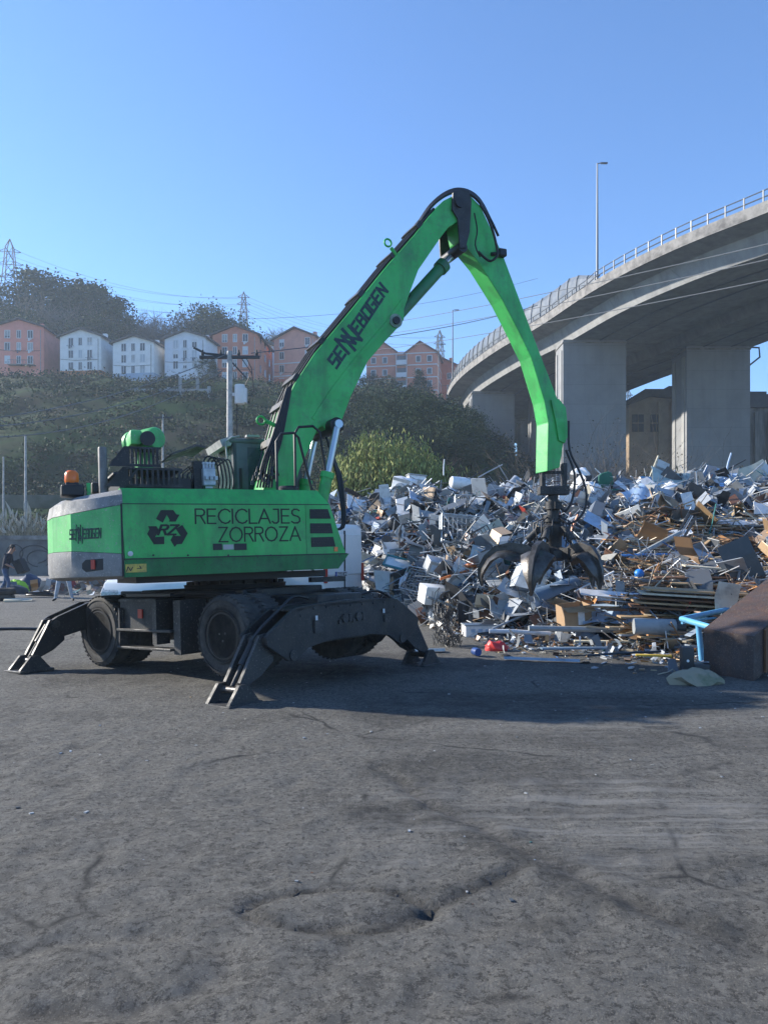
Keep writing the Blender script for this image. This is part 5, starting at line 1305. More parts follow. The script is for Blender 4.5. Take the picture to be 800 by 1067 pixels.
# pale reeds before the yard wall
def reeds(px, Y, lab, seed, n=46):
    rr = random.Random(seed); x = (px-400)/800*Y; o = empty('reed_clump', (x,Y,2.2)); tag(o, lab, 'reeds', 'dry reed clumps above the yard wall'); b = MB(); c = MB()
    for i in range(n):
        bx = rr.gauss(0,.9); d = Vector((rr.gauss(0,.35),rr.gauss(0,.2),1)); h = 1.0+1.4*rr.random(); p = Vector((bx,rr.gauss(0,.3),-.6)); b.tube([p,p+d*h*.6,p+d*h+Vector((d.x*.3,0,-.05))],[.03,.025,.01],3,cap=False)
        if rr.random() < .35: c = MB(); c.tube([p+d*h*.95,p+d*h*1.12,p+d*h*1.32],[.03,.075,.01],5,cap=False); c.build('plume', mat('reed_plume',(.42,.40,.34),(.34,.32,.27),scale=5,rough=.95), o, fixn=False)
    b.build('stem', mat('dry_reed',(.28,.26,.19),(.18,.17,.12),scale=5,rough=.95), o, fixn=False)
reeds(14, 50, 'dry pale reed clump above the wall behind the carrying man', 51); reeds(28, 49.5, 'dry pale reed clump above the graffiti on the wall', 52); reeds(44, 50, 'dry pale reed clump beside the grey counterweight', 53); reeds(0, 50.5, 'dry pale reed clump at the left frame edge', 54)

# ------------------------------------------------------------------ vans
VANW = mat('van_white', (.70,.71,.72), (.60,.61,.62), scale=2, rough=.3, lo=.5, hi=.75, spec=.6)
LENS = mat('clear_lens', (.55,.57,.58), (.3,.32,.33), scale=20, rough=.12)
def van_wheel(par, x, y, r_=.33):
    w_ = MB(); w_.lathe([(.19,-.09),(.3,-.1),(r_,-.07),(r_,.07),(.3,.1),(.19,.09)], (0,0,0), 'y', 24); o = w_.build('wheel', TYRE, par, smooth=40, loc=(x,y,r_))
    c = MB(); c.lathe([(.0,-.085),(.12,-.09),(.19,-.07),(.19,.07),(.12,.09),(.0,.085)], (0,0,0), 'y', 20); c.build('rim', GREYL, o, smooth=40)
# compact van seen from the front; local -x is the nose
o = empty('parked_van', (-4.72,16.9,0), (0,0,R(97))); tag(o, 'white van facing the camera, its headlight showing under the grey counterweight', 'van')
prof = [(-2.2,.28),(-2.28,.5),(-2.25,.82),(-2.05,1.02),(-1.35,1.16),(-.75,1.78),(-.5,1.84),(2.1,1.84),(2.2,1.7),(2.22,.3)]
b = MB(); b.prism(prof, -.92, .92, 'xz', b=.05); b.build('body', VANW, o, smooth=40)
b = MB(); b.add([(-1.32,-.78,1.2),(-1.32,.78,1.2),(-.80,.70,1.76),(-.80,-.70,1.76)], [(0,1,2,3)], T=Matrix.Translation((-.03,0,.02))); b.build('windscreen', GLASS, o)
b = MB(); b.box((-2.31,-.55,.72),(-2.2,.55,.86),b=.02); b.box((-2.33,-.75,.36),(-2.2,.75,.50),b=.02); b.build('grille', BLACK, o)
for s in (-1,1):
    b = MB(); b.prism([(-2.27,.68),(-2.06,.66),(-1.96,.88),(-2.12,.93),(-2.25,.84)], s*.93-(.32 if s > 0 else 0), s*.93+(.32 if s < 0 else 0), 'xz', b=.02); b.build('headlight', LENS, o)
    b = MB(); b.box((-.95,s*.93,1.15),(-.8,s*1.08,1.35),b=.03); b.build('mirror', BLACK, o)
    b = MB(); b.box((-.9,s*.905+(-.02 if s<0 else .015),1.2),(.1,s*.905+(-.015 if s<0 else .02)+.002,1.68)); b.build('side_window', GLASS, o)
for x in (-1.45,1.4):
    for s in (-1,1): van_wheel(o, x, s*.86)
# taller van seen from behind; local +x is the rear
o = empty('cargo_van', (-1.44+.873*0,18,0), (0,0,R(-29.2))); tag(o, 'tall white cargo van seen from its rear corner, between the machine and the scrap heap', 'van')
b = MB(); b.prism([(-4.9,.3),(-4.95,.7),(-4.7,1.05),(-4.0,1.2),(-3.4,2.0),(-3.1,2.2),(-.12,2.27),(.0,2.15),(.05,.45),(-.02,.3)], 0, 1.8, 'xz', b=.06); b.build('body', VANW, o, smooth=40)
b = MB(); b.box((.0,.12,1.02),(.062,.86,2.02),b=.02); b.box((.0,.93,1.02),(.062,1.68,2.02),b=.02); b.build('rear_door', VANW, o)
b = MB(); b.box((.03,.10,.95),(.066,.118,1.98)); b.box((.03,.885,.62),(.068,.90,2.1)); b.build('door_gap', BLACK, o)
for y in (.02,1.69): b = MB(); b.box((.0,y,.85),(.075,y+.10,1.30),b=.01); b.build('tail_light', REDL, o)
b = MB(); b.box((.05,.45,.98),(.085,1.0,1.11)); po = b.build('licence_plate', mat('plate_white',(.6,.6,.62),rough=.5), o)
b = MB(); b.box((.052,.45,.981),(.0865,.50,1.109)); b.build('plate_band', mat('plate_blue',(.02,.07,.35),rough=.5), po)
b = MB(); words(b, '2213 RCZ', Vector((.0865,.525,1.005)), Vector((0,.073,0)), Vector((0,0,.08)), Vector((1,0,0)), .16, h=.003); b.build('plate_lettering', BLACK, po)
b = MB(); b.box((.0,.02,.45),(.16,1.78,.62),b=.02); b.build('rear_bumper', DARKD, o)
for x in (-3.9,-.9):
    for y in (.06,1.74): van_wheel(o, x, y, .35)

# ------------------------------------------------------------------ people
SKIN = mat('skin', (.38,.20,.13), rough=.6); HAIR = mat('dark_hair', (.015,.011,.009), rough=.8); NAVY = mat('navy_cloth', (.018,.022,.035), (.03,.035,.05), scale=6, rough=.9)
JEAN = mat('blue_denim', (.07,.12,.21), (.05,.08,.15), scale=8, rough=.9); JEANL = mat('pale_denim', (.33,.38,.44), (.25,.30,.36), scale=8, rough=.9); SHOE = mat('dark_shoe', (.02,.02,.022), rough=.7)
def person(loc, rz, J, lab, mats_, trouser, shirt_arm=True):
    """J: joint dictionary, one continuous skinned figure"""
    V = []; E_ = []; Rr = []; nm = {}
    def add(k, p, r_, par=None):
        nm[k] = len(V); V.append(p); Rr.append(r_)
        if par is not None: E_.append((nm[par], nm[k]))
    add('pelvis', J['pelvis'], (.15,.12)); add('waist', J['waist'], (.14,.11), 'pelvis'); add('chest', J['chest'], (.17,.12), 'waist'); add('neck', J['neck'], (.065,.065), 'chest'); add('jaw', J['jaw'], (.075,.08), 'neck'); add('head', J['head'], (.085,.10), 'jaw'); add('top', J['top'], (.06,.07), 'head')
    for s in 'LR':
        add('hip'+s, J['hip'+s], (.095,.10), 'pelvis'); add('kn'+s, J['kn'+s], (.065,.07), 'hip'+s); add('calf'+s, tuple(np.array(J['kn'+s])*.65+np.array(J['an'+s])*.35), (.06,.065), 'kn'+s); add('an'+s, J['an'+s], (.045,.05), 'calf'+s); add('toe'+s, J['toe'+s], (.04,.035), 'an'+s)
        add('sh'+s, J['sh'+s], (.065,.065), 'chest'); add('el'+s, J['el'+s], (.045,.045), 'sh'+s); add('wr'+s, J['wr'+s], (.028,.028), 'el'+s)
        wv = Vector(J['wr'+s]); hv = (wv-Vector(J['el'+s])).normalized(); side = hv.cross(Vector((0,0,1))).normalized()
        pm = wv+hv*.07; add('palm'+s, tuple(pm), (.035,.022), 'wr'+s)
        for k in range(4):
            f0 = pm+hv*.035+side*(.03-.02*k); f1 = f0+hv*(.035+.01*(k in (1,2)))-Vector((0,0,.012)); f2 = f1+hv*.02-Vector((0,0,.02))
            add('f%d%s'%(k,s), tuple(f0), (.010,.010), 'palm'+s); add('g%d%s'%(k,s), tuple(f1), (.009,.009), 'f%d%s'%(k,s)); add('t%d%s'%(k,s), tuple(f2), (.008,.008), 'g%d%s'%(k,s))
        th = wv+hv*.03+side*.045; add('th'+s, tuple(th), (.011,.011), 'palm'+s); add('tt'+s, tuple(th+hv*.035+side*.01), (.009,.009), 'th'+s)
    me = bpy.data.meshes.new('body'); me.from_pydata(V, E_, []); ob = bpy.data.objects.new('tmp', me); col.objects.link(ob)
    sk = ob.modifiers.new('s', 'SKIN'); ob.modifiers.new('d', 'SUBSURF').levels = 1
    sv = me.skin_vertices[0].data
    for i, r_ in enumerate(Rr): sv[i].radius = r_; sv[i].use_root = (i == 0)
    dg = bpy.context.evaluated_depsgraph_get(); m2 = bpy.data.meshes.new_from_object(ob.evaluated_get(dg)); bpy.data.objects.remove(ob)
    for m_ in mats_: m2.materials.append(m_)
    pel = Vector(J['pelvis']); 
    for p in m2.polygons:
        c = p.center; p.use_smooth = True; idx = 1
        ne = Vector(J['neck'])
        if c.z < .11: idx = 3
        elif (c-ne).dot((Vector(J['head'])-ne).normalized()) > .0 and (c-Vector(J['head'])).length < .26: idx = 0
        elif min((c-Vector(J['wr'+s])).length for s in 'LR') < .20 or min((c-(Vector(J['wr'+s])*.5+Vector(J['el'+s])*.5)).length for s in 'LR') < .10: idx = 0
        elif c.z < pel.z+.02 and min((c-Vector(J['el'+s])).length for s in 'LR') > .1: idx = 2
        p.material_index = idx
    o = bpy.data.objects.new('person', m2); col.objects.link(o); o.location = loc; o.rotation_euler = (0,0,rz); tag(o, lab, 'person')
    hd = Vector(J['head']); fw = (Vector(J['face'])).normalized(); up = (Vector(J['top'])-Vector(J['jaw'])).normalized(); sd_ = fw.cross(up).normalized()
    h = MB(); bm = bmesh.new(); bmesh.ops.create_icosphere(bm, subdivisions=3, radius=1)
    for v in bm.verts:
        u = v.co.copy(); q = hd+up*.035+sd_*u.x*.083+fw*(u.y*.098-.012)+up*u.z*.105
        v.co = q
    kill = [v for v in bm.verts if (v.co-hd).dot(fw) > .05 and (v.co-hd).dot(up) < .075 or (v.co-hd).dot(up) < -.03]
    bmesh.ops.delete(bm, geom=kill, context='VERTS'); h.bm(bm); h.build('hair', HAIR, o, smooth=60)
    f = MB(); 
    for s in (-1,1): f.cbox((0,0,0),(.022,.012,.010),T=Matrix.Translation(hd+sd_*s*.032+fw*.088+up*.0))
    f.build('eye', HAIR, o)
    f = MB(); f.tube([hd+fw*.082+up*.005, hd+fw*.112-up*.035, hd+fw*.085-up*.042],[.008,.014,.008],6); f.build('nose', mats_[0], o, smooth=60)
    f = MB(); f.tube([hd-sd_*.022+fw*.08-up*.068,hd+fw*.088-up*.068,hd+sd_*.022+fw*.08-up*.068],.006,5); f.build('mouth', mat('lips',(.28,.11,.09),rough=.6), o)
    for s in (-1,1): f = MB(); f.tube([hd+sd_*s*.086+up*.02, hd+sd_*s*.095-fw*.012, hd+sd_*s*.086-up*.03],[.01,.016,.008],6); f.build('ear', mats_[0], o, smooth=60)
    return o
# local +x is forward
JA = dict(pelvis=(0,0,.93),waist=(.02,0,1.07),chest=(.09,0,1.33),neck=(.16,0,1.50),jaw=(.22,0,1.57),head=(.245,0,1.65),top=(.245,0,1.74),face=(1,0,-.35),
  hipL=(.0,.10,.88),knL=(-.06,.12,.49),anL=(-.30,.13,.10),toeL=(-.14,.13,.045),hipR=(.0,-.10,.88),knR=(.16,-.11,.50),anR=(.10,-.12,.09),toeR=(.28,-.12,.045),
  shL=(.11,.20,1.42),elL=(.12,.27,1.15),wrL=(.34,.24,1.03),shR=(.11,-.20,1.42),elR=(.08,-.28,1.14),wrR=(.32,-.25,1.02))
person((-12.95,26.3,0), R(4), JA, 'man in dark t-shirt and blue jeans leaning forward as he carries a black box', [SKIN,NAVY,JEAN,SHOE], None)
JB = dict(pelvis=(0,0,.95),waist=(.0,0,1.08),chest=(.01,0,1.33),neck=(.02,0,1.50),jaw=(.05,0,1.56),head=(.06,0,1.65),top=(.06,0,1.74),face=(1,0,-.1),
  hipL=(.0,.10,.90),knL=(.03,.17,.50),anL=(-.02,.24,.09),toeL=(.13,.30,.045),hipR=(.0,-.10,.90),knR=(.03,-.17,.50),anR=(-.02,-.25,.09),toeR=(.13,-.31,.045),
  shL=(.01,.20,1.42),elL=(.0,.28,1.14),wrL=(.12,.26,.92),shR=(.01,-.20,1.42),elR=(.0,-.28,1.14),wrR=(.12,-.26,.92))
person((-9.95,23.9,0), R(-75), JB, 'person in pale washed jeans standing behind the machine, hidden above the knees by the counterweight', [SKIN,NAVY,JEANL,SHOE], None)
o = empty('carried_box', (-12.42,26.3,1.05), (0,R(-25),R(4))); tag(o, 'black open box held against the chest of the leaning man', 'box')
b = MB(); b.box((-.13,-.25,-.24),(.13,.25,-.21)); b.box((-.13,-.25,-.21),(-.10,.25,.22)); b.box((.10,-.25,-.21),(.13,.25,.22)); b.box((-.10,-.25,-.21),(.10,-.22,.22)); b.box((-.10,.22,-.21),(.10,.25,.22)); b.build('box_wall', BLACK, o)
b = MB(); b.tube([(-.06,-.26,.1),(-.06,-.30,.13),(.06,-.30,.13),(.06,-.26,.1)], .012, 6); b.build('handle', DARKD, o, smooth=60)

# ------------------------------------------------------------------ scrap heap
def interp(x, P): return np.interp(x, [p[0] for p in P], [p[1] for p in P])
TOE = [(-5,26),(-1.6,22.4),(-.2,19.8),(.8,17.0),(1.8,14.8),(3.4,13.4),(4.6,11.9),(6,11.0),(16,10.6)]
HTOP = [(-4,2.5),(-1.5,3.1),(0,3.15),(2,3.3),(4,3.4),(6,3.2),(8,3.35),(12,3.6)]
def heap_h(X, Y):
    t0 = interp(X, TOE); H_ = interp(X, HTOP)
    t = np.clip((Y-t0)/(24.0-np.minimum(t0,21.5)), 0, 1.0)
    h = H_*(1-(1-t)**1.45)*.97
    h = h*(1-sst(27, 31, Y))*sst(-4.2, -1.8, X+ (Y-22)*.15)
    n = (fbm(X*.9+3, Y*.9, 4)-.5)*1.0+(fbm(X*3+3, Y*3, 3)-.5)*.28
    return h+n*np.clip(h/1.2, 0, 1)
HM = mat('heap_core', (.03,.03,.032), (.10,.10,.10), scale=6, rough=.8, lo=.42, hi=.6, bump=1.0, bscale=14)
def hz1(x, y): return float(heap_h(np.array([x], float), np.array([y], float))[0])
def onheap(px, py):
    u = (px-400)/800; v = -(py-570)/800; y = 10.0
    while y < 30:
        x = u*y; z = CAMZ+v*y
        if z <= hz1(x, y)+.02: return Vector((x, y, z))
        y += .05
    return Vector((u*24, 24, CAMZ+v*24))
PAL = [(.50,.52,.54),(.36,.39,.42),(.24,.29,.35),(.17,.19,.21),(.09,.10,.11),(.04,.043,.048),(.16,.075,.045),(.33,.23,.14),(.04,.15,.38),(.03,.17,.16),(.45,.42,.34),(.42,.05,.03)]
PW = [10,16,17,16,12,13,5,4,1.2,1,3,.8]
SCR = mat('scrap_paint', (1,1,1), (.10,.09,.085), scale=5, rough=.42, metal=.15, lo=.5, hi=.7, attr='Col', fac=.5)
rs = random.Random(99)
ITEMS = []
# ------------------------------------------------------------------ recognisable pieces of scrap
def pm(n, c, c2=None, **k): return mat(n, c, c2 or tuple(q*.6 for q in c), scale=k.pop('scale', 5), rough=k.pop('rough', .45), lo=.5, hi=.75, **k)
WH = pm('scrap_white', (.74,.75,.76), (.5,.5,.49)); LBL = pm('pale_blue_panel', (.34,.45,.60)); SG = pm('scrap_silver', (.38,.41,.44), metal=.4); DK = pm('scrap_black', (.03,.032,.035)); GRN = pm('chair_green', (.02,.14,.09), rough=.7)
TAN = pm('raw_wood', (.38,.26,.14), (.26,.16,.09), rough=.8); ORW = pm('orange_wood', (.50,.24,.08), (.35,.17,.07), rough=.8); CRE = pm('cream_board', (.55,.50,.38), rough=.8); RUST = worn('rusty_steel', (.050,.034,.030), (.11,.055,.032), (.20,.15,.12), rough=.75, s=1.6, chips=.60, bump=.4); RUSTB = pm('brown_rust', (.16,.08,.04), (.08,.045,.03), rough=.85, bump=.3)
BLU = pm('bright_blue', (.02,.22,.65)); BLF = pm('frame_blue', (.12,.38,.62)); REDP = pm('red_plastic', (.60,.04,.04)); TEAL = pm('teal_edge', (.03,.22,.26)); CARD = pm('cardboard', (.36,.24,.14), (.28,.18,.10), rough=.9); GRP = pm('grey_plastic', (.30,.32,.33)); COP = pm('copper_pipe', (.42,.19,.12), metal=.4); YLW = pm('yellow_plastic', (.62,.42,.05))
BLG = pm('blue_grey_sheet', (.12,.18,.25)); PGR = pm('pale_green_sheet', (.36,.44,.42), rough=.3)
def E3(*a): return tuple(R(v) for v in a)
def piece(name, px, py, rot, lab, cat, fn, m, lift=.05, grp=None, Y=None, gz_=None, parts=None):
    """a loose piece lying on the heap where the photograph shows it"""
    if Y is not None: p = W(px, py, Y)
    else: p = onheap(px, py)
    if gz_ is not None: p.z = gz_
    elif Y is None: p = p+Vector((0,-.14,lift+.05))
    if parts:
        o = empty(name, p, E3(*rot)); fn(o)
    else:
        b = MB(); fn(b); o = b.build(name, m, smooth=40); o.location = p; o.rotation_euler = E3(*rot)
    tag(o, lab, cat, grp); ITEMS.append(p.copy()); return o
def part(o, nm, m, f, sm=40):
    b = MB(); f(b); return b.build(nm, m, o, smooth=sm)
def heater(o):
    part(o,'tank',WH,lambda b:b.lathe([(.0,-.42),(.17,-.41),(.2,-.38),(.2,.38),(.17,.41),(.0,.42)],(0,0,0),'x',24)); part(o,'tank_cap',GRP,lambda b:b.lathe([(.16,.41),(.16,.44),(.0,.45)],(0,0,0),'x',20)); part(o,'pipe_stub',DK,lambda b:b.tube([(.1,0,.18),(.1,0,.27)],.02,6))
piece('water_heater',482,510,(0,4,12),'white cylindrical water heater lying along the top edge of the heap','water heater',heater,None,.12,parts=1)
def drum(o):
    part(o,'drum_wall',WH,lambda b:b.lathe([(.24,-.3),(.26,-.28),(.26,.2),(.245,.22)],(0,0,0),'y',26)); part(o,'drum_lid',GRP,lambda b:b.lathe([(.0,-.30),(.2,-.31),(.24,-.33),(.26,-.31),(.25,-.3)],(0,0,0),'y',26))
piece('round_drum',466,523,(8,0,-15),'white round drum with its lid facing the camera below the water heater','drum',drum,None,.1,parts=1)
def washer(o):
    part(o,'cabinet',WH,lambda b:b.box((-.3,-.28,-.35),(.3,.28,.35),b=.02)); d = part(o,'door_ring',SG,lambda b:b.lathe([(.1,-.28),(.12,-.31),(.19,-.31),(.21,-.28)],(0,0,0),'y',26)); part(o,'door_glass',GLASS,lambda b:b.lathe([(.0,-.30),(.11,-.285)],(0,0,0),'y',20)); part(o,'control_panel',GRP,lambda b:b.box((-.28,-.29,.24),(.28,-.281,.33)))
piece('washing_machine',420,515,(6,16,-24),'white washing machine tipped over on the left crest of the heap','washing machine',washer,None,.1,parts=1)
def cab2(o):
    part(o,'cabinet',WH,lambda b:b.box((-.28,-.3,-.42),(.28,.3,.42),b=.015)); part(o,'back_panel',SG,lambda b:b.box((-.24,-.312,-.36),(.24,-.302,.3))); part(o,'worktop',GRP,lambda b:b.box((-.31,-.33,.422),(.31,.33,.46),b=.008))
piece('white_cabinet',432,513,(0,6,8),'upright white appliance cabinet with pale top right of the tipped washing machine','appliance',cab2,None,.05,parts=1)
piece('white_cylinder',446,516,(0,10,20),'short white ribbed cylinder leaning between the cabinet and the round drum','drum',lambda b:(b.lathe([(.0,-.25),(.2,-.25),(.22,-.2),(.2,-.15),(.22,-.1),(.2,0),(.22,.1),(.2,.2),(.0,.24)],(0,0,0),'x',20)),GRP)
def wheel_(o):
    part(o,'tyre',DK,lambda b:b.lathe([(.16,-.07),(.24,-.08),(.26,0),(.24,.08),(.16,.07)],(0,0,0),'y',24)); part(o,'rim',SG,lambda b:b.lathe([(.0,-.04),(.06,-.05),(.1,-.02),(.16,-.06),(.16,.05),(.0,.03)],(0,0,0),'y',20))
piece('old_wheel',393,525,(10,0,-20),'old wheel with silver rim lying against the left slope under the washing machine','wheel',wheel_,None,.05,parts=1)
piece('old_wheel',412,548,(-30,20,30),'dark wheel half buried mid slope right of the white cargo van','wheel',wheel_,None,.05,parts=1)
def panel(w_, h_, dent=.06):
    def f(b):
        n = 6; vs = []; fs = []
        ph = rs.random()*6
        for s in (0,1):
            for i in range(n+1):
                for j in range(n+1):
                    x = (i/n-.5)*w_; y = (j/n-.5)*h_; z = dent*math.sin(i*1.1+ph)*math.cos(j*.9+ph)+.02*rs.random()*0+ (.04 if i in (0,n) else 0); vs.append((x,y,z-s*.012))
        k = (n+1)**2
        for i in range(n):
            for j in range(n):
                a = i*(n+1)+j; q = (a,a+n+1,a+n+2,a+1); fs.append(q); fs.append(tuple(k+t for t in q[::-1]))
        for i in range(n):
            a = i*(n+1); fs.append((a,a+k,a+n+1+k,a+n+1)); a += n; fs.append((a,a+n+1,a+n+1+k,a+k))
            a = i; fs.append((a,a+1,a+1+k,a+k)); a = n*(n+1)+i; fs.append((a,a+k,a+1+k,a+1))
        b.add(vs, fs)
    return f
for px,py,w_,h_,rot,m,lab in [
 (375,530,.6,.4,(50,10,20),WH,'crumpled white sheet at the far left of the heap above the van roof'),
 (405,518,.7,.35,(60,-10,-30),SG,'dented silver sheet left of the tipped washing machine'),
 (437,525,.6,.42,(38,25,30),LBL,'bluish white panel propped in front of the cabinet and ribbed cylinder'),
 (455,540,.9,.4,(20,-5,10),GRP,'long grey sheet draped below the round drum'),
 (392,548,.55,.3,(35,15,-10),SG,'silver bent plate beside the dark half buried wheel'),
 (408,576,.45,.32,(55,0,35),WH,'white square plate standing on edge above the teal trimmed tray'),
 (420,562,.35,.28,(60,40,10),WH,'small white panel under the bent black pipe'),
 (386,588,.38,.3,(55,8,-12),CRE,'cream square board beside the van on the left slope'),
 (404,610,.5,.42,(65,0,15),WH,'white panel standing behind the outrigger beam'),
 (393,605,.4,.3,(40,20,-20),SG,'silver plate between the van and the white panel by the beam'),
 (510,520,.55,.25,(30,-30,40),SG,'narrow silver lid on the crest left of the hanging link'),
 (527,512,.8,.22,(25,-35,30),SG,'long grey channel tilted on the crest right of the water heater'),
 (540,533,.5,.35,(45,20,-25),LBL,'pale blue crumpled sheet below the tilted grey channel'),
 (557,530,.35,.55,(60,10,20),GRP,'grey upright panel just left of the suspension link'),
 (516,562,.4,.5,(65,-25,15),CRE,'cream torn sheet standing left of the grab'),
 (505,585,.5,.3,(40,10,-20),SG,'silver plate under the left grab tine'),
 (628,553,.7,.3,(38,25,-12),LBL,'pale blue panel slanting below the dark bins'),
 (615,545,.4,.25,(60,-15,10),SG,'small silver sheet between the hose loop and the slanted blue panel'),
 (661,520,.5,.4,(35,-20,15),LBL,'pale blue casing right of the green chair'),
 (700,507,1.0,.65,(52,8,10),PGR,'large pale green glassy sheet on the crest before the right pillar'),
 (688,518,.8,.3,(30,-25,25),WH,'white flat door leaning left of the pale green sheet'),
 (727,506,.35,.5,(55,0,35),DK,'black panel between the pale green sheet and the blue box'),
 (744,505,.65,.6,(60,20,-28),LBL,'bright pale blue square panel on the crest in front of the right pillar'),
 (768,510,.5,.4,(45,-30,15),GRP,'grey folded sheet right of the bright pale blue panel'),
 (722,522,.8,.22,(45,10,10),LBL,'narrow light blue flat box below the black panel on the crest'),
 (695,525,.5,.25,(35,10,-15),SG,'silver crumpled sheet below the white leaning door'),
 (785,500,.9,.6,(55,-20,20),CRE,'cream crumpled sheet at the top right of the heap'),
 (792,541,.35,.45,(70,0,5),WH,'white panel standing at the right edge mid heap'),
 (750,548,1.6,.22,(15,2,4),WH,'long white strip lying level on the right side of the heap'),
 (690,560,.8,.2,(25,0,-10),WH,'white board above the black guide rail'),
 (765,592,1.4,.3,(18,-3,6),GRP,'grey weathered board lying among the planks on the right'),
 (600,573,.7,.3,(40,10,15),BLG,'dark blue grey sheet right of the grab above its tine'),
 (649,575,.45,.3,(45,-15,25),BLG,'dark blue panel behind the light blue tube'),
 (585,640,.8,.3,(20,8,12),SG,'bent silver sheet on the lower slope below the grab'),
 (540,622,.6,.3,(30,20,-25),SG,'silver folded plate below the left grab tine tip'),
 (520,640,.4,.35,(50,10,30),GRP,'grey square panel above the white plastic crate'),
 (480,600,.3,.35,(55,25,-20),WH,'white torn sheet beside the orange bar'),
 (637,644,.75,.4,(30,-12,-25),LBL,'light blue bent sheet left of the grey drum on the lower slope'),
 (700,631,2.3,.34,(10,3,-9),WH,'long white peeling board on top of the stacked boards')]:
    piece('sheet_panel',px,py,rot,lab,'sheet',panel(w_*1.4,h_*1.4,.03+.05*rs.random()),m,.06)
def basket(w_, d_, h_):
    def f(b):
        for z in (0,h_*.5,h_): b.tube([(-w_,-d_,z),(w_,-d_,z),(w_,d_,z),(-w_,d_,z),(-w_,-d_,z)],.010 if z < h_ else .016,5)
        n = 9
        for i in range(n+1):
            x = -w_+2*w_*i/n; b.tube([(x,-d_,h_),(x,-d_,0),(x,d_,0),(x,d_,h_)],.006,4)
        for i in range(6):
            y = -d_+2*d_*i/5; b.tube([(-w_,y,h_),(-w_,y,0),(w_,y,0),(w_,y,h_)],.006,4)
    return f
piece('wire_basket',441,618,(58,10,-28),'silver wire shopping basket tipped over behind the far outrigger leg','wire basket',basket(.42,.3,.28),SG,.12)
piece('wire_basket',478,562,(75,5,12),'large flattened wire cage in the middle of the left slope','wire basket',basket(.52,.36,.2),SG,.15)
piece('wire_basket',481,531,(80,0,5),'small wire grid crate just right of the round drum','wire basket',basket(.22,.2,.2),SG,.1)
piece('wire_basket',498,574,(65,-20,40),'dark crushed wire cage left of the grab','wire basket',basket(.3,.3,.25),DK,.1)
def micro(o):
    part(o,'casing',SG,lambda b:b.box((-.27,-.2,-.17),(.27,.2,.17),b=.012)); part(o,'door',GRP,lambda b:b.box((-.25,-.213,-.14),(.12,-.202,.14))); part(o,'window',LBL,lambda b:b.box((-.20,-.217,-.09),(.07,-.2135,.09))); part(o,'control_panel',DK,lambda b:b.box((.14,-.21,-.14),(.25,-.202,.14)))
piece('microwave_oven',455,598,(22,14,14),'grey microwave oven tilted on the slope above the wire shopping basket','microwave',micro,None,.12,parts=1)
def tray(o):
    part(o,'tray_base',WH,lambda b:b.box((-.42,-.2,-.03),(.42,.2,.03),b=.01)); part(o,'rim_strip',TEAL,lambda b:b.tube([(-.43,-.21,.04),(.43,-.21,.04),(.43,.21,.04),(-.43,.21,.04),(-.43,-.21,.04)],.03,6))
piece('teal_trimmed_tray',418,594,(35,14,-8),'white tray with teal rim lying on the left slope','tray',tray,None,.08,parts=1)
piece('foam_block',451,627,(10,5,20),'white block sitting behind the far outrigger leg above the wire tangle','block',lambda b:b.box((-.28,-.22,-.2),(.28,.22,.2),b=.02),WH,.12)
def crate(o):
    part(o,'crate_wall',WH,lambda b:[b.box((-.3,-.2,0),(.3,-.185,.21)),b.box((-.3,.185,0),(.3,.2,.21)),b.box((-.3,-.184,0),(-.285,.184,.21)),b.box((.285,-.184,0),(.3,.184,.21)),b.box((-.284,-.184,0),(.284,.184,.012))])
    part(o,'crate_rim',GRP,lambda b:b.tube([(-.31,-.21,.21),(.31,-.21,.21),(.31,.21,.21),(-.31,.21,.21),(-.31,-.21,.21)],.014,5))
    for k in range(4): part(o,'crate_slot',LBL,lambda b:b.box((-.2+.14*k,-.206,.08),(-.12+.14*k,-.2005,.14)))
piece('plastic_crate',499,661,(0,0,6),'white plastic crate at the foot of the heap above the red bag','crate',crate,None,gz_=.02,Y=14.6,parts=1)
def crumple(sx, sy, sz, sd=1, fr=6):
    def f(b):
        bm = bmesh.new(); bmesh.ops.create_icosphere(bm, subdivisions=3, radius=1)
        rr = random.Random(sd); o1 = rr.random()*50
        for v in bm.verts:
            c = v.co; n = float(fbm(np.array([c.x*2+c.z*1.3+o1]), np.array([c.y*2-c.z+o1]), 3)[0])-.5; k = 1+n*.9; v.co = Vector((c.x*sx*k, c.y*sy*k, (max(-.25, c.z)+.25)*.8*sz*(.7+.6*float(fbm(np.array([c.x*5+o1]), np.array([c.y*5]), 2)[0]))))
        b.bm(bm)
    return f
piece('red_bag',516,677,(0,0,0),'crumpled red plastic bag on the ground before the heap','bag',crumple(.18,.12,.17,3),REDP,Y=12.6,gz_=.0)
piece('blue_can',496,685,(90,0,20),'small dark blue can lying near the red bag','can',lambda b:b.lathe([(.0,-.07),(.06,-.07),(.065,0),(.06,.07),(.0,.07)],(0,0,0),'z',14),pm('dark_blue',(.02,.06,.22)),Y=12.0,gz_=.065)
piece('metal_strip',564,692,(0,0,-15),'long pale blue metal strip lying on the ground right of the red bag','strip',lambda b:[b.box((-.55,-.04,0),(.55,.04,.015)),b.box((-.55,-.04,.015),(.55,-.03,.04))],LBL,Y=11.4,gz_=.02)
piece('metal_strip',445,680,(0,0,8),'short white strip on the ground behind the far outrigger foot','strip',lambda b:[b.box((-.28,-.06,0),(.28,.06,.02)),b.box((-.28,-.06,.02),(.28,-.05,.05))],WH,Y=12.4,gz_=.02)
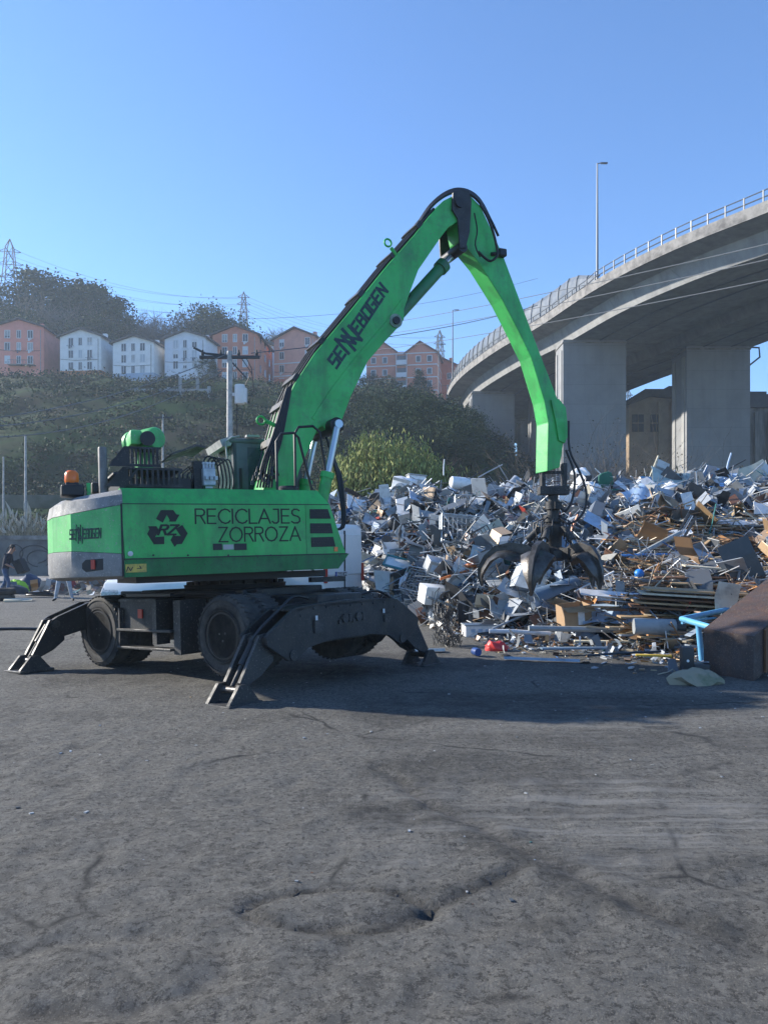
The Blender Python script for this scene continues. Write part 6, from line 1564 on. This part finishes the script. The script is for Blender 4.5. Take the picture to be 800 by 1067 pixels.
def halfpipe(b):
    vs = []; fs = []; n = 12
    for s in (0,1):
        for x in (-.5,.5):
            for i in range(n+1): a = -.4+3.6*i/n; r_ = (.22 if x < 0 else .17)-.012*s; vs.append((x,r_*math.cos(a),r_*math.sin(a)))
    k = n+1
    for i in range(n): fs += [(i,i+1,k+i+1,k+i),(2*k+i,3*k+i,3*k+i+1,2*k+i+1),(i,2*k+i,2*k+i+1,i+1),(k+i,k+i+1,3*k+i+1,3*k+i)]
    fs += [(0,k,3*k,2*k),(n,2*k+n,3*k+n,k+n)]; b.add(vs, fs)
piece('curved_duct',577,626,(0,-18,20),'blue grey curved duct piece on the lower slope right below the grab','duct',halfpipe,BLG,.12)
def cbox(o):
    part(o,'box_wall',CARD,lambda b:[b.box((-.25,-.2,0),(.25,-.19,.38)),b.box((-.25,.19,0),(.25,.2,.38)),b.box((-.25,-.189,0),(-.24,.189,.38)),b.box((.24,-.189,0),(.25,.189,.38))])
    part(o,'box_flap',CARD,lambda b:b.add([(-.25,-.2,.381),(.25,-.2,.381),(.28,-.34,.30),(-.24,-.34,.32),(-.25,-.196,.385),(.25,-.196,.385),(.28,-.336,.305),(-.24,-.336,.325)],[(0,1,2,3),(7,6,5,4),(0,3,7,4),(1,5,6,2),(3,2,6,7),(0,4,5,1)]))
    part(o,'tape',WH,lambda b:b.box((.0,-.206,.05),(.12,-.2005,.3)))
piece('cardboard_box',596,655,(6,-6,8),'brown open cardboard box at the foot of the heap below the curved duct','box',cbox,None,.02,parts=1)
piece('yellow_wrapper',607,652,(20,0,20),'yellow wrapper beside the brown cardboard box','wrapper',crumple(.11,.08,.05,8),YLW,.03)
def rack(b):
    for k in range(9): b.tube([(-.36+.09*k,0,-.3),(-.36+.09*k,0,.3)],.014,5)
    for z in (-.3,.3): b.tube([(-.4,0,z),(.4,0,z)],.018,5)
piece('white_rack',622,628,(35,-28,-8),'white slatted rack leaning below the right grab tine','rack',rack,WH,.14)
piece('orange_bar',478,606,(10,-14,12),'thin orange bar lying across the slope left of the grab tip','bar',lambda b:b.tube([(-.45,0,0),(0,.02,.02),(.45,0,.03)],.028,6),pm('orange_paint',(.55,.17,.05)),.12)
piece('orange_rag',488,598,(0,0,10),'orange rag caught on the slope beside the orange bar','rag',crumple(.14,.1,.08,11),MATS['orange_paint'],.1)
def chair(o):
    part(o,'backrest',GRN,lambda b:b.prism([(-.22,.0),(.22,.0),(.25,.2),(.22,.40),(.12,.46),(-.12,.46),(-.22,.40),(-.25,.2)],.17,.23,'xz',b=.02))
    part(o,'seat',GRN,lambda b:b.prism([(-.24,-.25),(.24,-.25),(.24,.2),(-.24,.2)],-.14,-.07,'xy',b=.025))
    for sx in (-.2,.2): part(o,'leg',DK,lambda b:b.tube([(sx,.26,.2),(sx,.26,-.05),(sx,.22,-.14),(sx,-.22,-.16),(sx,-.24,-.5)],.013,6)); part(o,'leg',DK,lambda b:b.tube([(sx,.2,-.15),(sx,.27,-.5)],.013,6))
piece('green_chair',634,516,(14,-16,14),'green padded office chair dumped on the crest of the heap','chair',chair,None,.15,parts=1)
def bin_(o):
    part(o,'bin_body',DK,lambda b:b.prism([(-.22,-.35),(.22,-.35),(.27,.2),(-.27,.2)],-.25,.25,'xz',b=.02)); part(o,'bin_cover',WH,lambda b:b.bm_cover() if 0 else crumple(.31,.29,.24,21)(b)).location = (0,0,.17)
piece('covered_bin',603,505,(4,5,10),'black bin under a white plastic cover on the crest right of the hose loop','bin',bin_,None,.05,parts=1)
piece('covered_bin',612,520,(10,35,-20),'black bin tipped over with white plastic spilling, left of the green chair','bin',bin_,None,.05,parts=1)
piece('oval_lid',588,527,(75,25,10),'white oval lid standing inside the loop of the grab hose','lid',lambda b:b.lathe([(.0,-.02),(.2,-.02),(.24,0),(.22,.03),(.0,.04)],(0,0,0),'z',24),WH,.1)
def tubef(pts, r_, n=7): return lambda b: b.tube(pts, r_, n)
for px,py,rot,m,L,r_,lab,k in [
 (678,497,(0,-66,20),CRE,1.05,.035,'cream plank sticking up steeply from the crest','plank'),
 (590,552,(0,-72,10),COP,.5,.03,'left copper coloured pipe standing beside the grab','pipe'),
 (596,556,(0,-66,20),COP,.55,.03,'right copper coloured pipe standing beside the grab','pipe'),
 (665,587,(0,-2,4),pm('tube_blue',(.12,.30,.62)),1.3,.025,'light blue straight tube lying level in the middle right of the heap','tube'),
 (735,530,(0,20,10),RUST,1.9,.05,'long brown rusty beam slanting across the upper right of the heap','beam'),
 (745,541,(0,14,6),RUST,1.8,.035,'thinner rusty bar running just under the long rusty beam','bar'),
 (671,550,(0,-38,6),RUSTB,1.1,.022,'thin brown bar rising right of the slanted blue panel','bar'),
 (676,580,(0,-26,14),GRP,1.5,.05,'thick grey pipe pointing down left towards the blue ball','pipe'),
 (656,592,(0,-30,12),SG,1.1,.03,'thin silver pipe below the thick grey one','pipe'),
 (510,497,(0,-28,12),SG,.9,.02,'thin silver tube poking over the crest above the water heater','tube'),
 (462,493,(0,-88,0),WH,.5,.018,'white upright stick rising from the crest left of the slim pillar','stick'),
 (497,500,(0,-32,12),DK,.8,.02,'dark tube slanting on the crest above the water heater','tube'),
 (470,640,(0,22,6),GRP,1.1,.03,'grey pipe slanting down right above the plastic crate','pipe'),
 (540,652,(0,-20,16),SG,1.2,.025,'silver pipe rising right towards the curved duct','pipe'),
 (540,668,(0,3,4),WH,1.1,.04,'white trunking length lying at the foot of the heap left of the cardboard box','trunking'),
 (620,666,(0,2,4),GRP,2.4,.05,'long grey pole lying on the ground line below the cardboard box','pole'),
 (647,692,(0,-2,8),DK,1.1,.018,'thin dark rod lying on the ground left of the black speaker','rod'),
 (780,500,(0,-42,5),SG,1.1,.022,'silver tube leaning over the crest at the far right','tube'),
 (757,495,(0,-30,0),DK,1.2,.02,'dark rod slanting on the crest right of the right pillar','rod'),
 (757,487,(0,-75,0),LBL,.55,.03,'short pale blue stub standing on the crest by the pillar','post'),
 (620,581,(0,-48,8),SG,.9,.02,'silver rod rising right of the grab behind its tine','rod'),
 (428,572,(0,-35,12),SG,.9,.022,'silver bar rising from the small white panel to the left cage','bar')]:
    piece(lab.split(' ')[0] if 0 else ('wood_plank' if k == 'plank' else 'metal_'+k if k in('bar','beam','rod','tube','pipe','post') else k.replace('trunking','cable_trunking').replace('stick','white_stick').replace('pole','grey_pole')),px,py,rot,lab,k,tubef([(-L/2,0,0),(-L*.1,.01,.01),(L/2,0,0)],r_),m,.12)
piece('bent_pipe',427,566,(80,0,6),'bent black pipe looping over the left slope','pipe',tubef([(-.28,-.5,0),(-.3,.0,0),(-.22,.25,.02),(.1,.3,.05),(.35,.34,0),(.4,.2,0)],.022),DK,.2)
def rail(o):
    part(o,'rail_side',DK,lambda b:[b.box((-.75,-.10,-.02),(.75,-.055,.03)),b.box((-.75,.055,-.02),(.75,.10,.03))]); part(o,'rail_slot',SG,lambda b:[b.box((-.74,-.02,-.01),(.74,.0,.02)),b.box((-.74,.022,-.01),(.74,.034,.02))])
piece('guide_rail',700,578,(55,-58,6),'black double guide rail leaning steeply in the middle right of the heap','rail',rail,None,.15,parts=1)
piece('blue_ball',663,603,(0,0,0),'small bright blue plastic ball on the slope','ball',lambda b:b.lathe([(.09*math.sin(t),-.09*math.cos(t)) for t in np.linspace(.01,3.13,14)],(0,0,0),'z',20),BLU,.05)
for i,(px,py,rot,L,w_,m,lab) in enumerate([
 (755,580,(10,22,-12),1.5,.14,ORW,'orange plank slanting down right above the weathered grey board'),
 (727,577,(10,-38,10),.7,.14,TAN,'short tan plank propped under the upper end of the orange plank'),
 (752,560,(20,42,0),1.5,.12,CRE,'first pale plank sloping down towards the right edge, leftmost of three'),
 (772,556,(20,40,0),1.4,.10,GRP,'grey plank sloping down towards the right edge, between two pale ones'),
 (790,552,(20,34,0),1.0,.10,CRE,'short pale plank at the right edge, highest of the three sloping ones'),
 (715,587,(8,8,-6),1.3,.12,TAN,'tan board lying flat left of the orange plank'),
 (736,600,(8,5,4),1.0,.16,CRE,'cream splintered board right of the tan flat board'),
 (640,562,(8,-34,0),.9,.06,TAN,'narrow tan batten below the slanted blue panel'),
 (735,610,(6,0,3),2.0,.18,RUSTB,'brown flat board between the orange plank and the stacked boards'),
 (752,618,(6,2,-3),1.9,.18,TAN,'tan flat board low in the stack left of the rusty box'),
 (690,647,(4,0,3),1.6,.2,TAN,'tan broad board beneath the long peeling white one'),
 (665,640,(4,0,-3),1.2,.15,RUSTB,'short brown board above the grey drum'),
 (640,673,(0,0,-6),1.4,.12,CRE,'pale board lying on the ground left of the grey drum'),
 (600,680,(0,0,4),1.2,.16,BLG,'blue grey board flat on the ground below the cardboard box'),
 (690,668,(0,0,6),.9,.14,TAN,'tan offcut on the ground just below the grey drum'),
 (677,688,(0,0,-12),.5,.08,YLW,'short yellow strip on the ground right of the litter')]):
    piece('wood_plank',px,py,rot,lab,'plank',lambda b:b.box((-L/2,-w_/2,-.014),(L/2,w_/2,.014),b=.004),m,.10 if py < 640 else .04)
def stack(o):
    for k in range(5):
        z = .06+.075*k; part(o,'board',[RUSTB,TAN,RUSTB,CRE,TAN][k],lambda b:b.box((-1.0+.05*k,-.32,z),(.95-.06*(k%3),.3-.03*k,z+.03),T=Matrix.Rotation(R((k*37)%5-2),4,'Z')))
    for x in (-.8,0,.75): part(o,'bearer',RUSTB,lambda b:b.box((x,-.3,-.05),(x+.09,.3,.055)))
piece('board_stack',716,646,(2,3,-8),'stack of broken brown boards on bearers behind the grey drum','boards',stack,None,.08,parts=1)
def gdrum(o):
    part(o,'drum_wall',GRP,lambda b:b.lathe([(.0,-.36),(.125,-.36),(.135,-.34),(.135,.26),(.125,.28)],(0,0,0),'x',26)); part(o,'drum_opening',DK,lambda b:b.lathe([(.128,.28),(.135,.29),(.135,.42),(.11,.43),(.0,.43)],(0,0,0),'x',26))
piece('grey_drum',684,653,(0,1,-6),'grey white cylinder drum lying at the foot of the heap beside the blue frame','drum',gdrum,None,Y=12.3,gz_=.42,parts=1)
def bframe(o):
    P_ = [W(710,645,11.6),W(764,634,12.4),W(745,655,10.9),W(727,650,11.3),W(731,690,11.3)]; c_ = o.location
    part(o,'frame_tube',BLF,lambda b:[b.tube([P_[1]-c_,P_[0]-c_,P_[2]-c_],.045,8),b.tube([P_[0]-c_+Vector((0,0,-.06)),P_[1]-c_+Vector((0,0,-.10))],.02,6)],60); part(o,'frame_leg',BLF,lambda b:b.tube([P_[3]-c_,P_[4]-c_],.045,8),60)
piece('blue_tube_trestle',728,650,(0,0,0),'light blue tubular steel frame standing against the rusty box','frame',bframe,None,Y=11.4,parts=1)
def spk(o):
    part(o,'cabinet',DK,lambda b:b.box((-.10,-.09,0),(.05,.09,.38),b=.012)); part(o,'foot_block',DK,lambda b:b.box((.052,-.10,0),(.25,.10,.16),b=.012)); part(o,'badge',WH,lambda b:b.lathe([(.018,-.093),(.0,-.094)],(-.03,0,.20),'y',12))
    part(o,'side_frame',SG,lambda b:b.tube([(.06,-.03,.37),(.10,-.03,.37),(.10,-.03,.18),(.25,-.03,.18)],.008,5))
piece('black_speaker',717,702,(0,0,-8),'black upright speaker cabinet on the ground left of the rusty box','speaker',spk,None,Y=10.2,gz_=0,parts=1)
piece('fabric_sack',721,716,(0,0,5),'beige and green crumpled sack on the ground in front of the rusty box','sack',crumple(.34,.20,.17,31),pm('sack_cloth',(.27,.24,.17),(.07,.12,.06),rough=.95,scale=3),Y=9.6,gz_=0)
# long rusty steel box tipped up against the heap
P = Vector((4.32,10.38,0)); A_ = Vector((.35,-.67,0)); Lx = Vector((.75,.55,.35)).normalized(); Hh = .60
o = empty('rusty_box', P); tag(o, 'long brown rusty steel box lying tipped up against the right side of the heap', 'steel box')
f0 = [Vector((0,0,0)), A_, A_+Vector((.0,0,Hh-.03)), Vector((0,0,Hh))]; f1 = [q+Lx*3.2 for q in f0]
b = MB(); b.add(f0+f1, [(1,2,6,5),(2,3,7,6),(3,0,4,7),(0,1,5,4),(4,5,6,7)]); b.build('box_wall', RUST, o)
b = MB(); e = Vector((-.0,0,0)); nrm = (A_.cross(Vector((0,0,1)))).normalized()
if nrm.dot(Lx) > 0: nrm = -nrm
b.add([q+nrm*.004 for q in f0]+[q-nrm*.01 for q in f0], [(0,1,2,3),(7,6,5,4),(0,4,5,1),(1,5,6,2),(2,6,7,3),(3,7,4,0)]); b.build('end_plate', RUST, o)
b = MB()
for k in range(5):
    q = f0[1]+Lx*(.25+.6*k)+Vector((.004,-.004,0)); b.add([q,q+Lx*.08,q+Lx*.08+Vector((0,0,Hh-.05)),q+Vector((0,0,Hh-.05)),q+A_*.04,q+Lx*.08+A_*.04,q+Lx*.08+Vector((0,0,Hh-.05))+A_*.04,q+Vector((0,0,Hh-.05))+A_*.04], [(0,1,2,3),(7,6,5,4),(0,4,5,1),(1,5,6,2),(2,6,7,3),(3,7,4,0)])
b.build('side_rib', RUSTB, o)
# dark wire tangle beside the far outrigger
def tangle(b):
    rr = random.Random(8)
    for i in range(34):
        pts = []; a = rr.random()*6; c_ = Vector((rr.gauss(0,.10),rr.gauss(0,.10),.18+rr.gauss(0,.09)))
        for j in range(7): pts.append(c_+Vector((math.cos(a+j*.9)*.13*rr.random(),math.sin(a+j*.9)*.13,rr.gauss(0,.08))))
        b.tube(pts,.006,4)
piece('wire_tangle',462,640,(0,0,0),'bristling dark wire tangle heaped behind the far end of the front outrigger beam','wire',tangle,DK,Y=13.7,gz_=.35)
piece('wire_tangle',466,655,(0,0,40),'lower dark wire tangle trailing down behind the far outrigger leg','wire',tangle,DK,Y=13.2,gz_=.0)
# things by the yard wall
def jk(o): part(o,'jacket',pm('hi_vis_yellow',(.32,.62,.05),rough=.8),crumple(.42,.3,.42,41)); part(o,'reflective_band',WH,lambda b:b.tube([(-.3,-.26,.05),(-.1,-.32,.16),(.15,-.3,.2)],.03,5))
piece('hi_vis_jacket',18,614,(0,0,0),'bright yellow green jacket dropped in a heap behind the carrying man','jacket',jk,None,Y=28.5,gz_=.05,parts=1)
piece('refuse_bag',32,614,(0,0,0),'dark blue refuse bag right of the yellow green jacket','bag',crumple(.5,.4,.62,42),pm('navy_bag',(.015,.03,.07)),Y=30,gz_=0)
piece('refuse_bag',12,617,(0,0,0),'black refuse bag at the feet of the carrying man','bag',crumple(.5,.3,.3,43),DK,Y=28,gz_=0)
piece('pale_board',19,627,(4,0,25),'pale flat board lying on the yard just in front of the carrying man','board',lambda b:[b.box((-.4,-.28,0),(.4,.28,.03)),b.box((-.38,-.26,.031),(.1,.2,.05))],CRE,Y=24,gz_=.03)
def tyres(o):
    for k in range(2): part(o,'tyre',TYRE,lambda b:b.lathe([(.2,.02+.2*k),(.36,.02+.2*k),(.4,.1+.2*k),(.36,.19+.2*k),(.2,.19+.2*k),(.18,.1+.2*k)],(.03*k,0,0),'z',24))
piece('tyre_stack',2,628,(0,0,0),'two flat stacked tyres at the left edge beside the pale board','tyres',tyres,None,Y=24.4,gz_=0,parts=1)
piece('dark_hose_coil',42,620,(0,0,0),'dark coil of hose lying on the yard between the two men','hose',tubef([(.5*math.cos(t)*(1-.03*t),.22*math.sin(t),.04+.012*t) for t in np.linspace(0,14,50)],.035),HOSE,Y=26,gz_=0)
piece('dark_cable',18,657,(0,0,0),'long dark cable lying across the yard left of the rear outrigger','cable',tubef([(-2.5,.2,.03),(-1,.0,.03),(0,.1,.03),(1.2,-.02,.03),(2.2,.1,.05)],.03),HOSE,Y=15.6,gz_=0)

heap = MB()
xs_ = np.arange(-5, 15.01, .18); ys_ = np.arange(10.2, 31.5, .18)
XX, YY = np.meshgrid(xs_, ys_); ZZ = heap_h(XX, YY)-.10
nx = len(xs_); heap.c = (.022,.022,.024)  # near-black core colour stands in for shade in the gaps between pieces
k0 = [(float(a),float(b_),float(c_)) for a,b_,c_ in zip(XX.ravel(),YY.ravel(),ZZ.ravel())]
fs = []
for r_ in range(len(ys_)-1):
    for c_ in range(nx-1):
        i = r_*nx+c_
        if max(ZZ[r_,c_],ZZ[r_+1,c_],ZZ[r_,c_+1],ZZ[r_+1,c_+1]) > -.09: fs.append((i,i+1,i+nx+1,i+nx))
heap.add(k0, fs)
def rcol(woody=0):
    if rs.random() < woody: c = rs.choice([(.33,.22,.12),(.26,.16,.09),(.40,.30,.18),(.17,.11,.075),(.44,.38,.28),(.42,.20,.07)])
    else: c = rs.choices(PAL, PW)[0]
    f = .75+.5*rs.random(); return tuple(min(.8, q*f) for q in c)
def rq(flat=1.0):
    return Matrix.Rotation(rs.random()*6.283, 4, 'Z') @ Matrix.Rotation(rs.gauss(0,.8)*flat, 4, 'X') @ Matrix.Rotation(rs.gauss(0,.8)*flat, 4, 'Y')
def frag_sheet(mb, T, a, c_):
    n = rs.choice((2,3,3)); ang = 0; x = 0; z = 0; pts = [(0,0)]
    for i in range(n):
        ang += rs.gauss(0,.8); L = a/n*(.7+.6*rs.random()); x += L*math.cos(ang); z += L*math.sin(ang); pts.append((x,z))
    th = .012; vs = []
    for s in (0,1):
        for (px_, pz_) in pts:
            for y in (-c_/2, c_/2): vs.append((px_-x/2, y+rs.gauss(0,.02), pz_+s*th))
    k = len(pts)*2; f = []
    for i in range(n): o_ = i*2; f.append((o_,o_+2,o_+3,o_+1)); f.append((k+o_,k+o_+1,k+o_+3,k+o_+2)); f.append((o_,k+o_,k+o_+2,o_+2)); f.append((o_+1,o_+3,k+o_+3,k+o_+1))
    f.append((0,1,k+1,k)); e = k-2; f.append((e,k+e,k+e+1,e+1)); mb.add(vs, f, T)
def frag_rod(mb, T, L, r_):
    b_ = rs.gauss(0,.15)*L; c_ = rs.gauss(0,.15)*L
    mb.tube([(-L/2,0,0),(-L*.15,b_,c_*.5),(L*.2,b_*.6,c_),(L/2,0,0)] if rs.random() < .6 else [(-L/2,0,0),(L/2,0,0)], r_, 4, T=T)
def frag_chunk(mb, T, s):
    mb.box((-s*.5,-s*.35,-s*.25),(s*.5,s*.35,s*.25), T)
def frag_frame(mb, T, a, c_, r_):
    mb.tube([(-a,-c_,0),(a,-c_,0),(a,c_,0),(-a,c_,0),(-a,-c_,0)], r_, 4, T=T)
def frag_plank(mb, T, L, w_):
    mb.box((-L/2,-w_/2,-.012),(L/2,w_/2,.012), T)
n_ = 0; tries = 0
IT = np.array([(q.x,q.y,q.z) for q in ITEMS])
while n_ < 13500 and tries < 80000:
    tries += 1
    Y = 10.8+16.2*rs.random()**1.25; X = -3.2+(Y*.56+3.4)*rs.random()
    if X > Y*.53+.6: continue
    h = hz1(X, Y)
    if h < .02: continue
    dd = IT-np.array((X,Y,h)); pe = np.hypot(dd[:,0]-dd[:,1]*.0, dd[:,2])
    big = not (np.any((pe < .30) & (dd[:,1] > -.25) & (dd[:,1] < .9)))
    if not big and rs.random() < .75: continue
    n_ += 1; near = 1 if Y < 18 else 1.25
    wood = .0
    if X/Y > .31 and .1 < h < 2.5: wood = .46
    elif X/Y > .2 and h < .7: wood = .14
    heap.c = rcol(wood)
    T = Matrix.Translation((X, Y, h-.02+rs.random()*.16))
    q = rs.random()
    if wood > .3 and q < .4:
        heap.c = rcol(.8); frag_plank(heap, T @ Matrix.Rotation(rs.gauss(0,.35),4,'Z') @ Matrix.Rotation(rs.gauss(0,.12),4,'Y'), .5+1.3*rs.random(), .04+.12*rs.random())
    elif q < .33: frag_sheet(heap, T @ rq(), (.15+.55*rs.random()**1.7)*near, (.09+.30*rs.random()**1.3)*near)
    elif q < .80:
        if rs.random() < .4: k_ = .30+.32*rs.random(); heap.c = (k_,k_*1.03,k_*1.06)
        frag_rod(heap, T @ rq(.6), (.35+1.3*rs.random()**1.5)*near, (.005+.011*rs.random()**2)*near)
    elif q < .85: frag_frame(heap, T @ rq(), .1+.25*rs.random(), .08+.2*rs.random(), .008)
    elif q < .812 and big:
        heap.c = rcol(0); s_ = .14+.22*rs.random(); heap.box((-s_,-s_*.8,-s_*.7),(s_,s_*.8,s_*.7), T @ rq(.8))
    elif q < .95: frag_chunk(heap, T @ rq(), .04+.10*rs.random())
    elif big: frag_sheet(heap, T @ rq(.7), .4+.5*rs.random(), .25+.35*rs.random())
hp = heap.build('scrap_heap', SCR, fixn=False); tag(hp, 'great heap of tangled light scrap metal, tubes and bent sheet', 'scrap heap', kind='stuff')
lit = MB()
for i in range(3400):
    X = 1.0+9.5*rs.random(); t0 = float(interp(X, TOE)); Y = t0+.5-abs(rs.gauss(0,1))*(1.25 if 1.8 < X < 4.2 else .7)
    if Y < 8.6 or Y*.53+.3 < X: continue
    lit.c = rcol(.35); T = Matrix.Translation((X, Y, .012+.03*rs.random())) @ Matrix.Rotation(rs.random()*6.28,4,'Z'); q = rs.random()
    if q < .45: lit.box((-.05*rs.random()-.01,-.03*rs.random()-.008,0),(.05*rs.random()+.01,.03*rs.random()+.008,.008+.02*rs.random()), T @ Matrix.Rotation(rs.gauss(0,.3),4,'X'))
    elif q < .8: frag_rod(lit, T, .08+.4*rs.random()**2, .004+.005*rs.random())
    else: frag_sheet(lit, T @ rq(.25), .08+.18*rs.random(), .05+.08*rs.random())
for i in range(420):
    X = -3+12*rs.random(); Y = 3.2+8.5*rs.random()
    if abs(X) > Y*.52: continue
    if rs.random() > .25+.06*Y: continue
    lit.c = rcol(.1) if rs.random() < .6 else (.45,.45,.44); s = .004+.011*rs.random()**2; lit.box((-s,-s*.6,0),(s,s*.6,s*.5), Matrix.Translation((X,Y,float(yard_z(np.array([[X]]),np.array([[Y]]))[0,0])+.001)) @ Matrix.Rotation(rs.random()*6.28,4,'Z'))
for i in range(260):
    X = -14+6.5*rs.random(); Y = 27+9*rs.random(); lit.c = rcol(.2); frag_sheet(lit, Matrix.Translation((X,Y,.04)) @ rq(.3), .15+.5*rs.random(), .1+.3*rs.random())
lo_ = lit.build('ground_litter', SCR, fixn=False); tag(lo_, 'scattered scraps and crumbs of debris on the yard in front of the heap', 'litter', kind='stuff')

# ------------------------------------------------------------------ air
b = MB(); b.box((-425,-125,-9),(425,495,104))
hzm = bpy.data.materials.new('air'); hzm.use_nodes = True; n = hzm.node_tree; n.nodes.clear()
ou = n.nodes.new('ShaderNodeOutputMaterial'); pv = n.nodes.new('ShaderNodeVolumePrincipled')
pv.inputs['Color'].default_value = (.72,.86,1.0,1); pv.inputs['Density'].default_value = .00062; pv.inputs['Anisotropy'].default_value = .25
n.links.new(pv.outputs[0], ou.inputs['Volume'])
hzo = b.build('haze', hzm); tag(hzo, kind='stuff')
